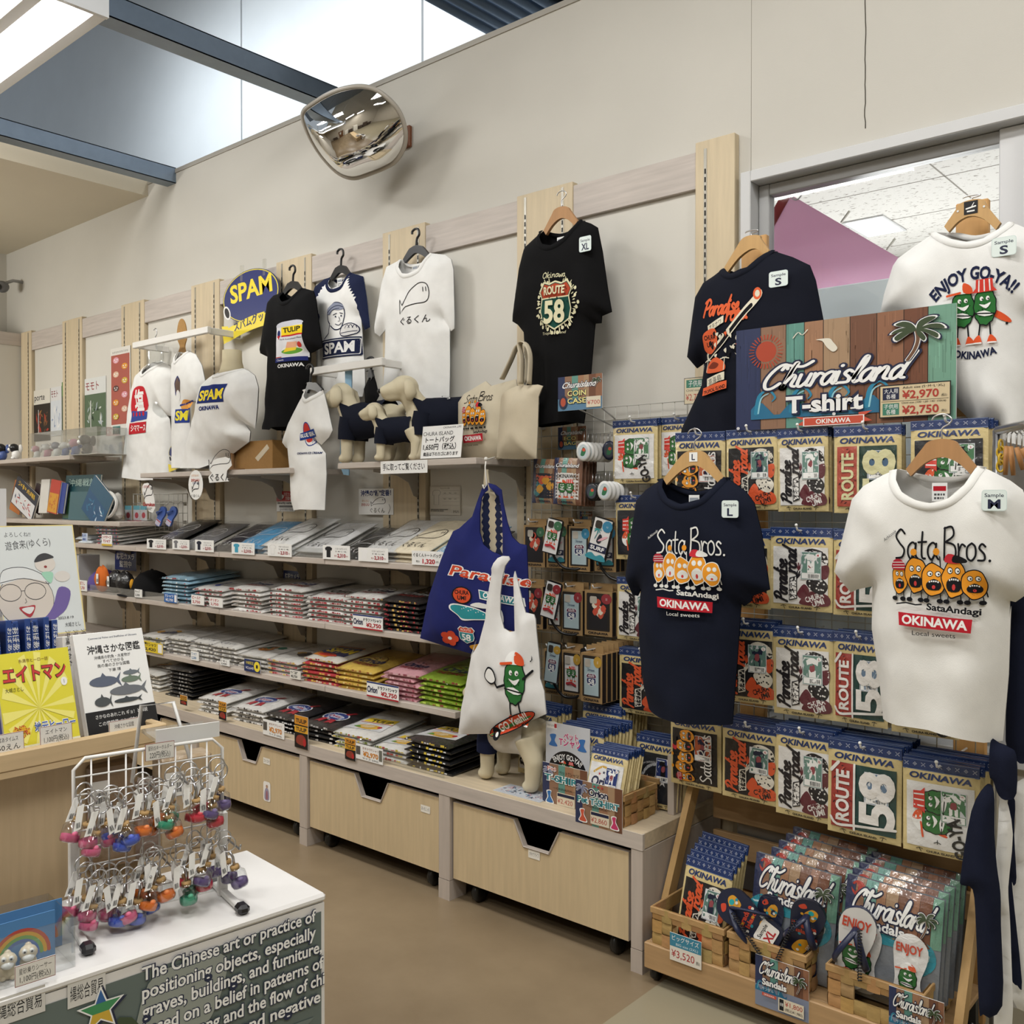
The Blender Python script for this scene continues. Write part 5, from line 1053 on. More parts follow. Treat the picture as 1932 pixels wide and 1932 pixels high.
def fold_parts(col,art,edge,seed,back=None,w=FS_W,d=FS_D):
    """meshes of one folded shirt, its print and its bag"""
    off=Vector((seed*2.3,seed*0.7,0))
    def top(x,y):
        a,b=(x/w)*2,y/d*2-1
        e=(1-abs(a)**6)*(1-abs(b)**8);e=max(0,e)**0.5
        return FS_T*(0.25+0.75*e)+noise.noise(Vector((x*16,y*9,0))+off)*0.004*e
    m=MB();nu,nv=10,14;vs=[];fs=[]
    for j in range(nv+1):
        for i in range(nu+1):
            x,y=(i/nu-0.5)*w,j/nv*d;vs.append((x,y,top(x,y)))
    fs=[(j*(nu+1)+i,j*(nu+1)+i+1,(j+1)*(nu+1)+i+1,(j+1)*(nu+1)+i)for j in range(nv)for i in range(nu)]
    rim=[i for i in range(nu+1)]+[j*(nu+1)+nu for j in range(1,nv+1)]+[nv*(nu+1)+i for i in range(nu-1,-1,-1)]+[j*(nu+1)for j in range(nv-1,0,-1)]
    k0=len(vs);vs+=[(vs[i][0]*0.99,vs[i][1],0.0)for i in rim];n=len(rim)
    m.add(vs,fs,col,'bagged',True);m.add(vs,[(rim[i],k0+i,k0+(i+1)%n,rim[(i+1)%n])for i in range(n)]+[tuple(k0+i for i in range(n))][::-1],col,'bagged',False)
    if back:m.art(Art().rect(-w*0.46,d*0.62,w*0.46,d*0.96,back),lambda x,y,l:Vector((x,y,top(x,y)+0.001)),'bagged',0.04)
    if art:
        k=w*0.80;m.art(Art(0.0001).put(art,-k/2,d*0.06,k,k*0.92),lambda x,y,l:Vector((x,y,top(x,y)+0.0015+l)),'bagged',0.03)
    if edge:      # print and folds that show along the front fold
        r=random.Random(seed);x=-w*0.46
        while x<w*0.44:
            ww=r.uniform(0.006,0.022);c=r.choice(edge);z0=r.uniform(0.001,0.004);z1=r.uniform(0.007,0.0125)
            m.add([(x,-0.0012,z0),(x+ww,-0.0016,z0+r.uniform(-.001,.002)),(x+ww,-0.001,z1),(x,-0.0005,z1-0.001)],[(0,1,2,3)],c,'bagged');x+=ww+r.uniform(0,0.004)
    me=m.mesh('folded_shirt')
    b=MB();nu,nv=8,10
    def film(i,j):
        x=(i-0.5)*(w+0.006);y=-0.014+j*(d+0.05);q=top(max(-w/2,min(w/2,x)),max(0,min(d,y)))
        e=min(1,max(0,min(x+w/2+0.003,w/2+0.003-x,y+0.014,d+0.036-y)/0.02))
        return Vector((x,y,0.004+(q+0.001)*e+0.003*noise.noise(Vector((x*30,y*24,3))+off)))
    b.grid(film,nu,nv,WHITE,'wrap');bm=b.mesh('clear_bag')
    return me,bm
NS=[0]
def stack(label,under,u,v,zb,n,col,art,edge,y,tilt=0.0,yaw=0.0,back=None,w=FS_W,d=FS_D,cols=None,step=FS_T*1.22,bag=True,jit=0.015):
    """n folded shirts; the top one carries label, the ones beneath share the label under"""
    NS[0]+=1;sd=NS[0];r=random.Random(sd);meshes={}
    p=P(u,v,y=y);ct,st=math.cos(tilt),math.sin(tilt)
    for k in range(n):
        c=(cols[k%len(cols)]if cols else col);last=k==n-1
        key=(c,last)
        if key not in meshes:meshes[key]=fold_parts(C(c),art if last else None,edge,sd*7+len(meshes),back if last else None,w,d)
        me,bm=meshes[key]
        t=thing('folded_shirt',label if last else under,'folded shirt',(p.x+w/2+r.uniform(-jit,jit)-st*0,y+r.uniform(-0.006,0.004)-st*step*k,zb+0.0008+ct*step*k),(tilt,0,yaw+r.uniform(-0.045,0.045)),None if last or n<3 else under)
        o=bpy.data.objects.new('cloth',me);COL.objects.link(o);o.parent=t
        if last and bag:
            o=bpy.data.objects.new('clear_bag',bm);COL.objects.link(o);o.parent=t
    return p
SKY,GREY,PINK,LIME,YEL,CREAM=hexc('4f9fd0'),hexc('77777a'),hexc('d79fa8'),hexc('86a52a'),hexc('d8b754'),hexc('d6cbb2')
FW=fish(Art(),0.05,0.42,0.9,hexc('e6e6e6'),0.024).text('ぐるくん',0.45,0.10,0.22,hexc('e6e6e6'),w=0.8)
FK=fish(Art(),0.05,0.42,0.9,INK,0.024).text('ぐるくん',0.45,0.10,0.22,INK,w=0.8)
RB=[hexc('2b3a72'),hexc('b03038'),hexc('dcdadb'),hexc('2b3a72')]
T1=0.40;y1=LY+0.045
# sloped riser along the long shelf
xr0,xr1=P(286,1040,y=y1).x,P(800,1060,y=y1).x
t=thing('sloped_riser','clear sloped riser under the leaning shirts on the long shelf','display riser',((xr0+xr1)/2,y1,Z1))
hh=(xr1-xr0)/2;MB().prism([(-hh,0.01,0.0003),(-hh,0.30,0.0003),(-hh,0.30,0.30*math.tan(T1)-0.006)],(2*hh,0,0),hexc('bdb9b0'),'gloss').build('wedge',t)
stack('topmost salt-packet tee with a red brush print, on its red and navy edged stack','white bagged tee with navy and red edge, in the stack under the red salt print',186,1030,Z1,6,WHITE,art_salt_fold(),RB,y1,0.10,0.05)
stack('small white bag with pale blue header, left end of the eye level shelf','white bag under the pale blue headed one',148,1022,Z1,2,hexc('d5dde2'),Art().rect(0,0.55,1,1.1,hexc('7fb4cc')),None,y1,0.05,0.2,w=0.14,d=0.2)
lev1=[(287,'black',hexc('151517'),FW,2,'beside the red salt-packet stack'),(337,'grey',GREY,FW,1,'beside the black one'),(396,'navy',hexc('171b2e'),FW,1,'left of the sky blue one'),(446,'sky blue',SKY,FW,2,'beside the navy one'),(500,'white',WHITE,FK,3,'right of the sky blue one'),(561,'white',hexc('dcdcdc'),FK,2,'left of the second black one'),(627,'black',hexc('151517'),FW,1,'below the fish sign'),(690,'pale grey',hexc('cfcfcd'),FK,3,'near the cream totes')]
for u,cn,c,a,n,wh in lev1:
    stack(f'{cn} folded fish tee leaning on the eye level shelf, {wh}',f'{cn} folded tee under the top fish tee {wh}',u,1040,Z1,n,c,a,None,y1-0.0,T1,0.0,w=0.236 if u<600 else 0.216)
stack('cream canvas tote folded flat at the right end of the eye level shelf','cream folded tote under the top one, right end of the shelf',747,1062,Z1,3,CREAM,FK,None,y1,T1,0.0,bag=False,w=0.21)
stack('pale blue and black folded fish tote leaning beside the navy eco bag','black folded tote under the pale blue one',800,1060,Z1,2,SKY,FW,None,y1+0.02,T1,-0.12,w=0.22,cols=[hexc('101012'),hexc('86b3d2')],bag=False)
# second shelf
y2=LY+0.03;RW=[hexc('a8343c'),WHITE,hexc('c9c3c0'),hexc('a8343c'),hexc('8a2b33')]
stack('topmost pale blue tee on the tall pale blue stack, second shelf','pale blue bagged tee in the tall stack on the second shelf',312,1132,Z2,7,hexc('8fb2c6'),art_line_sketch(),[hexc('a8343c'),hexc('dfe3e6'),hexc('7fa3b8'),hexc('9cc0d4')],y2,0.08,0.05,step=0.0205)
for k,(u,n,a,ink)in enumerate(((372,5,art_small([hexc('2c3f90'),hexc('c9c5bf')],4),'blue oval print'),(438,6,art_orion(hexc('26346f'),hexc('a83038')),'navy beer name print'),(512,7,art_orion(hexc('2b3c80'),hexc('a83038'),WHITE),'blue and gold beer badge'),(583,6,art_orion(INK,hexc('a83038')),'black beer name print'),(650,7,art_orion(hexc('1e2647'),hexc('b0323a'),WHITE,hexc('8c8c50')),'big navy beer name print'))):
    stack(f'topmost white tee with {ink}, second shelf',f'white bagged tee with red edge in the stack under the {ink}',u,1150+k*8,Z2,n,hexc('dddbd7'),a,RW,y2,0.09,0.04,step=0.0205)
stack('topmost black beer tee at the right end of the second shelf','black bagged tee in the stack at the right end of the second shelf',722,1185,Z2,7,hexc('19181b'),art_orion(WHITE,hexc('c03b40')),[hexc('8f2a31'),hexc('c9a65a'),hexc('19181b'),hexc('2b2525')],y2,0.09,0.0,step=0.0205)
# third shelf
y3=LY+0.03
G3=[hexc('9a9a98'),hexc('d8d6d0'),hexc('77777a'),hexc('e3e1dc')]
for k,(u,n,a,ink,ed)in enumerate(((268,4,art_small([hexc('d9a23a'),hexc('39466f'),hexc('cfcac0')],2),'orange and blue print',[hexc('d9c04a'),hexc('4b5a3a'),hexc('c9c5bb')]),(318,5,art_line_sketch(),'grey pencil fish print',G3),(362,5,art_line_sketch(),'long grey line drawing',G3),(406,5,art_line_sketch(),'open-mouthed fish sketch',G3),(452,4,art_small([hexc('d98a3c'),hexc('2f7d6a'),INK],9),'small green and orange print',[hexc('cbc7bd'),hexc('e0dcd4')]),(508,4,art_small([hexc('30303a'),hexc('b08a3c')],5),'dark gold badge print',[hexc('d9b25a'),hexc('c58b8b'),hexc('a8343c')]))):
    stack(f'topmost white tee with {ink}, third shelf',f'white bagged tee in the stack under the {ink}',u,1230+k*12,Z3,n,hexc('d8d6d1'),a,ed,y3,0.09,0.03,step=0.0205,w=0.212 if 1<=k<=3 else 0.24)
stack('topmost tee with a big orange and navy meat print, third shelf','red and yellow edged bagged tee in the meat print stack',574,1285,Z3,6,hexc('cfcac0'),art_spam_fold(),[hexc('c0303a'),hexc('d9b24a'),hexc('a8242e'),hexc('e0d0b0')],y3,0.13,0.05,cols=[hexc('b5414a'),hexc('cdb070'),hexc('b03840'),hexc('c9b080'),hexc('b5414a'),hexc('d3cfc6')],step=0.0205)
stack('topmost yellow beer tee, third shelf','yellow bagged tee in the beer stack on the third shelf',640,1305,Z3,5,YEL,art_orion(hexc('23305f'),hexc('a84a30'),hexc('dcbf66'),hexc('9a6a2a')),[hexc('b58f36'),hexc('e3cc82'),hexc('a8652f'),YEL],y3,0.13,0.03,step=0.0205)
stack('topmost pink beer tee, third shelf','pink bagged tee in the beer stack on the third shelf',727,1322,Z3,6,PINK,art_orion(hexc('23305f'),hexc('a8384a')),[hexc('b87f88'),hexc('e8bcc2'),hexc('a05060')],y3,0.13,0.02,step=0.0205,w=0.208)
stack('topmost lime green beer tee at the right end of the third shelf','lime green bagged tee in the stack at the right end of the third shelf',793,1338,Z3,6,LIME,art_orion(hexc('20305a'),hexc('9a3a2a'),hexc('93b534'),hexc('8a4a2a')),[hexc('6f8a20'),hexc('b5cf55'),hexc('8a3a2c'),LIME],y3,0.13,0.0,step=0.0205)
# platform row
y4=CF+0.055
BW=[hexc('18181a'),WHITE,hexc('18181a'),hexc('c9c9c9')];YW=[hexc('e0c53a'),hexc('dcdcdc'),hexc('c9b23a'),hexc('7a8a3a'),hexc('b8433a')]
stack('topmost white tee with an arched can logo, far end of the platform','white bagged tee in the stack at the far end of the platform',258,1335,ZC,5,hexc('d6d4ce'),art_okinawa_blk(),G3,y4+0.1,0.08,0.05)
stack('topmost black tee with arched can logo on the tall black stack, platform','black bagged tee in the tall black stack at the far end of the platform',318,1345,ZC,8,hexc('141416'),art_okinawa_blk(),[hexc('141416'),hexc('3a3a3c'),hexc('8a8a8a')],y4+0.1,0.06,0.06)
for k,(u,n,c,a,ink,ed)in enumerate(((378,4,hexc('dad8d4'),art_pbr(),'white tee with ribbon badge, further along',BW),(442,4,hexc('dad8d4'),art_pbr(),'white tee with ribbon badge, next to the black ones',BW),(505,4,hexc('161618'),art_pbr(),'black tee with ribbon badge, beside the white ones',BW),(566,4,hexc('161618'),art_pbr(),'black tee with ribbon badge, beside the can print',BW))):
    stack(f'top {ink}, on the platform',f'bagged tee under the top {ink}',u,1395+k*10,ZC,n,c,a,ed,y4,0.10,0.04,step=0.0205,w=0.232)
stack('topmost white tee with a yellow luncheon-meat can print, platform','white bagged tee in the stack under the yellow can print',632,1425,ZC,4,hexc('d9d8d4'),art_tulip_fold(),YW,y4,0.12,0.04,step=0.0205)
stack('topmost white tee with can print by the yellow edged pile, platform','yellow edged bagged tee in the pile before the black stack',707,1440,ZC,3,hexc('d9d8d4'),art_tulip_fold(),YW,y4,0.08,0.02,step=0.0205,w=0.188)
stack('topmost black tee with a yellow can print, nearest the dog on the platform','black bagged tee in the stack nearest the dog on the platform',768,1455,ZC,6,hexc('121214'),art_tulip_fold(),[hexc('d9c040'),hexc('dcdcdc'),hexc('121214')],y4,0.06,0.0,step=0.0205)
# clear lips along the shelf fronts
def lip(label,u0,u1,v,z,y,h=0.045):
    a,b=P(u0,v,y=y).x,P(u1,v,y=y).x;t=MB().box((0,0,0),(b-a,0.0025,h),WHITE,'clear').build('shelf_lip');t.location=(a,y,z);tag(t,label,'shelf lip')
lip('clear plastic lip along the middle of the eye level shelf',286,640,1040,Z1,LY+0.004);lip('clear plastic lip along the caps on the second shelf',155,310,1120,Z2,LY+0.004);lip('clear plastic lip before the black stack on the platform',690,838,1450,ZC,CF+0.02,0.04)
# price cards on the shelf edges
def tee_icon(A,x,y,k,col,ky=None):ky=ky or k;return A.poly([(x+a*k,y+b*ky)for a,b in((-0.5,0.4),(-0.2,0.55),(0.2,0.55),(0.5,0.4),(0.42,0.15),(0.28,0.2),(0.28,-0.5),(-0.28,-0.5),(-0.28,0.2),(-0.42,0.15))],col)
def price_2310(c):
    A=Art();tee_icon(A,0.22,0.5,0.27,hexc('bbbbbb')if c==WHITE else c,0.72); 
    if c==WHITE:tee_icon(A,0.22,0.5,0.25,WHITE,0.68)
    A.text('ぐるくんTシャツ',0.68,0.72,0.10,INK,w=0.42).text('S・M・L・XL',0.68,0.54,0.08,INK,w=0.4,bold=0.03).text('税込',0.49,0.22,0.09,hexc('9a2030'),w=0.1).text('2,310',0.70,0.18,0.24,hexc('9a2030'),w=0.30,bold=0.035).text('円',0.9,0.2,0.09,hexc('9a2030'),w=0.06);return A
for(r,c,cn)in(((277,1017,313,1036),INK,'black tee'),((325,1018,357,1037),GREY,'grey tee'),((368,1019,403,1041),hexc('171b2e'),'navy tee'),((437,1024,480,1046),hexc('3f9ab8'),'blue tee'),((505,1026,550,1050),WHITE,'white tee'),((609,1029,660,1056),INK,'black tee under the fish sign'),((676,1034,732,1060),hexc('e9e9e9'),'pale tee near the totes')):
    card(f'2,310 yen price card with {cn} icon, eye level shelf',LY-0.006,r,price_2310(c),'price_card')
card('1,320 yen price card for fish totes, right end of the eye level shelf',LY-0.006,(777,1040,836,1067),Art().text('ぐるくんトートバッグ',0.5,0.60,0.2,INK,w=0.9,bold=0.02).text('税込',0.2,0.2,0.12,INK,w=0.12).text('1,320',0.55,0.14,0.3,hexc('b02030'),w=0.4,bold=0.035).text('円',0.82,0.2,0.12,INK,w=0.07),'price_card')
def price_orion():return Art().rect(0,0.90,1,1,hexc('27376f')).rect(0,0,1,0.10,hexc('a82a32')).text('Orion',0.18,0.3,0.4,hexc('1e2647'),w=0.32,bold=0.035).text('ドラフトTシャツ',0.66,0.58,0.18,INK,w=0.6,bold=0.03).text('¥2,750',0.7,0.2,0.26,hexc('a82a32'),w=0.5,bold=0.035)
card('beer tee price card with red foot on the second shelf edge',LY-0.006,(666,1161,722,1188),price_orion(),'price_card');card('beer tee price card with red foot on the third shelf edge',LY-0.006,(692,1290,752,1319),price_orion(),'price_card')
mini=lambda bg,fg,s1,s2,acc=None:Art().rect(0,0,1,1,bg).text(s1,0.4,0.58,0.26,fg,w=0.66,bold=0.03).text(s2,0.4,0.16,0.26,fg,w=0.6,bold=0.03).rect(0.8,0.1,0.97,0.9,acc or bg)
for lab,y,r,A in(('small yellow price card at the left of the third shelf',LY,(264,1211,307,1231),mini(hexc('d9bf2c'),INK,'沖縄Tシャツ','¥2,420',WHITE)),('small white price card under the grey fish tees',LY,(360,1229,375,1246),mini(WHITE,hexc('2f6a9a'),'Tシャツ','2,200')),('small white price card under the green print tee',LY,(416,1244,433,1256),mini(WHITE,INK,'S・M・L','2,420')),('navy and yellow badge card on the third shelf edge',LY,(461,1245,491,1268),Art().rect(0,0,1,1,hexc('1d2c5c')).text('沖縄限定',0.34,0.6,0.2,hexc('e6d23a'),w=0.5).text('¥2,640',0.34,0.2,0.2,WHITE,w=0.5).circ(0.8,0.5,0.19,hexc('e6d23a'),0.42).rect(0.74,0.36,0.86,0.64,INK)),('white price card below the gold badge tees',LY,(547,1265,567,1281),mini(hexc('dcdad2'),INK,'サイズ各種','¥2,750')),
    ('blue price card below the pale blue stack',LY,(310,1120,334,1137),mini(hexc('2c62a8'),WHITE,'Tシャツ','¥2,750',WHITE)),('white and red price card, left of two on the second shelf',LY,(361,1123,385,1141),mini(WHITE,hexc('a83038'),'ビールT','2,750')),('white and red price card, right of two on the second shelf',LY,(395,1128,420,1145),mini(WHITE,hexc('a83038'),'オリオン','2,750')),('white price card by the black cap',LY,(254,1112,268,1127),mini(WHITE,INK,'キャップ','3,300')),('white price card by the orange bag',LY,(150,1095,164,1115),mini(WHITE,hexc('a83038'),'ぼうし','2,750')),('white and red price card under the salt-packet stack',LY,(192,1009,211,1030),Art().rect(0,0,1,0.18,hexc('c9a83a')).text('シママース',0.5,0.66,0.22,hexc('a82a32'),w=0.85,bold=0.035).text('Tシャツ',0.5,0.32,0.22,hexc('a82a32'),w=0.7,bold=0.035)),('small blue and white card at the left end of the eye level shelf',LY,(155,1006,165,1022),mini(hexc('b9c6dc'),hexc('2f4a8a'),'新作','880')),
    ('wide 2,970 yen card by the ribbon badge tees',CF,(496,1361,536,1390),Art().rect(0.02,0.3,0.2,0.85,hexc('55504a')).text('オキナワTシャツ',0.6,0.7,0.14,hexc('8a4a20'),w=0.6).text('¥2,970',0.6,0.28,0.3,hexc('c9822c'),w=0.6,bold=0.035).text('サイズ S/M/L',0.6,0.08,0.1,INK,w=0.6)),('wide 2,970 yen card by the yellow edged pile',CF,(671,1408,722,1437),Art().rect(0.02,0.3,0.18,0.85,hexc('55504a')).text('オキナワTシャツ',0.56,0.7,0.14,hexc('8a4a20'),w=0.6).text('¥2,970',0.56,0.28,0.3,hexc('c9822c'),w=0.56,bold=0.035).text('サイズ S/M/L',0.56,0.08,0.1,INK,w=0.6).rect(0.87,0.2,0.98,0.9,hexc('6a6a60')))):
    card(lab,y-0.006,r,A,'price_card')
def tulip_tag(label,r):
    A=Art().rect(0,0,1,1,hexc('1a1411')).rect(0,0.72,1,1,hexc('c98a2a')).text('TULIP',0.5,0.78,0.12,INK,w=0.8,bold=0.035).rect(0,0.48,1,0.68,hexc('d9a22c')).text('TULIP',0.5,0.52,0.12,INK,w=0.8,bold=0.035).blob([(0.15,0.15),(0.2,0.36),(0.6,0.42),(0.85,0.3),(0.7,0.1)],hexc('8a3a2a'),3).circ(0.75,0.2,0.12,hexc('b02a2a'));card(label,CF-0.008,r,A,'hanging_tag',cat='tag')
tulip_tag('orange and black can tag hanging at the ribbon badge tees',(413,1324,427,1358));tulip_tag('largest orange and black can tag on the platform edge',(556,1351,581,1412));tulip_tag('orange and black can tag left of the wide 2,970 yen card',(651,1393,671,1434));tulip_tag('small orange can tag behind the wire rack tray',(340,1312,353,1330))
# ================================================================== PACKED SHIRTS ON HOOKS
CRM,BAND=hexc('d2bf8a'),hexc('1f3566')
PW,PH=0.19,0.265
def mottled(A,x0,y0,x1,y1,base,cols,n,seed,s=0.05):
    A.rect(x0,y0,x1,y1,base);r=random.Random(seed)
    for k in range(n):
        x,y=r.uniform(x0+s,x1-s),r.uniform(y0+s,y1-s);q=s*r.uniform(0.4,1);a=r.uniform(0,3)
        A.p.append(([(x+q*math.cos(a),y+q*math.sin(a)),(x-q*0.3*math.sin(a),y+q*0.3*math.cos(a)),(x-q*math.cos(a),y-q*math.sin(a)),(x+q*0.3*math.sin(a),y-q*0.3*math.cos(a))],[(0,1,2,3)],C(r.choice(cols))))
    return A
def merge(A):
    """lay every fragment that shares a colour run on one lift, to keep the stack thin"""
    out=Art(A.eps)
    for vs,fs,c in A.p:
        if out.p and out.p[-1][2]==c and len(vs)<=8:
            V,F,_=out.p[-1];n=len(V);out.p[-1]=(V+list(vs),F+[tuple(i+n for i in f)for f in fs],c)
        else:out.p.append((list(vs),list(fs),c))
    return out
def win_route(white):
    A=Art(0.00006);e=hexc('e2dfdb')if white else hexc('cfcb9e')
    mottled(A,0,0,1,1,hexc('1c3f3d')if white else hexc('17382f'),[hexc('23504a'),hexc('122c2a')],60,2,0.06)
    mottled(A,0.0,0,0.36,1,hexc('9a3a34')if white else hexc('a84a3c'),[hexc('6e2228'),hexc('c4604c'),hexc('3a1a20')],46,3,0.045);A=merge(A)
    A.line([(0.37,0),(0.37,1)],0.035,e).text('ROUTE',0.285,0.5,0.20,e,w=0.78,bold=0.035,rot=PI/2).text('58',0.96,0.52,0.50,e,w=0.84,bold=0.035,rot=PI/2)
    if white:A.line([(0.0,0.86),(0.12,1.0)],0.05,e).line([(0.0,0.14),(0.1,0.04),(0.4,0.07),(1.0,0.12)],0.04,e,smooth=3)
    return A
def win_para(white):
    A=Art(0.00006);bg=hexc('dddbd8')if white else hexc('1b1b1e');k=hexc('1d1b20')if white else hexc('d8d2c4');a=hexc('5f2a33')if white else hexc('d0552f');r=random.Random(4+white)
    A.rect(0,0,1,1,bg)
    A.blob([(0.55,0.9),(0.72,0.98),(0.95,0.9),(1.0,0.7),(0.85,0.78),(0.66,0.74)],k).blob([(0.62,0.84),(0.75,0.9),(0.88,0.84),(0.78,0.8)],bg).blob([(0.78,0.62),(1.0,0.7),(1.0,0.5),(0.9,0.46)],a)
    A.blob([(0.45,0.18),(0.58,0.36),(0.68,0.24),(0.56,0.1)],a).blob([(0.5,0.06),(0.7,0.24),(1.0,0.18),(1.0,0.0),(0.56,0.0)],a).text('CHURA',0.78,0.10,0.09,bg if white else INK,w=0.34,bold=0.035,rot=0.35).text('UMI',0.84,0.01,0.09,bg if white else INK,w=0.22,bold=0.035,rot=0.35)
    A.blob([(0.62,0.40),(0.8,0.52),(1.0,0.36),(0.92,0.2),(0.74,0.24)],k)
    for i in range(14):A.circ(r.uniform(0.68,0.95),r.uniform(0.25,0.44),0.016,bg,n=6)
    for x,y in((0.46,0.52),(0.48,0.66),(0.6,0.6)):
        for q in(-0.5,0,0.5,1.0):A.line([(x,y-0.06),(x+0.09*math.sin(q),y+0.06*math.cos(q))],0.022,k if y<0.6 else a)
    A=merge(A)
    B=Art();script_word(B,'Paradise',0,0,0.125,0.042,k if white else a,0.3,width=0.74);A.put(B,0.27,0.02,1,1,PI/2);B=Art();script_word(B,'road',0,0,0.125,0.042,k if white else a,0.3,width=0.42);A.put(B,0.44,0.53,1,1,PI/2)
    A.poly([(0.31,0.06),(0.46,0.1),(0.46,0.5),(0.32,0.46)],k).poly([(0.325,0.08),(0.445,0.115),(0.445,0.48),(0.335,0.445)],bg).text('オキナワ',0.44,0.28,0.12,k,w=0.34,rot=PI/2,bold=0.02);return A
def win_goya(white):
    A=Art(0.00006);A.rect(0,0,1,1,hexc('dedddb')if white else hexc('22242a'));B=Art();board(B,0.12,0.5,0.16,1.2);gourd(B,0.30,-0.02,1.0,'cap',limbs=False);gourd(B,0.66,-0.06,1.0,'bucket',limbs=False)
    A.put(B,0.98,0.10,0.86,0.86,PI/2)if not white else A.put(B,0.92,0.16,0.86,0.86,PI/2)
    A.text('GO-YA',0.86,0.24,0.2,INK if white else WHITE,w=0.62,bold=0.035,rot=PI*0.58).line([(0.42,0.10),(0.47,0.12),(0.52,0.10)],0.012,INK if white else WHITE).line([(0.47,0.15),(0.47,0.09)],0.012,INK if white else WHITE);return A
def win_sata():
    A=Art(0.00006);A.rect(0,0,1,1,hexc('1a191b'));B=Art();donut_row(B,0,0,1.0,0.62,hexc('0e0e10'));A.put(B,0.60,0.0,1,0.95,PI/2);B=Art();script_word(B,'Sata',0,0,0.2,0.03,hexc('d9d7d2'),0,width=0.5);script_word(B,'Bros',0.55,0,0.2,0.03,hexc('d9d7d2'),0,width=0.5);A.put(B,0.90,0.05,0.88,0.7,PI/2);return A
def win_orion():A=Art();A.rect(0,0,1,1,hexc('dcdcdc'));A.line([(0.15,0.78),(0.4,0.92),(0.7,0.84)],0.05,hexc('c9a24a'),smooth=4).line([(0.62,0.9),(0.9,0.88)],0.02,hexc('b8862c'));A.put(art_orion(hexc('1c2244'),hexc('b03038')),0.0,0.16,0.9,0.8);return A
def win_plain():A=Art();A.rect(0,0,1,1,hexc('23262c')).line([(0.1,0.4),(0.3,0.7),(0.6,0.78),(0.9,0.66)],0.06,hexc('b9bcc0'),smooth=4).text('FROM OKINAWA TO THE WORLD',0.5,0.8,0.04,hexc('c9c9c9'),w=0.8,arc=0.8);[A.text('★',0.3+k*0.2,0.36,0.16,hexc('d5d5d5'))for k in range(3)];return A
def card_art(tone,ink,size):
    A=Art(0.00005);A.rect(0,0,1,1,hexc('c9ccd0')).rect(0.03,0.02,0.97,0.98,tone).lines_of_text(0.08,0.86,0.6,0.94,1,hexc('e0e6e2'));tee_icon(A,0.5,0.56,0.62,ink);A.blob([(0.38,0.48),(0.4,0.66),(0.6,0.68),(0.62,0.5),(0.5,0.42)],hexc('8f4a50'),3)
    A.rect(0.06,0.04,0.94,0.24,WHITE).bars(0.36,0.06,0.9,0.2).circ(0.84,0.88,0.12,WHITE,0.075).text(size,0.84,0.84,0.08,hexc('a8323a'),bold=0.035);return A
PTYPE={'route_dark':(win_route,(False,),hexc('4a6480'),INK),'route_white':(win_route,(True,),hexc('6a8098'),WHITE),'para_black':(win_para,(False,),hexc('5b7a72'),hexc('23283c')),'para_white':(win_para,(True,),hexc('6a8a80'),WHITE),'goya_white':(win_goya,(True,),hexc('4f7a58'),WHITE),'goya_black':(win_goya,(False,),hexc('4f7a58'),INK),'sata_black':(win_sata,(),hexc('b05a3a'),NAVY),'orion':(win_orion,(),hexc('27376f'),WHITE),'plain':(win_plain,(),hexc('27376f'),INK)}
PDESC={'route_dark':'green and red highway 58','route_white':'white-outlined highway 58','para_black':'black and orange island motif','para_white':'white island motif','goya_white':'green bitter melon on white','goya_black':'green bitter melon on black','sata_black':'orange doughnut faces on black','orion':'white beer logo','plain':'black three-star'}
PMESH={}
def pack_bulge(x,z,sd):
    a,b=2*x/PW,2*(z+PH/2)/PH;e=max(0,(1-abs(a)**4)*(1-abs(b)**4))
    return 0.0095*e**0.6+0.0016*noise.noise(Vector((x*40+sd,sd,z*40)))*min(1,e*3)
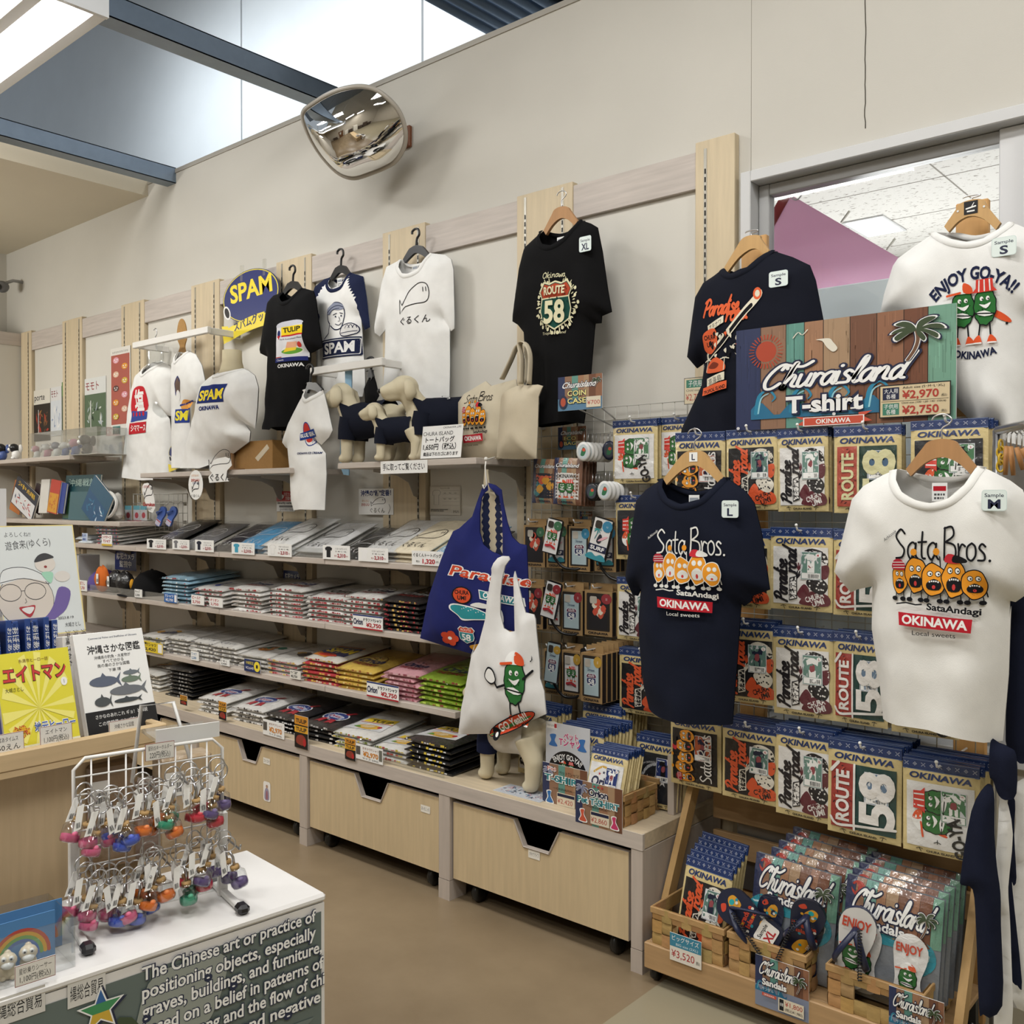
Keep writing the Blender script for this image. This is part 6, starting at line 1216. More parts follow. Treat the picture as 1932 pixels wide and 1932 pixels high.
def pack_mesh(kind,size,front=True):
    key=(kind,size,front)
    if key in PMESH:return PMESH[key]
    sd=len(PMESH)*3.7;f=lambda x,z,l=0.0:Vector((x,-pack_bulge(x,z,sd)-l,z));g=lambda x,z:Vector((x,0.5*pack_bulge(x,z,sd),z))
    m=MB();nx,nz=12,16;zt=-0.03
    m.grid(lambda a,b:f((a-0.5)*PW,zt-(PH+zt)*(1-b)),nx,nz,CRM,'film');m.grid(lambda a,b:g((a-0.5)*PW,zt-(PH+zt)*(1-b)),4,6,CRM,'film',flip=True)
    if front:
        A=Art(0.00006);A.text('OKINAWA',0,-0.052,0.0165,BAND,w=PW*0.82,bold=0.035,shear=0.18).text('CHURA ISLAND',0,-PH+0.006,0.0062,INK,w=0.07,bold=0.03)
        for s in(-1,1):A.line([(s*0.048,-PH+0.004),(s*0.052,-PH+0.014)],0.0016,INK).line([(s*0.044,-PH+0.013),(s*0.052,-PH+0.0155),(s*0.06,-PH+0.012)],0.0016,INK)
        fn,ar,tone,ink=PTYPE[kind];A.put(fn(*ar),-PW*0.44,-PH+0.020,PW*0.88,PH-0.082)
        m.art(A,lambda x,z,l:f(x,z,0.0009+l),'film',0.014)
    else:m.art(Art().text('OKINAWA',0,-0.052,0.0165,BAND,w=PW*0.82,bold=0.035,shear=0.18),lambda x,z,l:f(x,z,0.0009+l),'film',0.022)
    a=m.mesh('pouch')
    m=MB();m.grid(lambda a_,b:Vector(((a_-0.5)*PW,-0.0035-0.001*math.sin(a_*9+sd),-0.031+0.031*b)),8,2,BAND,'film');m.grid(lambda a_,b:Vector(((a_-0.5)*PW,0.0025,-0.031+0.031*b)),8,2,BAND,'film',flip=True)
    m.add([(-PW/2,-0.0035,0),(PW/2,-0.0035,0),(PW/2,0.0025,0),(-PW/2,0.0025,0)],[(0,1,2,3)],BAND,'film')
    A=Art();vs=[];fs=[]
    for k in range(9):
        x=-PW/2+PW*(k+0.5)/9
        dots=((-2,2),(2,2),(-2,-2),(2,-2),(-1,1),(1,1),(-1,-1),(1,-1),(0,0))if k%2==0 else((0,2),(-1,1),(1,1),(0,0),(-2,0),(2,0),(-1,-1),(1,-1),(0,-2))
        for i,j in dots:q=len(vs);cx,cz,h=x+i*0.0021,-0.014+j*0.0021,0.00085;vs+=[(cx-h,cz-h),(cx+h,cz-h),(cx+h,cz+h),(cx-h,cz+h)];fs.append((q,q+1,q+2,q+3))
    A.p.append((vs,fs,hexc('c9cfdc')));A.rect(-PW/2,-0.0295,PW/2,-0.0285,hexc('8fa0c0')).rect(-PW/2,-0.002,PW/2,-0.0012,hexc('8fa0c0'))
    m.art(A,lambda x,z,l:Vector((x,-0.0048-l,z)),'film');b=m.mesh('zip_header');c=None
    if front:
        cw,ch=0.062,0.088;m=MB();x0,z0=PW*0.02,-PH*0.62
        m.art(Art(0.00005).put(card_art(tone,ink,size),x0,z0,cw,ch),lambda x,z,l:f(x,z,0.0035+l),'gloss',0.025);c=m.mesh('size_card')
    PMESH[key]=(a,b,c);return PMESH[key]
def put_pack(kind,size,loc,label,group=None,scale=(1,1,1),rot=(0,0,0),front=True):
    a,b,c=pack_mesh(kind,size,front);t=thing('shirt_pack',label,'packed shirt',loc,rot,group);t.scale=scale
    for n,me in(('pouch',a),('zip_header',b),('size_card',c)):
        if me:o=bpy.data.objects.new(n,me);COL.objects.link(o);o.parent=t
    return t
def hook(loc,y0,y1,label,group):
    t=MB().tube([(0,y1-y0,0),(0,0.012,0),(0,0,0.003),(0,-0.006,0.016)],0.0032,hexc('dcdcdc'),'enamel',n=6).ell((0,-0.0065,0.017),(0.005,0.005,0.005),WHITE,'gloss',n=8).build('display_hook');t.location=(loc[0],y0,loc[2]);return tag(t,label,'hook',group)
def column(kind,size,u0,u1,vt,vb,y,n,where,gy,sp=0.021,yaw=0.0,seed=0):
    uc=(u0+u1)/2;vm=(vt+vb)/2;x0,x1=P(u0,vm,y=y).x,P(u1,vm,y=y).x;zt,zb=P(uc,vt,y=y).z,P(uc,vb,y=y).z
    sc=((x1-x0)/PW,1,(zt-zb)/PH);r=random.Random(seed+int(u0));xc=(x0+x1)/2;d=PDESC[kind]
    sp=min(sp,(gy-0.02-y)/max(1,n))
    put_pack(kind,size,(xc,y,zt),f'front {d} shirt pack, {where}',None,sc,(0,r.uniform(-.015,.015),yaw))
    for k in range(1,n):
        put_pack(kind,size,(xc+r.uniform(-.004,.004),y+sp*k,zt+r.uniform(-.003,.003)),f'{d} pack behind the front one, {where}',f'{d} packs behind the front one, {where}' if n>2 else None,sc,(0,r.uniform(-.02,.02),yaw),k==1)
    hook((xc,y,zt-0.010*sc[2]),y-0.030,gy,f'hook of the {d} packs, {where}',None)
GY,WGY=2.885,3.045
def mesh_panel(label,u0,u1,v0,v1,y,step=0.05,col=hexc('bdbbb4'),r=0.0018):
    a,b=P(u0,(v0+v1)/2,y=y).x,P(u1,(v0+v1)/2,y=y).x;zt,zb=P((u0+u1)/2,v0,y=y).z,P((u0+u1)/2,v1,y=y).z;t=thing('wire_grid_panel',label,'wire grid',((a+b)/2,y,zb));W,H=(b-a)/2,zt-zb
    m=MB();n=int(2*W/step)
    for k in range(n+1):m.tube([(-W+2*W*k/n,0,0),(-W+2*W*k/n,0,H)],r,col,'enamel',n=5)
    n=int(H/step)
    for k in range(n+1):m.tube([(-W,-0.003,H*k/n),(W,-0.003,H*k/n)],r,col,'enamel',n=5)
    m.build('wires',t);m=MB().tube([(-W,0,0),(W,0,0),(W,0,H),(-W,0,H)],r*1.9,col,'enamel',n=6,closed=True,sm=False);m.build('frame_wire',t)
    m=MB()
    for x in(-W+0.05,W-0.05):
        for z in(0.06,H-0.06):m.box((x-0.006,0.002,z-0.01),(x+0.006,PF-y if y>3 else 0.02,z+0.01),col,'enamel')
    m.build('clip',t);return t
mesh_panel('white wire grid on the wall behind the phone cases',1003,1296,768,1400,WGY)
mesh_panel('white wire grid of the easel behind the packed shirts',1292,1880,800,1480,GY)
S_,M_,L_,X_L='top row','second row','third row','bottom row'
spec=[('goya_white','S',1157,1241,792,912,2.93,2,'top left of the wall grid',WGY,0.0),('goya_white','S',1246,1318,787,906,2.965,1,'half behind the navy back-print tee',WGY,0.0),('goya_black','M',1162,1240,934,1056,2.93,1,'wall grid, beside the phone cases',WGY,0.0),('para_white','L',1165,1246,1090,1210,2.92,2,'wall grid, left of the navy tee',WGY,0.0),('para_black','XL',1169,1268,1226,1350,2.90,3,'lowest on the wall grid',WGY,0.0),
    ('sata_black','S',1275,1369,815,968,2.775,2,'top row, left end',GY,0.0),('para_black','S',1371,1466,809,962,2.77,2,'top row under the wooden sign',GY,0.03),('para_white','S',1467,1562,807,965,2.77,3,'top row under the wooden sign',GY,0.0),('route_dark','S',1575,1700,803,968,2.75,3,'top row, larger pack',GY,0.05),('goya_black','S',1719,1864,791,955,2.74,5,'top row, right end',GY,0.03),
    ('para_black','M',1352,1456,998,1146,2.76,2,'second row, behind the navy tee',GY,0.0),('para_white','M',1455,1571,995,1152,2.75,3,'second row',GY,0.02),('route_white','M',1573,1690,1001,1164,2.75,3,'second row by the white tee sleeve',GY,0.0),
    ('para_black','L',1362,1464,1170,1326,2.745,3,'third row, left end',GY,0.03),('para_white','L',1459,1572,1186,1352,2.73,4,'third row',GY,0.0),('route_white','L',1573,1676,1194,1368,2.72,4,'third row',GY,0.0),('goya_white','L',1680,1808,1212,1388,2.72,2,'third row behind the white tee',GY,0.0),
    ('sata_black','XL',1264,1362,1345,1486,2.74,4,'bottom row, left end',GY,-0.05),('para_black','XL',1364,1470,1364,1512,2.71,6,'bottom row',GY,0.0),('para_white','XL',1464,1573,1374,1545,2.69,6,'bottom row',GY,-0.03),('route_white','XL',1564,1702,1402,1582,2.67,8,'bottom row, big pack over the slats',GY,0.02),('goya_white','XL',1704,1848,1438,1616,2.65,8,'bottom row, right end',GY,0.03)]
for k,s in enumerate(spec):column(*s[:9],gy=s[9],yaw=s[10],seed=k)
# ------------------------------------------------------------------ easel cart
EX0,EX1=-1.62,-0.745;PINE=hexc('aa8a63')
t=thing('easel_cart','pine easel cart on castors carrying the wire grid and woven baskets','display cart',((EX0+EX1)/2,2.7,0));cxx=(EX0+EX1)/2;Wc=(EX1-EX0)/2
def plank(name,a,b,mat='woodx',bev=0.003,col=PINE):MB().box(a,b,col,mat,bev).build(name,t)
plank('front_board',(-Wc,-0.20,0.052),(Wc,-0.178,0.132));plank('base_shelf',(-Wc,-0.177,0.114),(Wc,0.20,0.130))
for vt,vb,u in((1487,1541,1341),(1563,1607,1341)):
    y=2.895;zt,zb=P(u,vt,y=y).z,P(u,vb,y=y).z;plank('slat',(-Wc+0.02,y-2.7,zb),(Wc-0.01,y-2.7+0.02,zt))
for u0,u1,vt in((1398,1446,446),(1803,1865,379)):
    y=2.935;x0,x1=P(u0,vt,y=y).x-cxx,P(u1,vt,y=y).x-cxx;zt=P((u0+u1)/2,vt,y=y).z;plank('upright',(x0,y-2.7,0.0),(x1,y-2.7+0.022,zt),'wood',0.003,hexc('c79a62'))
for s in(-1,1):
    x=s*(Wc+0.014);MB().prism([(x-0.011,-0.10,0.132),(x-0.011,-0.05,0.132),(x-0.011,0.182,0.60),(x-0.011,0.132,0.60)],(0.022,0,0),hexc('c4a06c'),'wood').build('slanted_leg',t)
    for y in(-0.15,0.15):MB().lathe([(0.01,-0.011),(0.025,-0.01),(0.027,0),(0.025,0.01),(0.01,0.011)],(x-s*0.03,y,0.027),14,hexc('1b1b1b'),'gloss',ax=(1,0,0)).box((x-s*0.03-0.012,y-0.014,0.035),(x-s*0.03+0.012,y+0.014,0.113),hexc('4a4a4a'),'dullmetal').build('castor',t)
MB().box((-Wc+0.1,0.222,0.2),(Wc-0.05,0.224,0.62),hexc('8d8a84'),'dullmetal').build('back_mesh',t)
# ------------------------------------------------------------------ woven baskets
def basket(label,x0,x1,y0,y1,z0,z1,slot=True):
    base=((x0+x1)/2,(y0+y1)/2,z0);t=thing('woven_basket',label,'basket',base);W,D,H=(x1-x0)/2,(y1-y0)/2,z1-z0;col=hexc('ae8c5c');th=0.006
    m=MB();r=random.Random(int(x0*100))
    def side(o,ux,n,w,slot_):
        ux,n=Vector(ux),Vector(n);o=Vector(o);s=0.034;nx=max(2,round(w/s));nz=max(2,round(H/s))
        for i in range(nx):
            for j in range(nz):
                a0,a1,b0,b1=w*i/nx,w*(i+1)/nx,H*j/nz,H*(j+1)/nz
                if slot_ and abs((a0+a1)/2-w/2)<0.05 and j==nz-2:continue
                k=0.0045 if(i+j)%2 else 0.0015;c=[q*r.uniform(0.86,1.08)for q in C(col)];hz=(i+j)%2;mid=0.003
                pts=[]
                for q in range(4):
                    f=q/3;lift=k+mid*math.sin(f*PI)
                    pts.append((f,lift))
                vs=[];fs=[]
                for f,lf in pts:
                    if hz:vs+=[o+ux*(a0+(a1-a0)*f)+Vector((0,0,b0))+n*lf,o+ux*(a0+(a1-a0)*f)+Vector((0,0,b1))+n*lf]
                    else:vs+=[o+ux*a0+Vector((0,0,b0+(b1-b0)*f))+n*lf,o+ux*a1+Vector((0,0,b0+(b1-b0)*f))+n*lf]
                for q in range(3):fs.append((2*q,2*q+2,2*q+3,2*q+1)if hz else(2*q,2*q+1,2*q+3,2*q+2))
                m.add(vs,fs,c,'weave',True)
                bk=[o+ux*a0+Vector((0,0,b0)),o+ux*a1+Vector((0,0,b0)),o+ux*a1+Vector((0,0,b1)),o+ux*a0+Vector((0,0,b1))]
                m.add([p-n*th*0.5 for p in bk],[(3,2,1,0)],c,'weave')
    side((-W,-D,0),(1,0,0),(0,-1,0),2*W,slot);side((W,-D,0),(0,1,0),(1,0,0),2*D,slot);side((W,D,0),(-1,0,0),(0,1,0),2*W,False);side((-W,D,0),(0,-1,0),(-1,0,0),2*D,slot)
    m.box((-W,-D,0),(W,D,0.004),col,'weave');m.build('weave_body',t)
    m=MB();e=0.007
    for a,b in(((-W-e,-D-e,H-0.02),(W+e,-D,H)),((-W-e,D,H-0.02),(W+e,D+e,H)),((-W-e,-D,H-0.02),(-W,D,H)),((W,-D,H-0.02),(W+e,D,H))):m.box(a,b,hexc('ad8b5e'),'weave',0.002)
    m.build('rim',t);return t
BZ0,BZ1=0.133,0.247;BYF=2.512
bxs=[(P(1228,1740,y=BYF).x+0.008,P(1369,1790,y=BYF).x-0.008),(P(1372,1790,y=BYF).x+0.008,P(1524,1850,y=BYF).x-0.008),(P(1558,1850,y=BYF).x+0.008,P(1741,1910,y=BYF).x)]
basket('woven basket with the big size packs, left on the cart',*bxs[0],BYF,2.76,BZ0,BZ1);basket('woven basket with the navy flip-flop samples, middle of the cart',*bxs[1],BYF,2.76,BZ0,BZ1);basket('woven basket with the white flip-flop sample, right on the cart',*bxs[2],BYF,2.76,BZ0,BZ1)
for k in range(5):
    put_pack('para_black','XL',((bxs[0][0]+bxs[0][1])/2+0.03,2.60+0.024*k,0.395+0.012*k),'front big size pack in the left woven basket' if k==0 else 'big size pack behind the front one in the left basket','big size packs behind the front one' if k else None,(0.84,1,1.0),(-0.20,0.06,0),k<1)
# wooden sign art
PLANKS=['2e3656','8a6a55','5f8f84','9a7358','a08468','6e4a38','8a6048','6e4532','6f9a86']
def planks_bg(n=9,seed=2):
    A=Art(0.00005);r=random.Random(seed);e=[0]
    for k in range(n):e.append(e[-1]+r.uniform(0.8,1.2))
    e=[q/e[-1]for q in e]
    for k in range(n):
        c=C(hexc(PLANKS[k%9]));A.rect(e[k],0,e[k+1],1,c+(1,))
    L=[[]for _ in range(3)]
    for k in range(n):
        c=C(hexc(PLANKS[k%9]))
        for j in range(26):
            x=r.uniform(e[k],e[k+1]-0.004);y0=r.uniform(0,0.9);L[j%3].append((x,y0,x+r.uniform(0.001,0.004),min(1,y0+r.uniform(0.05,0.3)),tuple(q*(0.7,1.25,0.85)[j%3]for q in c)))
    for l in L:
        for x0,y0,x1,y1,c in l:A.rect(x0,y0,x1,y1,c)
    for k in range(1,n):A.rect(e[k]-0.0018,0,e[k]+0.0018,1,hexc('2a1d16'))
    # fold the many grain marks on two lifts
    out=Art(0.00005);out.p=A.p[:n];g=A.p[n:]
    return out,g
def palm(A,x,y,k,col=hexc('39472f'),trunk=hexc('6a4a35'),ky=1.0):
    S=lambda L,o=0:[(x+a*k,y+b*k*ky)for a,b in L]
    fr=[[(0,0),(-0.22,0.16),(-0.5,0.10),(-0.62,-0.06),(-0.36,-0.0)],[(0,0),(-0.30,0.02),(-0.54,-0.2),(-0.46,-0.36),(-0.2,-0.12)],[(0,0),(-0.12,0.3),(-0.34,0.42),(-0.52,0.30),(-0.22,0.14)],[(0,0),(0.05,0.34),(0.28,0.50),(0.46,0.44),(0.2,0.2)],[(0,0),(0.26,0.18),(0.55,0.16),(0.66,-0.04),(0.34,0.04)],[(0,0),(0.24,0.0),(0.5,-0.22),(0.48,-0.40),(0.22,-0.14)],[(0,0),(0.12,-0.1),(0.22,-0.34),(0.16,-0.46),(0.02,-0.2)]]
    tr=[(0,0),(0.03,-0.4),(-0.05,-0.8),(-0.22,-1.2)]
    A.line(S(tr),0.19*k,NAVY,smooth=4)
    for f in fr:c=(sum(p[0]for p in f)/5,sum(p[1]for p in f)/5);A.blob(S([(c[0]+(a-c[0])*1.36,c[1]+(b-c[1])*1.42)for a,b in f]),NAVY,3)
    A.line(S(tr),0.13*k,WHITE,smooth=4)
    for f in fr:c=(sum(p[0]for p in f)/5,sum(p[1]for p in f)/5);A.blob(S([(c[0]+(a-c[0])*1.18,c[1]+(b-c[1])*1.2)for a,b in f]),WHITE,3)
    A.line(S(tr),0.09*k,trunk,smooth=4)
    for f in fr:A.blob(S(f),col,3)
    return A
def waves(A,y,h,n=4,col=hexc('2c7fa0'),c2=hexc('8fc4d0'),x0=0.08,x1=0.72):
    A.poly([(x0,y)]+[(x0+(x1-x0)*k/24,y+h*(0.35+0.25*math.sin(k*PI/3)))for k in range(25)]+[(x1,y)],hexc('2a6a8c'))
    for k in range(n):cx=x0+(x1-x0)*(k+0.5)/n;A.line([(cx-0.06,y+h*0.2),(cx-0.045,y+h*0.8),(cx+0.0,y+h),(cx+0.035,y+h*0.75),(cx+0.02,y+h*0.6)],0.022,col,smooth=4,taper=lambda s:1.1-0.8*s).line([(cx-0.05,y+h*0.2),(cx-0.035,y+h*0.72),(cx+0.0,y+h*0.88)],0.008,c2,smooth=4)
    return A
def chura(A,x,y,w,out=0.012,aspect=1.0):
    """lettering of the wooden signs; drawn in x units then squashed by aspect"""
    B=Art();script_word(B,'Churaisland',0,0,0.10*w/0.9*1.05,0.025*w,WHITE,0.32,(out*w*1.1,NAVY),width=0.9*w,gap=-0.04);A.put(B,x,y,1,aspect);return A
bg,grain=planks_bg()
A=Art(0.00013);A.p=list(bg.p)
def grainmesh(grain):return grain
# grain marks by colour on one lift each
def fold_grain(A,grain):
    by={}
    for vs,fs,c in grain:
        V,F=by.setdefault(c,([],[]));n=len(V);V.extend(vs);F.extend([tuple(i+n for i in f)for f in fs])
    for q,(c,(V,F))in enumerate(by.items()):A.p.append((V,F,c[:3]if q==0 else c[:3]+(1,)))
fold_grain(A,grain)
asp=413/222.0     # sign is wider than high
# sun, gulls, waves, lettering, palm, ribbon, price panel
A.circ(0.155,0.76,0.052,hexc('a8452f'),0.052*asp*1.05)
for k in range(30):a=2*PI*k/30;A.line([(0.155+0.062*math.cos(a),0.76+0.12*math.sin(a)),(0.155+0.084*math.cos(a),0.76+0.165*math.sin(a))],0.007,hexc('a8452f'))
A.line([(0.29,0.86),(0.315,0.91),(0.335,0.88),(0.36,0.925)],0.006,hexc('d9d3c4'),smooth=3).blob([(0.40,0.82),(0.43,0.80),(0.45,0.74),(0.48,0.69),(0.50,0.72),(0.48,0.78),(0.46,0.82)],hexc('d9d3c4'))
waves(A,0.10,0.28,4,x0=0.08,x1=0.78)
chura(A,0.13,0.39,0.73,0.014,1.35)
palm(A,0.845,0.80,0.17,ky=1.25)
A.text('T-shirt',0.44,0.145,0.15,WHITE,w=0.36,bold=0.035,rot=0.0,out=(0.075,NAVY))
for x in(0.302,0.386,0.419,0.452,0.575):A.rect(x-0.012,0.145,x+0.014,0.158,WHITE)
A.poly([(0.31,0.02),(0.35,0.06),(0.31,0.10),(0.37,0.09),(0.37,0.01)],hexc('c0503c')).poly([(0.66,0.03),(0.62,0.075),(0.66,0.12),(0.60,0.11),(0.60,0.02)],hexc('c0503c')).rect(0.345,0.005,0.625,0.088,WHITE).rect(0.35,0.012,0.62,0.082,hexc('c0503c')).text('OKINAWA',0.485,0.025,0.043,WHITE,w=0.16,bold=0.02)
A.rect(0.69,0.04,0.985,0.335,INK).rect(0.695,0.05,0.98,0.325,hexc('cdbb98')).rect(0.705,0.20,0.775,0.31,NAVY).rect(0.705,0.065,0.775,0.17,hexc('3f7a66')).rect(0.70,0.184,0.975,0.188,INK)
A.text('大人用',0.74,0.262,0.032,WHITE,w=0.058).text('各種',0.74,0.213,0.032,WHITE,w=0.04).text('子供用',0.74,0.124,0.032,WHITE,w=0.058).text('各種',0.74,0.076,0.032,WHITE,w=0.04).text('Adult size (S･M･L･XL)',0.875,0.293,0.02,INK,w=0.17).text('¥2,970',0.862,0.206,0.068,hexc('a8382f'),w=0.15,bold=0.02).text('(税込)',0.958,0.206,0.02,INK,w=0.022).text('Child size (100･120･140･150㎝)',0.875,0.16,0.016,INK,w=0.18).text('¥2,750',0.862,0.07,0.068,hexc('a8382f'),w=0.15,bold=0.02).text('(税込)',0.958,0.07,0.02,INK,w=0.022)
for x,y in((0.02,0.02),(0.49,0.108)):A.circ(x,y,0.008,hexc('d0d0d0'),0.008*asp)
SIGN_ART=A
card('big painted-plank shop sign for island shirts standing above the top row of packs',2.762,(1389,598,1804,802),A,'shop_sign',th=0.006,mat='gloss',cat='sign')
def sandal_sign(price=True):
    A=Art(0.0001);bg,g=planks_bg(7,5);A.p=list(bg.p);fold_grain(A,g);A.rect(0,0,1,0.42,hexc('7a8296'));waves(A,0.30,0.2,3,x0=0.0,x1=0.6);chura(A,0.07,0.66,0.78,0.013,1.45);palm(A,0.84,0.74,0.2);A.text('Sandals',0.38,0.47,0.12,WHITE,w=0.46,bold=0.035,out=(0.08,NAVY)).text('サンダル',0.26,0.36,0.05,hexc('c7d5e0'),w=0.22).rect(0.15,0.25,0.42,0.31,hexc('c0503c')).text('OKINAWA',0.285,0.262,0.035,WHITE,w=0.2)
    A.rect(0.46,0.06,0.93,0.32,hexc('d3c9b4')).rect(0.48,0.08,0.56,0.30,INK).text('各種',0.52,0.17,0.05,WHITE,w=0.06).text('¥1,800',0.745,0.19,0.09,hexc('a8382f'),w=0.32).text('(税込¥1,980)',0.745,0.10,0.05,INK,w=0.32);return A
card('sandals price sign with painted planks clipped on the middle basket',BYF-0.014,(1425,1816,1526,1912),sandal_sign(),'price_sign',cat='sign');card('sandals price sign with painted planks clipped on the right basket',BYF-0.014,(1677,1876,1781,1975),sandal_sign(),'price_sign',cat='sign')
A=Art().rect(0,0,1,1,hexc('d8d3c8')).rect(0,0.52,1,1,hexc('3c7f98')).text('ビッグサイズ',0.5,0.76,0.15,WHITE,w=0.86).text('BIG size (2XL)',0.55,0.58,0.09,hexc('cfe0e6'),w=0.7).text('¥3,520',0.42,0.14,0.26,hexc('a8282f'),w=0.74).text('(税込)',0.9,0.14,0.10,INK,w=0.12)
card('blue and white 3,520 yen card on the left woven basket',BYF-0.018,(1264,1768,1323,1820),A,'price_card')
# ------------------------------------------------------------------ sandal bags and samples
def sandal_bag_mesh(sole_art):
    W,H=0.255,0.31;m=MB();f=lambda x,z,l=0.0:Vector((x,-0.022*max(0,1-(2*x/W)**4)*max(0,1-(2*(z+H/2)/H)**4)**0.6-0.003*noise.noise(Vector((x*30,2,z*30)))-l,z))
    m.grid(lambda a,b:f((a-0.5)*W,-H*(1-b)),12,14,hexc('7a8088'),'film');m.grid(lambda a,b:Vector(((a-0.5)*W,0.012,-H*(1-b))),2,2,hexc('7a8088'),'film',flip=True)
    A=Art(0.0001);B=Art();bg,g=planks_bg(9,7);B.p=list(bg.p);fold_grain(B,g);A.put(B,-W/2,-0.13,W,0.13);A.circ(-W*0.36,-0.028,0.020,hexc('a83a30'))
    A.blob([(-W/2,-0.135),(-W*0.3,-0.105),(0,-0.115),(W*0.2,-0.108),(W*0.42,-0.125),(W*0.46,-0.175),(W*0.3,-0.21),(W*0.2,-0.19),(W*0.3,-0.165),(W*0.1,-0.15),(-W*0.2,-0.155),(-W/2,-0.16)],hexc('2b8a9c')).line([(-W/2,-0.14),(-W*0.2,-0.125),(W*0.2,-0.12),(W*0.4,-0.15),(W*0.3,-0.19)],0.005,hexc('c9dfe0'),smooth=4)
    B=Art();chura(B,0,0,0.88,0.013,1.0);A.put(B,-W*0.42,-0.088,W,W*1.25);A.text('Sandals',-W*0.06,-0.118,0.024,WHITE,w=W*0.44,bold=0.03,out=(0.09,NAVY));palm(A,W*0.36,-0.058,0.038)
    for s in(-1,1):A.put(sole_art,s*W*0.23,-0.295,0.085,0.085)
    m.art(A,lambda x,z,l:f(x,z,0.001+l),'film',0.03);return m.mesh('pouch'),W,H
def sole_pts(n=3):return catmull([(0.0,0.0),(0.36,0.10),(0.42,0.5),(0.36,0.95),(0.50,1.45),(0.52,1.9),(0.30,2.22),(0.0,2.30),(-0.34,2.15),(-0.48,1.8),(-0.44,1.35),(-0.38,0.9),(-0.42,0.45),(-0.32,0.08)],n,True)
def art_sole_goya(word=True):
    A=Art();A.poly(sole_pts(),hexc('d9d8d6'));gourd(A,0.0,0.2,1.25,'cap',limbs=True);board(A,0.1,0.45,0.3,-0.3)
    if word:A.text('ENJOY',0,1.72,0.26,hexc('c4452f'),w=0.78,bold=0.03)
    return A
def art_sole_navy(): 
    A=Art();A.poly(sole_pts(),hexc('1b2036'));r=random.Random(6)
    A.blob([(-0.2,0.3),(-0.05,0.7),(0.22,0.8),(0.25,0.5),(0.1,0.2)],hexc('d0952c')).blob([(-0.1,1.7),(0.1,2.0),(0.3,1.9),(0.2,1.55)],hexc('d0952c')).circ(0.1,1.85,0.09,hexc('27a0a0'),n=8).blob([(-0.3,1.95),(-0.15,2.1),(-0.05,1.98),(-0.2,1.88)],hexc('c4452f')).text('Paradise',0.0,1.2,0.16,hexc('c4452f'),w=0.74,bold=0.035,rot=0.1).text('Island',0.05,1.0,0.15,hexc('c4452f'),w=0.5,bold=0.035,rot=0.1)
    for k in range(12):x,y=r.uniform(-0.35,0.4),r.uniform(0.15,2.1);A.circ(x,y,0.05,r.choice([hexc('d9d6cc'),hexc('2b8a9c'),hexc('d0952c')]),n=7)
    A.text('OKINAWA',0.34,0.7,0.1,WHITE,w=0.5,rot=1.3);return A
SB1=sandal_bag_mesh(art_sole_navy());SB2=sandal_bag_mesh(art_sole_goya())
def sandal_bag(label,mesh,loc,rot,k=1.0,group=None):
    t=thing('sandal_bag',label,'sandal pack',loc,rot,group);t.scale=(k,k,k);o=bpy.data.objects.new('pouch',mesh[0]);COL.objects.link(o);o.parent=t;return t
zmin=0.131+0.31+0.006
cB,cC=(P(1424,1620,y=2.63).x+P(1590,1650,y=2.63).x)/2,(P(1604,1660,y=2.62).x+P(1780,1685,y=2.62).x)/2
zB,zC2=max(zmin,P(1500,1634,y=2.63).z),max(zmin,P(1690,1672,y=2.62).z)
sandal_bag('front sandal bag in the middle basket, behind the navy samples',SB1,(cB,2.63,zB),(-0.12,0.04,0.0),1.0);sandal_bag('front sandal bag in the right basket, beside the white sample',SB2,(cC,2.615,zC2),(-0.12,0.03,0.02),1.0)
for k in range(4):
    sandal_bag('sandal bag standing behind the front one in the middle basket',SB1,(cB+0.03+0.006*k,2.668+0.037*k,zB+0.012*(k+1)),(-0.12,0.04,0),1.0,'sandal bags behind the front one, middle basket');sandal_bag('sandal bag standing behind the front one in the right basket',SB2,(cC+0.004*k,2.653+0.037*k,zC2+0.006*(k+1)),(-0.12,0.03,0.02),1.0,'sandal bags behind the front one, right basket')
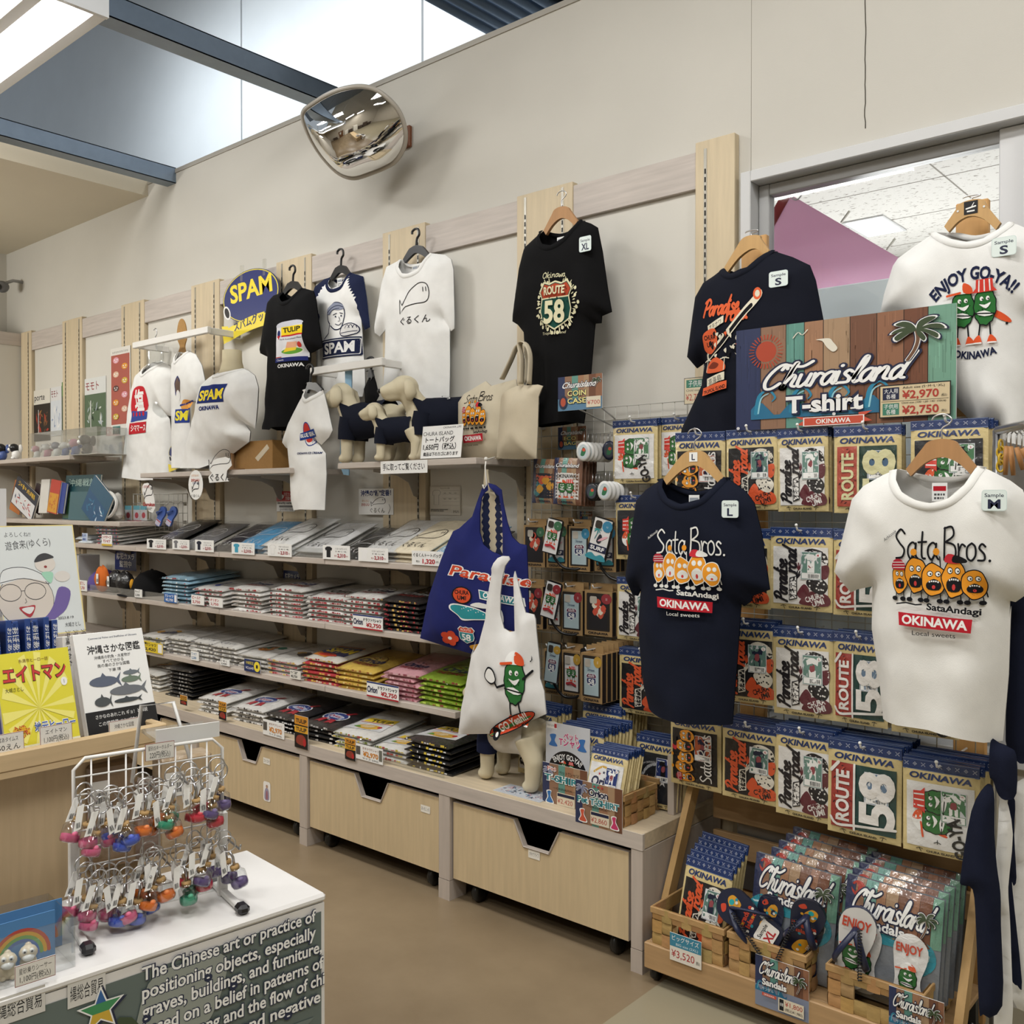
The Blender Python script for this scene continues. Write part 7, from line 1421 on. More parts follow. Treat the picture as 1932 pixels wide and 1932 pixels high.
def flipflop(label,toe,heel,width,art,strap,y,sole_col,sticker=False,coil=None):
    """toe and heel are pixels; the sole stands in a plane facing the shop"""
    T,Hh=P(*toe,y=y),P(*heel,y=y);t=thing('flip_flop',label,'flip-flop',Hh);up=(T-Hh);L=up.length;up.normalize();n=Vector((0.25,-1,0.25));n=(n-up*n.dot(up)).normalized();rt=up.cross(n).normalized()
    if rt.x<0:rt=-rt
    k=L/2.3;kx=width/0.98;f=lambda x,y_,l=0.0:rt*x*kx+up*y_*k+n*l
    pts=sole_pts(4);m=MB();m.prism([f(a,b,-0.014)for a,b in pts],n*0.014,sole_col,'gloss');m.build('sole',t)
    m=MB();m.art(art,lambda x,y_,l:f(x,y_,0.0003+l),'gloss');m.build('footbed_print',t)
    m=MB()
    for s in(-1,1):m.tube([f(a,b,c)for a,b,c in catmull([(0.0,1.72,0.0),(0.0+s*0.04,1.66,0.022),(s*0.30,1.2,0.040),(s*0.44,0.8,0.022),(s*0.43,0.66,-0.004)],5)],0.010,strap,'gloss',n=8,flat=(1,0.5))
    m.build('strap',t)
    if sticker:
        A=Art().put(Art().rrect(0,0,1,1,0.12,hexc('e4e0d8')).text('Sample',0.5,0.64,0.2,INK,w=0.7,bold=0.02).text('XL',0.5,0.12,0.4,hexc('b02a30'),w=0.6,bold=0.035),-0.3,0.15,0.62,0.62);MB().art(A,lambda x,y_,l:f(x,y_,0.004+l),'gloss').build('size_sticker',t)
    if coil:
        a,b=P(*coil[0],y=y-0.045)-Hh,P(*coil[1],y=BYF-0.02)-Hh;pts=[]
        for q in range(91):
            s=q/90;w=q*1.15;c=a+(b-a)*s;pts.append(c+Vector((0.0055*math.cos(w),0.0055*math.sin(w),0)))
        MB().tube(pts,0.0017,hexc('121214'),'gloss',n=5).build('security_coil',t)
    return t
flipflop('navy island-print flip-flop sample lying aslant with an XL sticker',(1356,1690),(1470,1782),0.098,art_sole_navy(),NAVY,2.545,hexc('191d30'),True,((1382,1722),(1434,1800)))
flipflop('navy island-print flip-flop sample standing upright beside the aslant one',(1530,1700),(1502,1806),0.092,art_sole_navy(),NAVY,2.555,hexc('191d30'),False,((1500,1735),(1466,1812)))
flipflop('white flip-flop sample with bitter melon print and red word, right basket',(1622,1713),(1598,1862),0.092,art_sole_goya(),NAVY,2.53,hexc('2a3350'),False,((1622,1755),(1622,1852)))
# ------------------------------------------------------------------ big shirts hung over the easel
pdA=art_paradise(); 
garment('hanging_shirt','navy tee shown from the back, orange island print, sample S sticker','shirt',2.868,ZD((520,392),(640,430),(735,475),(768,560),(810,780),(840,1000),(700,1300),(640,1480),(300,1500),(5,1480),(20,1390),(130,1150),(150,1020),(105,1052),(50,988),(80,760),(95,655),(140,575),(200,535),(255,492)),ZD((330,538),(430,505)),ZD((330,520),(430,480)),hexc('10131f'),0.07,arts=[(pdA,(1322,552,1440,742))],stickers=[('S',1451,511,1487,541)],seed=21)
hanger('pale wooden hanger holding the navy back-print tee on the easel',2.865,ZD((410,310))[0],ZD((262,490))[0],ZD((512,395))[0],ZD((412,280))[0],'pale')
A=Art().rect(0,0,1,1,INK).rect(0.02,0.02,0.98,0.98,hexc('cfc3a8')).rect(0.1,0.62,0.9,0.92,hexc('3f7a66')).text('子供用',0.5,0.68,0.18,WHITE,w=0.6).text('Child size',0.4,0.48,0.08,INK,w=0.6).text('¥2,750',0.46,0.14,0.24,hexc('a8382f'),w=0.76)
card('small child size price card half hidden by the navy back-print tee',2.90,(1291,712,1332,762),A,'price_card')
garment('hanging_shirt','white tee with two bitter melon figures under an arched slogan, sample S sticker','shirt',2.862,ZD((1842,235),(1900,250),(2010,300),(2080,420),(2120,800),(2060,860),(1990,780),(1985,1100),(1975,1500),(1930,1485),(1870,1470),(1790,1425),(1780,1380),(1700,1372),(1640,1350),(1580,1290),(1480,1200),(1400,1000),(1300,800),(1130,740),(1150,640),(1200,480),(1228,438),(1320,370),(1440,290)),ZD((1490,320),(1570,358),(1650,372),(1740,350),(1820,280)),ZD((1550,285),(1650,300),(1760,275)),hexc('e0e0de'),0.08,arts=[(art_goya_duo(),(1758,488,1918,680))],stickers=[('S',1871,447,1918,483)],seed=22)
hanger('wooden hanger with a small black logo plate, white bitter melon tee',2.86,ZD((1640,112))[0],ZD((1490,262))[0],ZD((1805,240))[0],ZD((1640,85))[0],'pale',mark='logo')
garment('hanging_shirt','navy tee with orange doughnut faces, sample L sticker, hung in front of the packs','shirt',2.56,ZJ((815,612),(905,665),(1000,735),(1070,830),(1130,1080),(1198,1548),(1120,1575),(1052,1602),(1050,1640),(985,1684),(962,1665),(952,1790))+[(1396,1180),(1392,1240),(1382,1367),(1328,1359),(1266,1347),(1224,1330),(1214,1290),(1207,1220)]+ZJ((112,1780),(130,1545),(104,1600),(62,1590),(8,1470),(3,1430),(45,1100),(92,810),(175,718),(318,625)),ZJ((360,700),(430,790),(560,838),(700,800),(780,700)),ZJ((400,690),(560,735),(740,690)),hexc('0f1424'),0.075,arts=[(art_sata(hexc('dcdcd8')),(1232,984,1368,1162))],stickers=[('L',1359,944,1391,977)],seed=23,tag_px=(1311,934))
hanger('pale wooden hanger marked L holding the navy doughnut faces tee',2.555,ZJ((575,395))[0],ZJ((325,632))[0],ZJ((815,620))[0],ZJ((585,215))[0],'pale',mark='L')
garment('hanging_shirt','white tee with orange doughnut faces, sample M sticker, at the right','shirt',2.47,ZK((1425,520),(1530,560),(1700,645),(1800,720),(1850,850),(1900,1350),(1870,1560),(1740,1650),(1695,1640),(1690,1780))+ZN((715,100),(705,400),(680,690),(620,684),(500,645),(400,616),(155,595),(135,400),(105,200))+ZK((555,1520),(430,1545),(376,1570),(300,1480),(240,1400),(300,1150),(385,800),(480,690),(640,600),(760,548)),ZK((800,640),(880,740),(1000,805),(1120,830),(1260,790),(1370,680),(1410,580)),ZK((850,570),(1000,605),(1130,612),(1270,600),(1390,560)),hexc('dddcd8'),0.085,arts=[(art_sata(INK),(1678,980,1870,1200))],stickers=[('M',1851,924,1899,964)],seed=24,tag_px=(1774,911))
hanger('varnished wooden hanger holding the white doughnut faces tee',2.465,ZK((1130,300))[0],ZK((838,550))[0],ZK((1420,530))[0],ZK((1145,95))[0],'wood')
# ------------------------------------------------------------------ shirts on the side rail, seen almost edge-on
def side_pl(d):return Plane2(o=P(1880,1300,d=d),ang=0.245)
WT=hexc('dcdbd7');NV=hexc('12172a')
side=[(2.36,ZN((700,60),(735,40),(790,60),(800,700),(780,780),(735,770),(690,690),(705,300)),NV,'navy tee high on the side rail behind the white doughnut faces tee'),
    (2.33,ZN((722,900),(790,880),(800,1220),(800,1825),(716,1812),(712,1500),(718,1240),(728,1225),(715,1180),(736,1040)),WT,'white tee at the right end of the side rail'),
    (2.30,ZN((702,940),(732,955),(728,1100),(738,1290),(726,1326),(720,1340),(762,1745),(742,1762),(712,1700),(700,1320),(640,1218),(652,1185),(690,1090)),NV,'navy tee between two white ones on the side rail'),
    (2.27,ZN((664,950),(692,944),(722,1100),(702,1330),(708,1450),(714,1600),(718,1960),(638,1960),(662,1700),(668,1468),(640,1440),(608,1408),(612,1368),(640,1255),(655,1100)),WT,'white tee behind the front navy one on the side rail'),
    (2.245,ZN((625,690),(662,700),(704,718),(738,755),(738,920),(702,942),(660,930),(636,866),(618,835)),NV,'navy sleeve end hanging above the side rail shirts'),
    (2.23,ZN((630,888),(642,950),(642,1100),(652,1240),(668,1360),(670,1500),(676,1850),(592,1888),(574,1860),(560,1500),(546,1342),(500,1322),(493,1280),(540,1000),(598,892)),NV,'front navy tee on the side rail, beside the right basket')]
for d,o,c,lab in side:garment('hanging_shirt',lab,'shirt',side_pl(d),catmull(o,3,True),[],[],c,0.035,0.03,fold=1.6,seed=int(d*100),g=0.018)
for k,(a,b)in enumerate((((1899,842),(1897,896)),((1907,842),(1912,897)),((1918,844),(1930,886)),((1928,846),(1946,880)))):
    p,q=P(*a,d=2.40-0.03*k),P(*b,d=2.40-0.03*k);t=thing('clothes_hanger',('first','second','third','fourth')[k]+' wooden hanger end from the left on the side rail','clothes hanger',p)
    MB().tube([Vector((0,0,0)),(q-p)*0.5,q-p],[0.010,0.011,0.009],hexc('a87848'),'wood',n=8,flat=(1,0.6)).build('arm',t);MB().tube([(0,0,0.0),(0,0,0.03),(0.01,0.01,0.045),(0.02,0.02,0.03)],0.002,hexc('bbbbbb'),'metal',n=6).build('hook',t)
pc=P(1888,840,d=2.45);t=thing('plastic_chain','short yellow plastic chain beside the wooden hanger ends','chain',pc);m=MB()
for k in range(4):m.tube([(0.008*math.cos(w)*(1 if k%2 else 0.3),0.008*math.cos(w)*(0.3 if k%2 else 1),-0.018*k+0.014*math.sin(w))for w in[2*PI*i/14 for i in range(14)]],0.003,hexc('c9a52a'),'gloss',n=6,closed=True)
m.build('links',t)
p0_,p1_=P(1882,845,d=2.47),P(1990,858,d=2.1);t=thing('side_rail','chrome rail on posts at the right edge carrying the side shirts','clothes rail',(p0_.x,p0_.y,0));q=p1_-p0_
MB().tube([(0,0,p0_.z+0.045),(q.x,q.y,p0_.z+0.045)],0.011,hexc('c2c2c4'),'metal',n=10).build('bar',t);MB().tube([(0,0,0),(0,0,p0_.z+0.045)],0.012,hexc('c2c2c4'),'metal',n=10).build('post',t);MB().tube([(-0.15,-0.05,0.01),(0.15,0.05,0.01)],0.014,hexc('8a8a8c'),'metal',n=8).build('foot',t)
# ================================================================== WALL GRID GOODS: PHONE CASES, COIN CASES, ECO BAGS
KRAFT=hexc('9c7f57')
def case_art(kind):
    A=Art(0.00005)
    if kind=='shield':A.rect(0,0,1,1,hexc('a9bcc2'));shield(A,0.5,0.42,0.72,0.36,hexc('6f3a52'),hexc('27335f'),WHITE);A.text('ROUTE',0.5,0.505,0.05,WHITE,w=0.4,bold=0.03).text('58',0.5,0.30,0.14,WHITE,w=0.42,bold=0.03);script_word(A,'Okinawa',0.22,0.66,0.04,0.012,hexc('3a4a68'),0.2,width=0.5)
    elif kind=='surf':A.rect(0,0,1,1,hexc('d4d3d1'));palm(A,0.3,0.72,0.3,hexc('2a8a8c'),hexc('2a8a8c'),0.6);A.blob([(0.35,0.45),(0.45,0.62),(0.6,0.6),(0.62,0.46),(0.5,0.4)],hexc('2b2e38')).circ(0.68,0.54,0.26,hexc('d8a8b0'),0.035,rot=0.3).rect(0,0.2,1,0.36,NAVY).text('SURF',0.5,0.235,0.09,WHITE,w=0.8,bold=0.03).blob([(0,0.1),(0.25,0.15),(0.5,0.09),(0.75,0.15),(1,0.1),(1,0),(0,0)],hexc('3a8a98'))
    elif kind=='goya':A.rect(0,0,1,1,hexc('dbdad8'));A.put(art_goya_duo(False),0.06,0.26,0.88,0.46);A.line([(0.15,0.2),(0.5,0.24),(0.85,0.17)],0.07,hexc('b0333a')).text('OKINAWA',0.5,0.14,0.05,hexc('b0333a'),w=0.6)
    else:A.rect(0,0,1,1,hexc('211f22'));A.put(merge(art_small([hexc('c9bfae'),hexc('b8523c'),hexc('5a3a34'),hexc('8a8a84')],5)),0,0.0,1,0.9);A.put(merge(art_small([hexc('c4503c'),hexc('d9d0be')],9)),0,0.2,1,0.9)
    return A
CM={}
def case_box(kind,tone,label,x,y,z,w,h,group=None):
    """kraft carton with a window; z = bottom"""
    key=(kind,tone)
    if key not in CM:
        m=MB().box((-0.5,0,0),(0.5,0.026,0.86),KRAFT,'carton',0.003);m.box((-0.40,0.022,0.86),(0.40,0.0255,0.99),KRAFT,'carton',0.001);m.box((0.5,0.002,0.01),(0.5012,0.024,0.85),hexc('1a1719'),'paper')
        A=Art(0.00005).rrect(-0.42,0.10,0.42,0.82,0.03,hexc('2a2420')).put(case_art(kind),-0.34,0.13,0.68,0.64);A.text('OKINAWA',0,0.03,0.045,INK,w=0.72,bold=0.03).rrect(-0.30,0.62,-0.04,0.76,0.04,hexc('b9b2a6')).circ(0.30,0.72,0.19,tone,0.10,n=12).text('11',0.30,0.69,0.05,WHITE).rect(-0.1,0.91,0.1,0.935,hexc('40352a'))
        CM[key]=m.art(A,XZ((0,-0.0003,0))).mesh('phone_case_box')
    o=bpy.data.objects.new('phone_case_box',CM[key]);COL.objects.link(o);o.location=(x,y,z);o.scale=(w,1,h);return tag(o,label,'phone case box',group)
GR,BL_,RD,GD=hexc('3f6a4c'),hexc('3a7fa0'),hexc('8e3238'),hexc('b8923a')
boxes=[('dark',GR,988,1028,978,1070,1,'top row of cases, left end'),('surf',GR,1031,1070,976,1072,2,'top row behind the tilted melon case'),('shield',BL_,1073,1113,979,1078,1,'top row, pale blue highway shield'),('surf',BL_,1122,1162,977,1079,2,'top row behind the tilted surf case'),('dark',RD,984,1024,1092,1186,1,'middle row of cases, left end'),('goya',RD,1032,1060,1098,1190,1,'middle row behind the tilted melon case'),('shield',RD,1058,1099,1099,1198,2,'middle row, pale blue highway shield'),('dark',RD,1103,1155,1102,1200,2,'middle row, right end'),('surf',GD,1026,1057,1212,1310,1,'bottom row behind the tilted shield case'),('goya',GD,1060,1097,1214,1317,1,'bottom row, white melon case'),('shield',GD,1096,1136,1218,1326,7,'bottom row, deep file of boxes')]
for kind,tone,u0,u1,v0,v1,n,wh in boxes:
    y=2.955 if n<3 else 2.82;uc,vm=(u0+u1)/2,(v0+v1)/2;x0,x1=P(u0,vm,y=y).x,P(u1,vm,y=y).x;zt,zb=P(uc,v0,y=y).z,P(uc,v1,y=y).z
    for k in range(n):case_box(kind,tone,f'front kraft phone case box, {wh}' if k==0 else f'kraft phone case box behind the front one, {wh}',(x0+x1)/2+0.002*k,y+0.029*k,zb+0.001*k,x1-x0,zt-zb,f'boxes behind, {wh}' if n>2 and k else None)
    t=MB().tube([(0,3.04-y,0),(0,-0.03,0),(0,-0.038,0.012)],0.0028,hexc('dcdcdc'),'enamel',n=6).build('display_hook');t.location=((x0+x1)/2,y,zt-0.065*(zt-zb));tag(t,f'wire hook holding the phone case boxes, {wh}','hook')
def phone_case(kind,label,u,v,w,h,rot,tone,strap=True):
    """sample case hung from its hook; w, h in px"""
    y=2.90;p=P(u,v,y=y);k=3.9/1800;W,H=w*k/1.3*1.25,h*k;t=thing('phone_case',label,'phone case',p,(0,rot,0.12));m=MB()
    rr=[(x*W,z*H)for x,z in[(q[0]-0.5,q[1]-0.5)for q in[(0.86,0),(0.97,0.03),(1,0.08),(1,0.92),(0.97,0.97),(0.86,1),(0.14,1),(0.03,0.97),(0,0.92),(0,0.08),(0.03,0.03),(0.14,0)]]]
    m.prism([(a,-0.004,b)for a,b in rr],(0,0.010,0),hexc('141416'),'gloss')
    A=Art(0.00005).put(case_art(kind),-W*0.45,-H*0.47,W*0.9,H*0.94);A.rrect(-W*0.36,H*0.24,-W*0.02,H*0.42,W*0.1,hexc('3a3530')).circ(W*0.26,H*0.33,W*0.26,tone,n=12).text('11',W*0.26,H*0.30,H*0.04,WHITE);m.art(A,XZ((0,-0.0045,0)),'gloss');m.build('shell',t)
    if strap:MB().tube([Vector(q)for q in catmull([(W*0.2,0.004,-H*0.5),(W*0.35,0.02,-H*0.66),(W*0.8,0.03,-H*0.8),(W*1.4,0.04,-H*0.78),(W*1.7,0.05,-H*0.7)],5)],0.0055,hexc('131315'),'gloss',n=6).build('strap',t)
phone_case('goya','tilted white melon print sample phone case, top row',1043,1012,34,64,0.22,GR);phone_case('surf','tilted surf print sample phone case, top row',1132,1018,40,76,0.26,BL_);phone_case('goya','tilted white melon print sample phone case, middle row',1040,1132,34,68,0.24,RD);phone_case('shield','tilted pale blue shield sample phone case, bottom row',1043,1250,30,74,0.12,GD);phone_case('dark','dark patterned sample phone case, bottom row',1113,1262,26,74,-0.2,GD)
def eco_pack(label,y,u0,u1,v0,v1,kind,group=None,yaw=0.0):
    x0,x1=P(u0,(v0+v1)/2,y=y).x,P(u1,(v0+v1)/2,y=y).x;zt,zb=P((u0+u1)/2,v0,y=y).z,P((u0+u1)/2,v1,y=y).z;W,H=x1-x0,zt-zb
    m=MB();f=lambda a,b,l=0:Vector((a*W,-0.012*max(0,1-(2*a-0)**4*1.0)*max(0,1-(2*b-1)**4)-l,b*H));m.grid(lambda a,b:f(a-0.5,b),8,8,hexc('5f4a3c'),'film');m.grid(lambda a,b:Vector(((a-0.5)*W,0.003,b*H)),2,2,hexc('5f4a3c'),'film',flip=True)
    A=Art(0.00005);bg,g=planks_bg(6,4);A.p=list(bg.p);B=Art(0.00005).put(A,-0.5,0,1,1)
    if kind=='goya':B.rect(-0.4,0.12,0.42,0.68,hexc('d6d5d3')).text('OKINAWA',0,0.57,0.08,INK,w=0.7,bold=0.03).put(art_goya_duo(False),-0.34,0.13,0.7,0.42)
    else:B.rect(-0.42,0.12,0.42,0.68,hexc('1f2433')).put(merge(art_small([hexc('c4553c'),hexc('3a7f88'),hexc('c9922f')],3)),-0.5,0.0,1,0.8).text('Paradise',0,0.58,0.06,hexc('c4553c'),w=0.6,bold=0.03)
    B.text('Churaisland',0,0.80,0.08,WHITE,w=0.8,shear=0.3,bold=0.02,out=(0.05,NAVY)).text('OKINAWA',0,0.03,0.05,NAVY,w=0.5,bold=0.03)
    m.art(B,lambda a,b,l:f(a,b,0.001+l),'film',0.12);o=m.build('eco_bag_pack');o.location=((x0+x1)/2,y,zb);o.rotation_euler=(0,0.05,yaw);return tag(o,label,'eco bag pack',group)
eco_pack('dark island print eco bag pack, left on the wall grid',2.93,1004,1052,866,950,'para');eco_pack('white melon print eco bag pack, front of its file on the grid',2.88,1044,1097,864,952,'goya')
for k in range(4):eco_pack('eco bag pack filed behind the white melon print one',2.905+0.03*k,1052+6*k,1104+6*k,866,954,'goya','eco bag packs behind the white one')
def coin(label,u,v,r,y,col,art=True,group=None):
    p=P(u,v,y=y);R_=r*3.8/1800;t=thing('coin_case',label,'coin case',p,(0,0,0.35),group);m=MB().lathe([(R_*0.8,0),(R_,0.004),(R_,0.010),(R_*0.8,0.014)],(0,0.007,0),18,col,'gloss',ax=(0,-1,0),sq=(0.86,1.15))
    if art:A=Art().circ(0,0,R_*0.6,hexc('b9c4c8')if col[0]>0.3 else hexc('3a3e4a'),R_*0.85).blob([(-0.3*R_,-0.4*R_),(0,0.5*R_),(0.35*R_,0.1*R_),(0.1*R_,-0.5*R_)],hexc('2f6a48')).circ(0.1*R_,0.2*R_,0.2*R_,hexc('c4503c'));m.art(A,XZ((0,-0.0072,0)))
    m.build('shell',t);MB().tube([(0,0,R_*1.1),(0.002,0.004,R_*1.8),(0.0,0.01,R_*2.3)],0.0015,hexc('b9b9bb'),'metal',n=5).build('chain',t)
for k in range(7):coin('front white coin case of the upper file on the grid' if k==0 else 'white coin case behind the front one, upper file',1101+7.5*k,852+0.4*k,15,2.86+0.022*k,hexc('d6d6d4'),k<2,'white coin cases, upper file' if k else None)
for k in range(5):coin('front white coin case of the lower file on the grid' if k==0 else 'white coin case behind the front one, lower file',1141+8*k,926+0.4*k,15,2.86+0.024*k,hexc('d6d6d4'),k<1,'white coin cases, lower file' if k else None)
for k in range(3):coin('front black shield coin case on the grid' if k==0 else 'black coin case behind the shield one',1117+6*k,928,14,2.88+0.026*k,hexc('141418'),k<1,'black coin cases behind the shield one' if k else None)
coin('navy island print coin case beside the top left shirt pack',1150,850,15,2.95,hexc('1c2440'))
def small_sign(label,r,word,price,y,pw=True):
    A=Art(0.00005);bg,g=planks_bg(7,6);A.p=list(bg.p);A.rect(0,0,1,0.35,hexc('5a7f9c')).text('Churaisland',0.46,0.66,0.17,WHITE,w=0.76,shear=0.35,bold=0.02,out=(0.06,NAVY));palm(A,0.88,0.82,0.16)
    for k,q in enumerate(word.split()):A.text(q,0.44,0.42-0.22*k,0.15,hexc('e0d68a'),w=0.42,bold=0.02,out=(0.05,NAVY))
    A.rect(0.66,0.05,0.98,0.36,hexc('d3c9b4')).text(price,0.82,0.13,0.12,hexc('a8382f'),w=0.28).circ(0.13,0.25,0.10,hexc('2b3148'),0.2).circ(0.13,0.25,0.06,hexc('b0523c'),0.13);card(label,y,r,A,'price_sign',cat='sign')
small_sign('coin case sign with painted planks held out on wires, 700 yen',(1053,708,1136,773),'COIN CASE','¥700',2.80);small_sign('eco bag sign with painted planks on the wall grid, 1,100 yen',(1053,805,1106,848),'ECO BAG','¥1,100',3.03);small_sign('tiny plank sign on the wall grid above the tilted surf case',(1094,965,1118,980),'CASE','¥880',3.03)
for(u0,v0),(u1,v1)in(((1085,768),(1158,805)),((1130,765),(1160,790))):
    a,b=P(u0,v0,y=2.80),P(u1,v1,y=3.04);t=MB().tube([(0,0,0),b-a],0.003,hexc('b5b5b5'),'metal',n=6).build('sign_arm');t.location=a;tag(t,('lower' if v1>800 else 'upper')+' wire arm holding out the coin case sign','wire arm')
# ------------------------------------------------------------------ eco bags hung from the shelf end
A=Art();r_=random.Random(4)
A.text('Paradise',0.62,0.80,0.11,WHITE,w=0.84,shear=0.3,bold=0.075,rot=-0.10).text('Paradise',0.62,0.80,0.11,hexc('c8482c'),w=0.82,shear=0.3,bold=0.02,rot=-0.10)
A.circ(0.36,0.62,0.115,INK,0.10,n=12).circ(0.36,0.62,0.098,hexc('cf4f2c'),0.085).text('CHURA',0.36,0.63,0.045,INK,w=0.16,bold=0.03).text('UMI',0.36,0.57,0.045,INK,w=0.1,bold=0.03).poly([(0.54,0.70),(0.96,0.64),(0.97,0.55),(0.56,0.60)],WHITE).poly([(0.55,0.69),(0.95,0.635),(0.96,0.56),(0.57,0.61)],hexc('2f7f88')).text('OKINAWA',0.76,0.60,0.06,WHITE,w=0.34,bold=0.03,rot=-0.12)
A.blob([(0.22,0.46),(0.26,0.52),(0.5,0.50),(0.7,0.44),(0.78,0.5),(0.8,0.36),(0.7,0.38),(0.5,0.36),(0.36,0.34),(0.3,0.39)],WHITE).blob([(0.235,0.46),(0.27,0.505),(0.5,0.488),(0.7,0.428),(0.765,0.475),(0.785,0.38),(0.69,0.39),(0.5,0.372),(0.36,0.36),(0.3,0.40)],hexc('2f8f98'))
for k in range(14):A.circ(0.36+0.027*k,0.47-0.004*k+0.015*(k%3),0.006,WHITE,n=6)
A.blob([(0.46,0.52),(0.56,0.56),(0.74,0.52),(0.6,0.50)],hexc('dcdcd8'))
A.blob([(0.42,0.06),(0.56,0.12),(0.62,0.25),(0.8,0.3),(0.98,0.24),(0.8,0.16),(0.7,0.02),(0.5,0.0)],hexc('cf962c'))
shield(A,0.40,0.18,0.20,0.19,hexc('c4482c'),hexc('2f7f88'),WHITE);A.text('ROUTE',0.40,0.225,0.025,WHITE,w=0.12).text('58',0.40,0.12,0.07,WHITE,w=0.11,bold=0.03)
for k in range(5):a=2*PI*k/5;A.circ(0.21+0.05*math.cos(a),0.12+0.05*math.sin(a),0.04,hexc('c8482c'),n=9)
A.circ(0.21,0.12,0.02,WHITE,n=8)
garment('eco_bag','navy island print eco bag hanging from the display shelf end','bag',2.66,ZH((620,312),(680,330),(730,370),(745,480),(780,640),(820,760),(880,815),(940,828),(952,1100),(958,1400),(940,1760),(490,1730),(270,1665),(58,1598),(130,1250),(230,950),(290,800),(332,712),(380,690),(490,590),(540,440),(570,360),(612,318),(618,372),(590,395),(566,440),(552,560),(552,720),(580,820),(650,880),(742,915),(742,760),(735,560),(712,420),(660,378)),[],[],hexc('1f2560'),0.03,0.05,arts=[(A,(812,1060,992,1232))],seed=31,body='bag_body',fold=0.8)
garment('tote_bag','cream and navy strapped tote seen through the navy eco bag handles','bag',2.688,ZH((560,400),(580,385),(592,200),(618,200),(640,385),(740,405),(745,905),(552,880)),[],[],hexc('b8ad96'),0.01,seed=32,body='bag_body',paint=[(ZH((585,400),(630,400),(635,900),(580,900)),NAVY),(ZH((690,400),(732,400),(735,910),(680,910)),NAVY)])
def art_melon_skate():
    A=Art();gourd(A,0.62,0.10,0.88,'cap');A.line([(0.44,0.56),(0.3,0.52),(0.22,0.60)],0.03,INK).blob([(0.02,0.62),(0.10,0.74),(0.22,0.72),(0.28,0.60),(0.16,0.54)],INK).blob([(0.04,0.62),(0.11,0.72),(0.21,0.70),(0.26,0.60),(0.16,0.56)],WHITE).line([(0.78,0.66),(0.92,0.76)],0.03,INK)
    A.text('♪',0.9,0.86,0.08,INK);A.circ(0.50,0.10,0.50,INK,0.085,rot=0.38).circ(0.50,0.10,0.485,hexc('c4482c'),0.07,rot=0.38).circ(0.47,0.075,0.46,hexc('3a7a3f'),0.02,rot=0.38).text('GO Yeah!!',0.55,0.085,0.09,WHITE,w=0.6,bold=0.03,rot=0.38).circ(0.20,-0.05,0.08,INK).circ(0.21,-0.06,0.03,WHITE);return A
garment('eco_bag','white eco bag with a skating bitter melon, hanging before the navy one','bag',2.58,ZH((700,935),(740,917),(790,920),(800,945),(762,1000),(738,1100),(722,1240),(722,1400),(752,1515),(800,1545),(842,1540),(836,1300),(830,1100),(842,1040),(872,1150),(905,1290),(932,1385),(1000,1402),(1014,1440),(1020,1530),(1048,1800),(1052,1932))+ZI((878,400),(892,568),(700,655),(560,690),(470,712),(252,716),(275,520),(302,390),(345,160),(380,30))+ZH((475,1760),(545,1640),(598,1440),(610,1300),(650,1060)),[],[],hexc('d9d8d6'),0.035,0.05,arts=[(art_melon_skate(),(912,1222,1008,1384))],seed=33,body='bag_body',fold=0.7)
p=P(917,872,y=2.66);t=thing('bag_hook','white hook clipped on the shelf end above the navy eco bag','hook',p);MB().tube([(0,0.05,0.02),(0,0,0.01),(0.0,-0.005,-0.02),(0.004,0,-0.085),(0.0,-0.012,-0.10),(-0.006,-0.012,-0.085)],0.003,hexc('d8d6d0'),'enamel',n=6).build('wire',t);MB().ell((0,0,0.012),(0.008,0.008,0.008),hexc('d5d3cc'),'gloss').build('ball',t)
# ------------------------------------------------------------------ platform end: dog, pet shirt packs, baskets
f0,r0=(P(915,1472,z=ZC)+P(950,1460,z=ZC))/2,(P(990,1500,z=ZC)+P(1024,1478,z=ZC))/2;dv=f0-r0
A=Art();A.put(art_orion(hexc('26346f'),hexc('b03038')),0.1,0.2,0.8,0.8).line([(0.1,0.9),(0.4,1.0),(0.8,0.95)],0.05,hexc('c9a24a')).line([(0.5,0.1),(0.8,0.2)],0.08,hexc('b03038'))
dog('cream dog mannequin in a white and navy beer tee on the low platform',(r0.x*0.32+f0.x*0.68,r0.y*0.32+f0.y*0.68,ZC+0.001),math.atan2(dv.y,dv.x),1.02,hexc('d9d7d2'),NAVY,art=A)
fl=P(975,1497,z=ZC);t=MB().box((-0.11,-0.05,0),(0.11,0.05,0.0012),hexc('c9ccd0'),'gloss').art(mottled(Art(0.00002),-0.105,-0.045,0.105,0.045,hexc('b9bec6'),[hexc('5a7f9c'),hexc('2b3148'),hexc('c9a0a8'),hexc('e0e0e0')],90,3,0.012),flat((0,0,0.0012),(1,0,0),(0,1,0)),'gloss').build('flyer');t.location=fl+Vector((0.02,0.02,0.0005));tag(t,'printed flyer lying flat under the platform dog','flyer')
def file_of(kind,size,label,under,u,v,y,n,sp,lean=-0.12,yaw=0.0,z=ZC,k=1.0,sx=1.0,front0=True):
    p=P(u,v,y=y)
    for q in range(n):put_pack(kind,size,(p.x+0.002*q,y+sp*q+PH*k*math.sin(-lean),z+PH*k*math.cos(lean)+0.006+0.003*(q%3)),label if q==0 else under,None if q==0 else under+' file',(sx*0.92,1,k),(lean,0.02*math.sin(q*2.1),yaw+0.02*math.sin(q)),q<1 and front0)
file_of('orion','S','front beer logo pet shirt pack in the small woven basket','pet shirt pack behind the beer logo one in the small basket',1133,1520,2.572,7,0.012,-0.30,0.0,ZC+0.012,0.80,0.85)
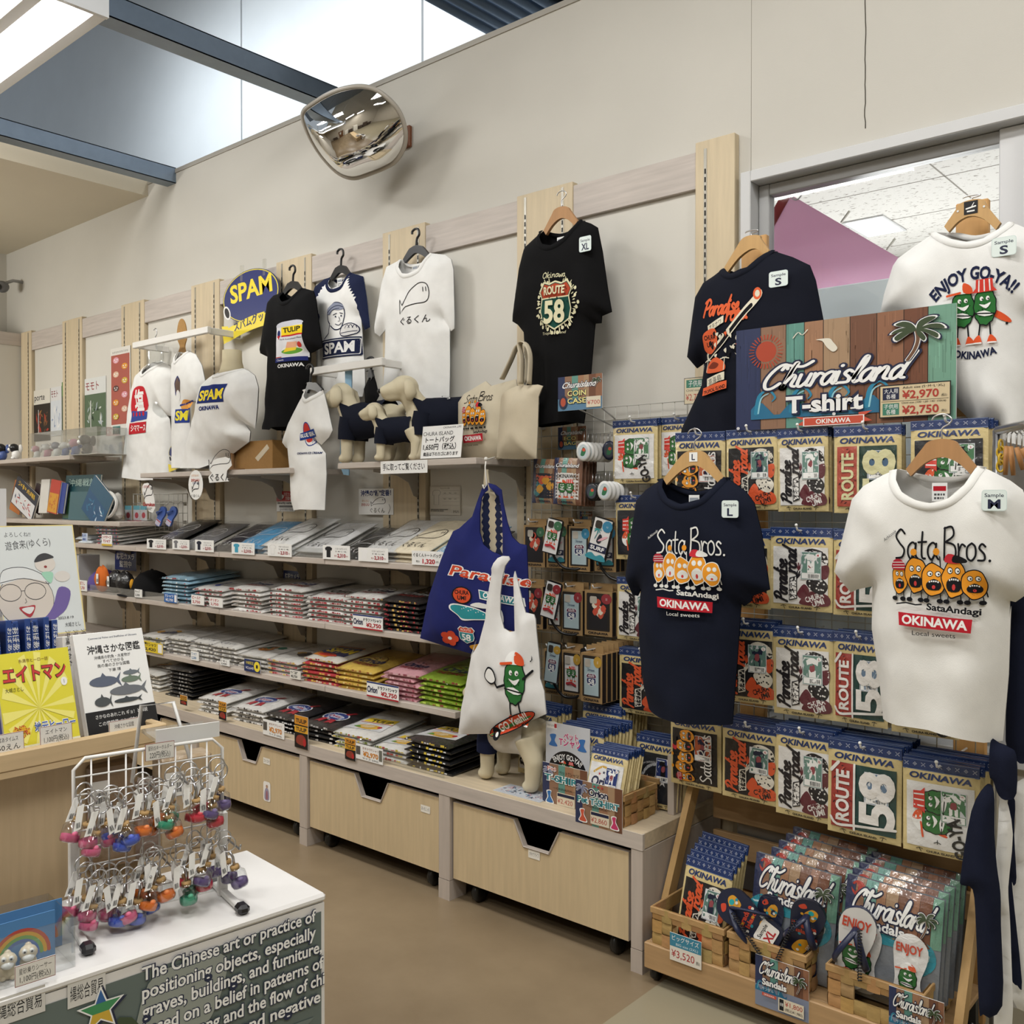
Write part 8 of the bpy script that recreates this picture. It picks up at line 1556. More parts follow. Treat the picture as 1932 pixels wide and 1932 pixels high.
file_of('plain','S','three-star black shirt pack standing behind the small basket','shirt pack behind the three-star black one',1236,1420,2.78,3,0.02,-0.1,0.0,ZC,0.9)
file_of('goya_white','S','first pet shirt pack behind the pet tee information board','pet shirt pack in the file behind the information board',1088,1420,2.64,9,0.018,-0.16,0.05,ZC,1.0)
file_of('orion','M','first cream shirt pack of the rear file on the platform','cream shirt pack in the rear file on the platform',1128,1380,2.85,9,0.018,-0.12,0.0,ZC+0.03,1.0)
file_of('para_white','S','shirt pack standing under the white eco bag','shirt pack behind the one under the white eco bag',1010,1385,2.80,5,0.02,-0.1,0.0,ZC,1.0)
bq=[P(1087,1546,y=2.545).x,P(1174,1560,y=2.545).x];basket('small woven basket of beer logo pet shirts on the platform corner',bq[0],bq[1],2.553,2.735,ZC+0.001,ZC+0.105,False)
bq2=[P(1190,1500,y=2.78).x,P(1262,1500,y=2.78).x];basket('woven basket standing behind the small one at the end panel',bq2[0]+0.02,bq2[1]-0.04,2.775,3.0,ZC+0.001,ZC+0.11,False)
def pet_card(label,r,word,price,y,c2):
    A=Art(0.00005);bg,g=planks_bg(6,8);A.p=list(bg.p);palm(A,0.14,0.82,0.2,hexc('7a7f9a'),hexc('7a7f9a'))
    if word:A.text('★★★',0.5,0.90,0.06,hexc('b03038')).text('Orion',0.5,0.70,0.16,NAVY,w=0.42,bold=0.03,out=(0.07,WHITE))
    else:A.text('Pet',0.22,0.84,0.09,hexc('c4553c'),w=0.2,out=(0.08,WHITE)).text('ペットTシャツ',0.6,0.80,0.07,INK,w=0.44)
    A.text('T-SHIRT' if not word else 'Pet T-SHIRT',0.5,0.50 if word else 0.60,0.14,hexc('2f7f88'),w=0.9,bold=0.03,out=(0.08,WHITE)).text('―OKINAWA―',0.5,0.42,0.05,INK,w=0.5)
    for x,c in((0.18,c2),(0.86,hexc('c03a68')if word else None)):
        if c:A.blob([(x-0.10,0.06),(x-0.06,0.2),(x-0.08,0.34),(x+0.03,0.36),(x+0.02,0.24),(x+0.09,0.06)],WHITE).blob([(x-0.08,0.08),(x-0.04,0.2),(x-0.06,0.32),(x+0.02,0.34),(x+0.01,0.22),(x+0.07,0.08)],c)
    A.rect(0.34,0.06,0.74,0.36,hexc('d3c9b4')).rect(0.35,0.27,0.73,0.34,NAVY).text(price,0.52,0.11,0.11,hexc('a8382f'),w=0.34);card(label,y,r,A,'price_sign',cat='sign',mat='gloss')
pet_card('beer logo pet tee sign on the small woven basket, 2,860 yen',(1086,1480,1174,1562),True,'¥2,860',2.540,hexc('c4553c'));pet_card('pet tee sign standing before the information board, 2,420 yen',(1024,1446,1108,1526),False,'¥2,420',2.60,hexc('2f6aa8'))
A=Art(0.00005).rect(0,0,1,1,hexc('c3c6cc')).rect(0.02,0.88,0.26,1.0,WHITE).text('ENJOY GOYA',0.12,0.92,0.035,INK,w=0.16).rect(0.2,0.9,0.255,0.98,hexc('b03038')).text('ペット',0.58,0.73,0.10,hexc('c03a78'),w=0.32,bold=0.03,out=(0.05,WHITE)).text('Tシャツ',0.56,0.60,0.12,hexc('c03a78'),w=0.5,bold=0.03,out=(0.05,WHITE))
for x in(0.18,0.84):A.blob([(x-0.1,0.56),(x-0.05,0.66),(x-0.08,0.76),(x+0.06,0.78),(x+0.03,0.66),(x+0.09,0.56)],hexc('3a6fb0'))
A.poly([(0.5+0.44*math.cos(w),0.06+0.44*math.sin(w))for w in[PI*k/24 for k in range(25)]],INK).text('ENJOY GO-YA!!',0.5,0.34,0.10,WHITE,w=0.62,bold=0.03,arc=0.5);gourd(A,0.42,0.02,0.3,'cap',limbs=False);gourd(A,0.6,0.02,0.3,'bucket',limbs=False)
card('pale pet tee information board with blue pets and a black half circle',2.64,(1030,1368,1113,1468),A,'info_board',cat='board',mat='gloss')
# ================================================================== LEFT END: POSTERS, BOOKS, FIGURES, CAPS
def poster(label,r,title,tc,top,bot,y=WY-0.016,x=None,shapes=(),seed=1):
    A=Art(0.00005).rect(0,0,1,1,bot).rect(0,0.72,1,1,top).text(title,0.36,0.80,0.12,tc,w=0.62,bold=0.01);mottled(A,0.04,0.05,0.96,0.68,bot,list(shapes),24,seed,0.12)if shapes else None
    A.line([(0.3,0.15),(0.3,0.6)],0.03,hexc('dcdcdc'))if shapes else None;card(label,y,r,merge(A),'poster',x=x,cat='poster')
DK=hexc('2a231d')
poster('magazine poster with brown photo at the left, orange fruit mark',(64,735,95,832),'porte',INK,hexc('d6d2c8'),DK,shapes=[hexc('6a4528'),hexc('8a6238'),hexc('a83a2a')],seed=2);poster('narrow white poster with a tower shape, left of the green one',(96,730,116,822),'モモト',hexc('7a3030'),hexc('d3d3d3'),hexc('cdd2d8'),shapes=[hexc('8a9ab5'),hexc('e0e0e0')],seed=3);poster('green poster with white katakana title',(117,718,152,815),'モモト',INK,hexc('3f7a38'),hexc('2c4634'),shapes=[hexc('1a2c22'),hexc('3a5a44'),hexc('8fa89a')],seed=4);poster('white poster of a garden scene with red katakana title',(160,712,200,822),'モモト',hexc('8a2f2f'),hexc('d2d4d2'),hexc('55684f'),shapes=[hexc('2a3a2a'),hexc('c9ccc6'),hexc('7d8f74'),hexc('a9b4b8')],seed=5)
A=Art(0.00005).rect(0,0,1,1,hexc('dcd9d2')).rect(0.03,0.13,0.97,0.92,hexc('a8574a')).text('おきなわのまもりがみ',0.5,0.94,0.02,INK,w=0.8)
for k in range(9):x,y=(0.28,0.72)[k%2],0.86-0.08*k;c=[hexc('d99aa8'),hexc('d9922f'),hexc('d9b49a'),hexc('c9a83a'),hexc('5a3a34')][k%5];A.circ(x,y,0.15,c,0.035).circ(x-0.06,y+0.006,0.03,WHITE,0.008,n=8).circ(x+0.06,y+0.006,0.03,WHITE,0.008,n=8).rect(x-0.06,y-0.02,x+0.06,y-0.012,WHITE)
A.rect(0.12,0.02,0.5,0.11,hexc('3f7f78'));card('tall red scroll poster of small round beasts on the post',PF-0.006,(209,655,246,822),A,'poster')
for r,lab in(((-30,690,36,722),'white magazine poster with an orange mark, upper left corner'),((-34,738,18,824),'magazine poster with a brown photo, lower left corner')):poster(lab,r,'porte',INK,hexc('d8d4cc'),hexc('d8d4cc')if r[1]<700 else DK,x=XL+0.26,shapes=()if r[1]<700 else[hexc('6a4528'),hexc('8a6238')])
def lion(label,p,k,c1,c2,yaw):
    t=thing('lion_figurine',label,'figurine',p,(0,0,yaw));t.scale=(k,k,k);MB().ell((0,0,0.022),(0.022,0.019,0.024),c1,'gloss').ell((0.012,-0.01,0.006),(0.009,0.01,0.007),c1,'gloss',8).ell((-0.012,-0.01,0.006),(0.009,0.01,0.007),c1,'gloss',8).build('body',t);MB().ell((0,-0.008,0.052),(0.024,0.022,0.021),c2,'gloss').ell((0,-0.025,0.045),(0.016,0.012,0.010),WHITE,'gloss',8).ell((-0.009,-0.024,0.062),(0.007,0.006,0.007),WHITE,'gloss',8).ell((0.009,-0.024,0.062),(0.007,0.006,0.007),WHITE,'gloss',8).ell((-0.009,-0.029,0.062),(0.003,0.003,0.003),INK,'gloss',6).ell((0.009,-0.029,0.062),(0.003,0.003,0.003),INK,'gloss',6).build('head',t);MB().ell((0,0.02,0.05),(0.012,0.01,0.02),c1,'gloss',8).build('tail',t)
PKL,BLU=hexc('c98fa0'),hexc('4a5f9a')
for k,(u,c1,c2,kk,d)in enumerate(((70,WHITE,PKL,0.9,'pale, first in the clear case'),(90,PKL,WHITE,1.0,'pink, second in the clear case'),(108,WHITE,hexc('8a8f9c'),1.05,'grey faced, third in the clear case'),(124,BLU,WHITE,1.0,'blue based, fourth in the clear case'),(143,BLU,PKL,1.15,'blue and pink, beside the black one'),(165,INK,INK,1.35,'black with pink comb, right in the case'),(30,WHITE,INK,1.2,'black and pink headed, left of the clear case'),(5,BLU,INK,1.3,'dark, at the picture edge of the figure shelf'))):
    y=2.80;lion(f'small lion dog figurine, {d}',(P(u,850,y=y).x,y,ZT3+0.006),kk*1.25,c1,c2,-0.6)
x0,x1=P(56,840,y=2.75).x,P(186,840,y=2.75).x-0.02;t=thing('display_case','long clear acrylic case over the lion figurines','display case',((x0+x1)/2,2.84,ZT3+0.0005));h=(x1-x0)/2
for n,a,b in(('front_pane',(-h,-0.09,0),(h,-0.088,0.165)),('end_pane',(h-0.002,-0.088,0),(h,0.12,0.165)),('top_pane',(-h,-0.09,0.165),(h,0.12,0.167)),('back_pane',(-h,0.118,0),(h,0.12,0.165))):MB().box(a,b,WHITE,'clear').build(n,t)
MB().box((-h,-0.09,0),(h,0.12,0.003),hexc('d5d2cc'),'gloss').build('tray',t)
def lean_book(label,u0,u1,v0,v1,y,col,title=None,tc=WHITE,tilt=0.0,th=0.012,yaw=0.0,extra=None,lean=0.1):
    x0,x1=P(u0,(v0+v1)/2,y=y).x,P(u1,(v0+v1)/2,y=y).x;W=x1-x0;H=P((u0+u1)/2,v0,y=y).z-P((u0+u1)/2,v1,y=y).z;t=thing('book',label,'book',((x0+x1)/2,y,max(ZBOOK+0.002,P((u0+u1)/2,v1,y=y).z)),(-lean,tilt,yaw))
    m=MB().box((-W/2,0,0),(W/2,0.002,H),col,'gloss');A=Art(0.00005)
    if extra:mottled(A,0.03,0.03,0.97,0.6,extra[0],extra[1:],20,int(u0),0.1);A=merge(A)
    if title:A.text(title,0.5,0.76,0.13,tc,w=0.8)
    m.art(Art(0.00005).put(A,-W/2,0,W,H),XZ((0,-0.0003,0)),'gloss').build('cover',t);MB().box((-W/2+0.003,0.002,0.003),(W/2-0.003,th,H-0.003),hexc('dcd8cc'),'paper').box((-W/2,th,0),(W/2,th+0.002,H),col,'gloss').build('pages',t)
for b in((17,36,908,966,2.86,hexc('b56a2a'),None,WHITE,0.25,'orange book leaning at the left end of the book shelf'),(18,60,912,966,2.80,hexc('252a38'),'沖縄',hexc('d9b23a'),0.4,'dark book with a white picture leaning beside the orange one'),(57,74,914,966,2.84,hexc('33262a'),None,WHITE,0.3,'dark brown book between the dark and white ones'),(72,88,904,968,2.82,hexc('d2d0cb'),None,INK,0.0,'white upright book on the book shelf'),(88,106,905,968,2.80,hexc('b03a2c'),None,hexc('d9b23a'),0.12,'red and yellow book leaning next to the white one'),(104,118,910,968,2.81,hexc('2a3f8a'),None,WHITE,0.1,'blue book beside the red and yellow one'),(117,182,899,984,2.84,hexc('1d4a52'),'沖縄戦記',hexc('a9c4bc'),0.0,'large teal war chronicle facing out on the book shelf'),(128,170,928,982,2.77,hexc('3a5f68'),None,WHITE,0.0,'smaller teal booklet before the war chronicle'),(150,190,908,984,2.74,hexc('24506a'),None,WHITE,0.55,'blue-green book leaning aslant before the war chronicle')):
    ex={18:(hexc('cfcfd0'),hexc('3a4a6a'),hexc('a83a3a')),117:(hexc('2f5a3a'),hexc('6a7a3a'),hexc('1c3a34')),88:(hexc('c9912a'),hexc('b5502a')),150:(hexc('1c4a70'),hexc('b9c9d4'),hexc('2a6a8a')),57:(hexc('4a2f2a'),hexc('b58a6a'))}.get(b[0]);lean_book(b[9],*b[:6],b[6],b[7],b[8],extra=ex)
p=P(208,950,y=2.80);t=thing('folded_tote','white bag with printed label and loose strap at the book shelf end','bag',(p.x,2.80,ZBOOK+0.001),(0,-0.2,0));MB().box((-0.13,0,0),(0.10,0.05,0.16),hexc('b9b6b0'),'cloth',0.02).box((-0.16,-0.01,0),(-0.06,-0.002,0.13),hexc('17171a'),'cloth',0.003).build('bag_body',t);MB().tube(catmull([(-0.02,-0.01,0.20),(0.10,-0.02,0.15),(0.14,-0.02,0.08),(0.08,-0.03,0.02),(-0.05,-0.03,0.015)],6),0.011,hexc('d8d7d3'),'cloth',n=6,flat=(1,0.4)).build('strap',t)
A=Art().rect(0,0,1,1,hexc('c9c7c2')).text('Soup',0.5,0.4,0.3,INK,w=0.6,bold=0.03).circ(0.85,0.15,0.08,hexc('a82a32'));MB().art(Art().put(A,-0.02,0.03,0.1,0.1),XZ((0,-0.0005,0))).build('label_card',t)
# caps and bags on the second shelf
def cap(label,u,v,y,col,k,yaw,badge=None):
    p=P(u,v,y=y);t=thing('baseball_cap',label,'cap',(p.x,y,Z2+0.001),(0,0,yaw));t.scale=(k,k,k);MB().lathe([(0.095,0.0),(0.094,0.03),(0.082,0.07),(0.055,0.10),(0.02,0.115),(0.001,0.117)],(0,0,0),20,col,'cloth').ell((0,0,0.117),(0.007,0.007,0.005),col,'cloth',8).build('crown',t)
    MB().grid(lambda a,b:Vector((0.088*math.sin((a-0.5)*2.6)*(1+0.1*b),-0.085*math.cos((a-0.5)*2.6)-0.07*b*math.cos((a-0.5)*2.6)**0.5,0.006-0.012*b+0.012*(1-abs(a-0.5)*2))),12,4,col,'cloth').build('brim',t)
    if badge:MB().ell((0,-0.088,0.05),(0.026,0.012,0.026),badge,'cloth',10).build('badge',t)
cap('purple cap with its brim towards the aisle, second shelf',196,1085,2.86,hexc('5d4f8c'),1.05,-0.7);cap('black cap with a gold badge, second shelf',287,1095,2.86,hexc('0e0e10'),1.25,-0.6,hexc('c9922a'));cap('black cap behind the gold badged one, second shelf',326,1090,3.0,hexc('121214'),0.8,-0.4)
def lump(label,u,v,y,col,s,mat,cat,name,tagged=True):
    p=P(u,v,y=y);t=thing(name,label,cat,(p.x,y,Z2+0.001));m=MB();m.grid(lambda a,b:Vector((s[0]*math.sin(PI*b)*math.cos(2*PI*a),s[1]*math.sin(PI*b)*math.sin(2*PI*a),s[2]*(1+math.cos(PI*b))))*(1+0.16*noise.noise(Vector((math.cos(2*PI*a)*2+u,math.sin(2*PI*a)*2,b*5)))),18,12,col,mat);m.build('pouch',t)
    if tagged:MB().art(Art().rect(-0.014,-0.03,0.014,0.03,WHITE).bars(-0.01,-0.02,0.01,0.0),XZ((0.01,-s[1]*1.02,s[2]*1.1))).build('price_tag',t)
lump('bright orange folded eco bag with paper tags, second shelf',193,1100,2.75,hexc('c9692c'),(0.075,0.035,0.075),'cloth','bag','folded_eco_bag')
for k,u in enumerate((218,236)):lump(('left' if k==0 else 'right')+' one of two black caps in crinkled clear bags, second shelf',u,1095,2.78,hexc('141416'),(0.06,0.05,0.065),'bagged','bagged cap','bagged_cap',k==0)
for k in range(4):t=MB().box((-0.012,-0.07,0),(0.012,0.07,0.2),(hexc('c9c8c6'),hexc('b9b9bb'))[k%2],'gloss',0.002).build('booklet');t.location=(P(146+7*k,1080,y=2.9).x,2.9,Z2+0.001);tag(t,('first','second','third','fourth')[k]+' white booklet from the left behind the purple cap','booklet')
# key ring grid at the back of the eye level shelf
mesh_panel('small white wire grid standing at the back of the eye level shelf',252,354,932,1003,2.98,0.05)
for k,u in enumerate((302,322)):
    p=P(u,975,y=2.90);t=thing('shoe_key_ring',('left' if k==0 else 'right')+' blue toy flip-flop key ring on the small grid','key ring',p,(0,0.5,0.2));MB().prism([(a*0.055,0,b*0.055-0.06)for a,b in sole_pts(2)],(0,0.012,0),hexc('4f6fc0'),'gloss').art(Art().rect(-0.02,-0.055,0.02,-0.02,hexc('b9b4c4')).rect(-0.02,-0.03,0.02,-0.024,hexc('a83a4a')),XZ((0,-0.001,0))).build('sole',t);MB().tube([(0,-0.004,0.04),(-0.02,-0.018,0.02),(-0.022,0,0.0)],0.005,hexc('5f7fd0'),'gloss',n=6).build('strap',t);MB().tube([(0,0,0.06),(0,0.03,0.10),(0,0.07,0.09)],0.0015,hexc('c0c0c0'),'metal',n=5).build('hook',t)
for k,u in enumerate((243,259,272)):card(('first','second','third')[k]+' small blue-topped sachet from the left by the wire grid',2.92,(u-7,954,u+5,982),Art().rect(0,0,1,1,hexc('c9ccd0')).rect(0,0.72,1,1,hexc('6fb0c0')).circ(0.5,0.35,0.28,hexc('b5505a'),0.2),'sachet',cat='sachet',mat='gloss')
# ================================================================== BOOK COUNTER AND WHITE TABLE AT THE LEFT
XF=-1.96;rt,rb=P(316,1364,x=XF),P(316,1396,x=XF);yE,zT,zB=rt.y,rt.z,rb.z
t=thing('book_counter','pale wood counter with a low rimmed book tray on top','counter',(XF,yE,0));CB=hexc('c2a983')
MB().box((-0.02,-2.4,zB-0.0),(0,0,zT),CB,'woody',0.003).box((-0.6,-0.018,zB),(-0.02,0,zT),CB,'woodx',0.003).build('tray_rim',t);MB().box((-0.6,-2.4,zB-0.012),(-0.001,-0.001,zB),CB,'woody').build('tray_floor',t);MB().box((-0.6,-2.4,0),(-0.075,-0.03,zB-0.012),hexc('bda684'),'wood',0.003).build('body',t)
def upright(label,name,u0,u1,vb,h,x,lean,A,th=0.012,col=WHITE,cat='book',z=None):
    a,b=P(u0,vb,x=x),P(u1,vb,x=x);W=b.y-a.y;t=thing(name,label,cat,(x,(a.y+b.y)/2,z if z is not None else a.z*0.5+b.z*0.5),(0,-lean,0));F=flat((0,-W/2,0),(0,1,0),(0,0,1))
    m=MB().box((-th,-W/2,0),(0,W/2,h),col,'gloss',0.001);m.art(Art(0.00006).put(A,0,0,W,h),F,'gloss').build('cover' if cat=='book' else 'board',t);return t
zt_=zB+0.002
A=Art().text('Commercial Fishes and Shellfishes of Okinawa',0.55,0.935,0.018,hexc('2a3a5a'),w=0.7).text('沖縄さかな図鑑',0.54,0.80,0.062,INK,w=0.76,bold=0.015).text('沖縄県の釣魚・水産物が',0.5,0.74,0.026,INK,w=0.52).text('すべて分かる',0.5,0.70,0.026,INK,w=0.3).text('南の島のさかな図鑑',0.5,0.66,0.026,INK,w=0.46).text('下瀬 環',0.5,0.61,0.024,INK,w=0.18)
for x,y,w,h,c in((0.32,0.52,0.20,0.05,'5a6274'),(0.72,0.575,0.11,0.022,'6a7278'),(0.70,0.51,0.13,0.03,'6a7a6a'),(0.62,0.41,0.24,0.045,'6a6e74'),(0.26,0.33,0.11,0.045,'4a4e50'),(0.60,0.315,0.18,0.022,'3e4448')):
    c=hexc(c);A.circ(x,y,w,c,h,n=18).poly([(x+w*0.8,y),(x+w*1.3,y+h*1.5),(x+w*1.1,y),(x+w*1.25,y-h*1.4)],c).poly([(x-w*0.2,y+h*0.8),(x,y+h*1.7),(x+w*0.25,y+h*0.8)],c)
A.rect(0,0,1,0.25,hexc('17171a')).text('さかなのあれこれ ギョ！と解説',0.5,0.18,0.03,WHITE,w=0.74).text('この情報量 ハンパない！',0.46,0.11,0.03,WHITE,w=0.6)
upright('white fish encyclopedia with black band leaning in the book tray','book',168,300,1384,0.232,-2.02,0.33,A,0.02)
A=Art().rect(0,0,1,1,hexc('d9cf3c'))
for k in range(14):a=2*PI*k/14;A.poly([(0.5,0.4),(0.5+0.49*math.cos(a),0.4+(0.59 if math.sin(a)>0 else 0.39)*math.sin(a)),(0.5+0.49*math.cos(a+0.2),0.4+(0.59 if math.sin(a)>0 else 0.39)*math.sin(a+0.2))],hexc('e8e07a'))
A.text('糸満市ヒーロー誌',0.5,0.89,0.03,hexc('7a5a2a'),w=0.4).text('エイトマン',0.5,0.70,0.13,hexc('c43a3a'),w=0.86,bold=0.03,out=(0.03,INK)).circ(0.88,0.64,0.045,WHITE).text('1',0.88,0.62,0.04,INK).text('大城さとし',0.2,0.60,0.035,INK,w=0.24).text('糸満×',0.22,0.14,0.08,hexc('d9a62a'),w=0.24,bold=0.03,out=(0.06,hexc('b03a2c'))).text('地元ヒーロー',0.68,0.16,0.08,hexc('3a5aa8'),w=0.56,bold=0.02,out=(0.06,WHITE)).rect(0,0,1,0.04,hexc('e8e4c8'))
upright('yellow comic with big red katakana title in the book tray','book',12,152,1408,0.20,-2.015,0.3,A,0.012)
upright('orange-skinned comic cut by the picture edge in the book tray','book',-120,8,1425,0.20,-2.015,0.3,Art().rect(0,0,1,1,hexc('c9c6d4')).circ(0.7,0.3,0.3,hexc('d9a07a'),0.22).rect(0.94,0,1,1,hexc('3a3a6a')),0.012)
for k in range(10):
    y0=P(-8+12.5*k,1200,x=-2.16).y;A=Art().text('おばあタイムス',0.5,0.0,0.36,WHITE,w=0.0)if 0 else Art();t=thing('paperback',('first','second','third','fourth','fifth','sixth','seventh','eighth','ninth','tenth')[k]+' blue paperback spine from the left, behind the yellow comic','book',(-2.16,y0,zt_),(0.03*math.sin(k*2),-0.12,0));m=MB().box((-0.12,0,0),(0,0.0125,0.262+0.004*(k%3)),hexc('27427f'),'gloss',0.0015).box((-0.119,0.001,0.2),(-0.004,0.0115,0.2632),hexc('dcdad4'),'paper')
    A=Art(0.00005).text('おばあタイムス',0,0,0.0072,WHITE,w=0.12).circ(0.084,0.0035,0.0048,WHITE).text(str(k%9+1),0.084,0.001,0.006,hexc('27427f'));m.art(A,flat((0.0003,0.0028,0.193),(0,0,-1),(0,1,0)),'gloss').build('cover',t)
for k in range(3):
    y0=P(130+15*k,1190,x=-2.12).y;t=thing('encyclopedia',('left','middle','right')[k]+' white encyclopedia spine behind the fish cover','book',(-2.12,y0,zt_),(0,-0.14,0));MB().box((-0.14,0,0),(0,0.021,0.228),hexc('d9d7d2'),'gloss',0.002).art(Art().text('沖縄さかな',0,0,0.009,INK,w=0.08),flat((0.0003,0.007,0.20),(0,0,-1),(0,1,0))).build('cover',t)
A=Art().rect(0,0,1,1,hexc('d9c98a')).rect(0.01,0.01,0.985,0.99,hexc('cdd2d2'));K=hexc('3a3a3e')
A.text('よろしくね!!',0.28,0.90,0.035,K,w=0.32).text('遊食来(ゆくら)',0.40,0.80,0.06,K,w=0.56,rot=0.06).circ(0.30,0.33,0.34,hexc('c9c0b6'),0.24).line([(0.30+0.34*math.cos(w),0.33+0.24*math.sin(w))for w in[2*PI*k/24 for k in range(24)]],0.006,K,True).blob([(0.0,0.48),(0.06,0.60),(0.3,0.62),(0.52,0.55),(0.6,0.48),(0.3,0.52)],hexc('d3d6d6')).line([(0.0,0.48),(0.06,0.60),(0.3,0.62),(0.52,0.55),(0.6,0.46),(0.3,0.52),(0.0,0.49)],0.006,K,smooth=4)
for x in(0.12,0.42):A.line([(x+0.13*math.cos(w),0.40+0.075*math.sin(w))for w in[2*PI*k/20 for k in range(20)]],0.006,K,True)
A.line([(0.25,0.41),(0.29,0.41)],0.005,K).line([(0.29,0.34),(0.30,0.31),(0.28,0.30)],0.005,K).blob([(0.2,0.26),(0.3,0.27),(0.40,0.27),(0.32,0.17)],hexc('a8343c')).blob([(0.23,0.25),(0.38,0.26),(0.32,0.20)],hexc('d9d6d2')).blob([(0.0,0.02),(0.0,0.14),(0.3,0.10),(0.5,0.16),(0.62,0.26),(0.72,0.42),(0.86,0.38),(0.78,0.22),(0.6,0.12),(0.56,0.02)],hexc('6a5a96')).circ(0.78,0.52,0.10,hexc('cfcac4'),0.05).circ(0.58,0.64,0.13,hexc('cfc8c0'),0.075).blob([(0.45,0.66),(0.5,0.72),(0.6,0.74),(0.7,0.70),(0.6,0.68)],K).circ(0.58,0.615,0.02,hexc('8a3a3a'),0.012).blob([(0.52,0.56),(0.66,0.56),(0.64,0.48),(0.6,0.47)],hexc('9ac9b0')).text('2023.8.19',0.76,0.13,0.022,K,w=0.2).text('大城さとし',0.84,0.06,0.03,K,w=0.2)
upright('white autograph board with a marker drawing of a laughing face with round glasses','autograph_board',10,162,1158,0.262,-2.26,0.26,A,0.004,WHITE,'picture',1.19)
MB_=thing('book_riser','clear riser block carrying the autograph board behind the paperbacks','riser',(-2.33,0.86,zt_));MB().box((-0.03,-0.3,0),(0.06,0.13,1.188-zt_),hexc('c9c6c0'),'gloss',0.003).build('block',MB_)
A=Art().rect(0,0,1,1,hexc('cfcfd0')).rect(-0.02,0.1,0.86,0.92,hexc('b5662f'));upright('orange and white framed notice at the left picture edge','notice_frame',-110,13,1150,0.30,-2.36,0.0,A,0.02,hexc('d3d3d3'),'notice',1.23)
for lab,r,l1,l2,x in(('white 1,100 yen price card before the yellow comic',(76,1368,137,1402),'エイトマン','1,100円(税込)',-1.975),('white price card before the fish encyclopedia',(207,1358,263,1392),'沖縄さかな図鑑','2,640円(税込)',-1.972),('handwritten price card at the left end of the book tray',(-20,1385,46,1420),'おばあタイムス','550えん',-1.975)):
    card(lab,1,r,Art().rect(0,0,1,1,hexc('8a4a3a')).rect(0.015,0.03,0.985,0.97,hexc('d6d3cc')).text(l1,0.5,0.58,0.2,INK,w=0.66).text(l2,0.5,0.14,0.26,INK,w=0.76),'price_card',x=x,lean=0.1)
# ---- white table, its long side turned a little from the wall's normal
C0=P(617,1684,z=0.70);TA=math.radians(84.1);t=thing('display_table','white-topped display table with a printed front panel, front left','table',(C0.x,C0.y,0),(0,0,TA));TPL=Plane2(o=C0,ang=TA);TP=lambda u,v:TPL.px(u,v)
MB().box((-1.3,0,0.682),(0,0.335,0.70),hexc('dcdad8'),'gloss',0.006).build('top',t)
MB().box((-1.29,0.004,0.02),(-0.004,0.02,0.681),hexc('dcdad8'),'gloss').box((-0.022,0.02,0.02),(-0.004,0.33,0.681),hexc('d3d0cc'),'gloss').box((-1.29,0.315,0.02),(-0.022,0.33,0.681),hexc('d3d0cc'),'gloss').build('carcass',t)
A=Art(0.00005);mottled(A,-1.28,0.06,-0.012,0.664,hexc('5f6b68'),[hexc('6a7673'),hexc('525e5b'),hexc('76827e')],90,4,0.05);A=merge(A);A.blob([(-0.40,0.5),(-0.37,0.64),(-0.30,0.655),(-0.22,0.64),(-0.25,0.54),(-0.34,0.47)],hexc('8d938c')).blob([(-0.52,0.45),(-0.42,0.6),(-0.36,0.5),(-0.44,0.42)],hexc('3c4a34'))
def tl(s,a,b,dz=0):
    (s0,z0),(s1,z1)=TP(*a),TP(*b);z=(z0+z1)/2+dz;A.text(s,s0,z,0.0235,WHITE,'l',0.02,0,s1-s0,out=(0.05,hexc('1d2744')))
for k,(s,e)in enumerate((('The Chinese art or practice of',596),('positioning objects, especially',596),('graves, buildings, and furniture,',607),('based on a belief in patterns of',610),('yin and yang and the flow of chi',612),('with positive and negative',604))):tl(s,(268,1854),(e,1735-(e-596)*0.36),-0.0335*k)
(sx,sz),(ex,_)=TP(190,1905),TP(224,1905);R_=(ex-sx)*1.15
st=lambda k:[(sx+R_*k*(1 if i%2==0 else 0.42)*math.sin(i*PI/5),sz+R_*k*(1 if i%2==0 else 0.42)*math.cos(i*PI/5))for i in range(10)]
A.poly([(a+0.004,b-0.003)for a,b in st(1.25)],NAVY).poly(st(1.2),WHITE).poly(st(1.0),hexc('2f5f9a')).poly([p for p in st(1.0)if p[1]<sz+R_*0.35],hexc('3f8a58')).poly([p for p in st(1.0)if p[1]<sz],hexc('c9a63a'))
MB().art(A,flat((0,0.0035,0),(1,0,0),(0,0,1)),'gloss').build('front_panel',t)
for k,(u0,u1,v)in enumerate(((128,200,1872),(-10,86,1906))):
    (s0,z0),(s1,_)=TP(u0,v),TP(u1,v);A=Art().rect(0,0,s1-s0,0.045,hexc('cfcdc8')).text('縄総合貿易',(s1-s0)/2,0.012,0.02,INK,w=(s1-s0)*0.86);MB().art(A,flat((s0,0.002,z0-0.03),(1,0,0),(0,0,1))).build('paper_strip',t)
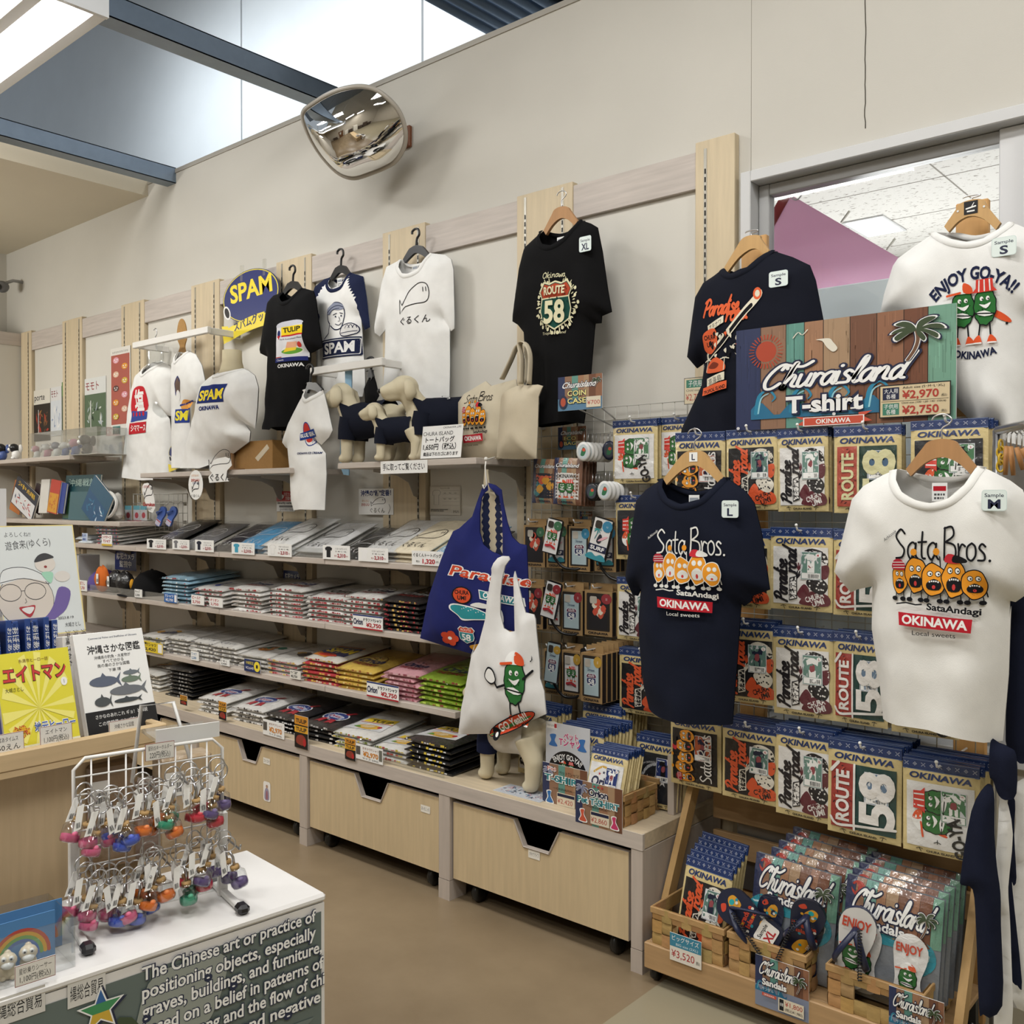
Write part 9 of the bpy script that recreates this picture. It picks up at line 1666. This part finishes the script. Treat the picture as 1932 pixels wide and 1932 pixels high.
# ---- key ring rack standing on the table
pl,pr=P(140,1757,z=0.70),P(420,1688,z=0.70);ra=math.atan2(pr.y-pl.y,pr.x-pl.x);RP=Plane2(o=pl,ang=ra);RW_=(pr-pl).length;zr=RP.px(418,1392)[1]-0.70;RK=hexc('dcdbd8')
t=thing('key_ring_rack','white wire rack of bottle key rings standing on the white table','display rack',pl,(0,0,ra))
for s in(0,RW_):MB().box((s-0.009,-0.008,0),(s+0.009,0.008,0.17),RK,'enamel',0.002).build('post',t);MB().box((s-0.007,-0.105,0.002),(s+0.007,0.05,0.014),RK,'enamel',0.002).build('foot_bar',t);MB().box((s-0.012,-0.125,0.001),(s+0.012,-0.095,0.02),INK,'gloss',0.006).build('rubber_cap',t);MB().box((s-0.012,0.04,0.001),(s+0.012,0.065,0.02),INK,'gloss',0.006).build('rubber_cap',t)
m=MB();m.tube([(0,0,0.1),(0,0,zr-0.02),(0.02,0,zr),(RW_-0.02,0,zr),(RW_,0,zr-0.02),(RW_,0,0.1)],0.0035,RK,'enamel',n=6)
for k in range(1,9):m.tube([(RW_*k/9,0,0.05),(RW_*k/9,0,zr)],0.0018,RK,'enamel',n=5)
for k in range(8):m.tube([(0,0,0.05+(zr-0.05)*k/8),(RW_,0,0.05+(zr-0.05)*k/8)],0.0018,RK,'enamel',n=5)
m.build('wire_grid',t);MB().box((0,-0.003,0.012),(RW_,0.003,0.05),hexc('d6d4d0'),'clear').build('lower_strip',t)
a=[Vector(q)for q in((RW_*0.55,0.12,zr+0.06),(RW_*0.78,0.12,zr+0.06),(RW_*0.92,0.10,zr-0.1))];MB().tube([(RW_*0.5,0.14,zr-0.1)]+a,0.004,RK,'enamel',n=6).build('back_handle',t);MB().box((RW_*0.55,0.02,zr+0.005),(RW_*1.0,0.12,zr+0.012),RK,'clear').box((RW_*0.55,0.015,zr-0.0),(RW_*1.0,0.02,zr+0.03),hexc('cfcfcd'),'gloss').build('back_tray',t)
r0_,r1_=RP.px(272,1420),RP.px(327,1408);o=MB().box((0,-0.001,0),(r1_[0]-r0_[0],0,0.033),hexc('8a4a3a'),'paper').art(Art(0.00006).rect(0.0008,0.0008,r1_[0]-r0_[0]-0.0008,0.0322,hexc('d9d6cf')).text('星砂(S)キーホルダー',(r1_[0]-r0_[0])/2,0.02,0.007,INK,w=(r1_[0]-r0_[0])*0.8).text('220円(税込)',(r1_[0]-r0_[0])/2,0.005,0.010,INK,w=(r1_[0]-r0_[0])*0.7),XZ((0,-0.0012,0))).build('price_card');o.location=RP.at(r0_[0],r0_[1]-0.016,0.006);o.rotation_euler=(0,0,ra);tag(o,'220 yen price card clipped on the key ring rack','price card')
ordn=('nearest','second','third','fourth')
KB={}
def keyring(label,u,v,out,c,rot,group):
    if c not in KB:
        r=random.Random(len(KB));g=MB().lathe([(0.013,0),(0.0145,0.004),(0.0145,0.024),(0.009,0.029),(0.009,0.033)],(0,0,-0.075),12,WHITE,'clear').mesh('glass');s=MB().lathe([(0.0125,0.001),(0.0138,0.004),(0.0138,0.011),(0.002,0.0115)],(0,0,-0.075),12,c,'cloth').ell((0.003,-0.006,-0.062),(0.005,0.004,0.004),tuple(min(1,q*1.7+0.05)for q in c),'gloss',8).mesh('sand');k=MB().lathe([(0.0075,0),(0.0075,0.007)],(0,0,-0.045),10,hexc('b08f60'),'carton').mesh('cork')
        ri=MB().tube([(0.013*math.cos(w),0,0.013*math.sin(w))for w in[2*PI*i/16 for i in range(16)]],0.0013,hexc('c9c9cb'),'metal',n=5,closed=True).tube([(0,0,-0.013),(0.002,0,-0.024),(0,0,-0.040)],0.0022,hexc('b5b5b8'),'metal',n=5).mesh('ring');tg=MB().prism([(-0.016,-0.006,-0.010),(-0.006,-0.006,-0.007),(-0.013,-0.012,-0.042),(-0.023,-0.012,-0.045)],(0,-0.0006,0),hexc('dcdbd7'),'paper').art(Art().bars(-0.003,-0.008,0.003,0.0,n=5),flat((-0.0165,-0.0122,-0.032),(1,0,0.2),(0,0,1))).mesh('price_tag');KB[c]=(ri,tg,g,s,k)
    p=RP.at(*RP.px(u,v),0.0);d=(p-CAM).normalized();p=p-d*out/abs(d.dot(RP.n));t=thing('bottle_key_ring',label,'key ring',p+Vector((0,0,0.05)),(0,rot,ra+rot),group);t.scale=(1.2,)*3;P_={}
    for n,me in zip(('ring','price_tag','bottle','sand','cork'),KB[c]):o=bpy.data.objects.new(n,me);COL.objects.link(o);o.parent=P_.get('bottle',t)if n in('sand','cork')else t;P_[n]=o
cl={'pink':'c0567a','blue':'3a52b0','orange':'d06a22','green':'2f8a6a','red':'b8283c','purple':'5a4a7a','yellow':'c9a82a'}
for row,L in(('upper',(('pink',166,1556),('pink',192,1570),('blue',217,1560),('blue',246,1562),('orange',276,1534),('orange',304,1545),('green',334,1522),('red',364,1512),('red',394,1522),('purple',417,1503))),('lower',(('pink',164,1694),('pink',187,1708),('pink',212,1706),('blue',238,1702),('blue',264,1700),('orange',288,1664),('orange',302,1672),('green',345,1668),('red',373,1642),('purple',402,1628),('purple',429,1640)))):
    for k,(cn,u,v)in enumerate(L):
        nth=sum(1 for q in L[:k]if q[0]==cn)
        for j in range(2):g=f'{cn} key rings behind, {row} row' if j else None;keyring(f'front {cn} sand bottle key ring, {row} row of the rack'+('' if nth==0 else f', {ordn[nth]} from the left')if j==0 else f'{cn} sand bottle key ring hanging behind the front ones, {row} row',u-8*j,v-12*j,0.055-0.026*j,hexc(cl[cn]),0.34*math.sin(k*2.3+j*1.7),g)
        if k%2==0:p=RP.at(*RP.px(u,v),0);o=MB().tube([(0,0,0),(0,-0.07,0),(0,-0.076,0.010)],0.0022,hexc('b9b9bb'),'metal',n=6).build('display_hook');o.location=p+Vector((0,0,0.062));o.rotation_euler=(0,0,ra);tag(o,f'wire hook of the {cn} key rings, {row} row, '+('left end' if k<1 else 'near the left' if k<3 else 'in the middle' if k<7 else 'right side' if k<9 else 'right end'),'hook')
for k,(u,v,w,hh,c)in enumerate(((212,1640,0.05,0.23,'7a6248'),(262,1625,0.055,0.17,'6f5a4c'),(352,1608,0.06,0.22,'a08a6c'))):
    q=P(u,v,z=0.70);t=thing('bottle_carton',('tall brown','low dark brown','pale brown')[k]+' bag of sand bottles standing behind the key ring rack','bottle pack',(q.x,q.y,0.701),(0,0,ra));MB().box((-w,0,0),(w,0.06,hh),hexc(c),'film',0.006).build('pack_body',t);A=Art().rect(-w*0.8,hh*0.6,-w*0.1,hh*0.85,hexc('d0cdc6')).bars(-w*0.7,hh*0.64,-w*0.2,hh*0.74);MB().art(A,XZ((0,-0.001,0)),'gloss').build('label_card',t)
# ---- clear box of sand lion figures at the very left
q=P(60,1850,z=0.70);t=thing('display_case','clear acrylic box of rainbow-backed lion figures at the lower left','display case',q,(0,0,TA))
for n,a,b in(('front_pane',(-0.14,0,0),(0.07,0.002,0.085)),('end_pane',(0.068,0.002,0),(0.07,0.14,0.085)),('back_pane',(-0.14,0.138,0),(0.07,0.14,0.085))):MB().box(a,b,WHITE,'clear').build(n,t)
for k in range(2):
    A=Art(0.00005).rect(0,0,0.11,0.085,hexc('4f7fb0'))
    for j,c in enumerate(('b04a40','c99a3a','6a9a58','4a6aa8')):A.line([(0.055+(0.045-0.006*j)*math.cos(w),0.02+(0.045-0.006*j)*math.sin(w))for w in[PI*i/14 for i in range(15)]],0.006,hexc(c))
    o=MB().box((0,0,0),(0.11,0.002,0.085),hexc('4f7fb0')).art(A,XZ((0,-0.0003,0))).build('backing_card');o.location=q+Vector((-0.06-0.04*k,-0.05+0.03*k,0.001));o.rotation_euler=(0,0,TA);tag(o,('front','rear')[k]+' rainbow backing card in the clear figure box','card')
for k in range(3):lion(('left','middle','right')[k]+' cream lion figure in the clear box at the lower left',q+Vector((-0.03-0.004*k,-0.06+0.035*k,0.002)),0.62,hexc('cdbfa6'),hexc('d6c9b0'),1.2)
m=MB();r_=random.Random(3)
for k in range(40):m.ell((r_.uniform(-.018,.018),r_.uniform(-.018,.018),r_.uniform(0.02,0.075)),(0.008,0.006,0.010),r_.choice([hexc('3f7a34'),hexc('2c5a28'),hexc('5a9a44')]),'cloth',6)
m.tube([(0,0,0),(0,0,0.05)],0.004,hexc('6a4a2a'),'wood',n=6);o=m.build('toy_tree');o.location=q+Vector((-0.02,-0.105,0.002));tag(o,'small green toy tree in the clear box at the lower left','toy tree')
s0,z0=0,0;A=Art(0.00005).rect(0,0,1,1,hexc('8a4a3a')).rect(0.012,0.03,0.988,0.97,hexc('d9d6cf')).text('星砂乗りシーサー',0.5,0.56,0.22,INK,w=0.8).text('1,100円(税込)',0.5,0.16,0.26,INK,w=0.76);o=MB().art(Art(0.00005).put(A,0,0,0.062,0.034),XZ((0,0,0))).box((0,0.0002,0),(0.062,0.0012,0.034)).build('price_card');o.location=P(28,1864,z=0.715);o.rotation_euler=(0,0,TA);tag(o,'1,100 yen price card on the clear figure box','price card')
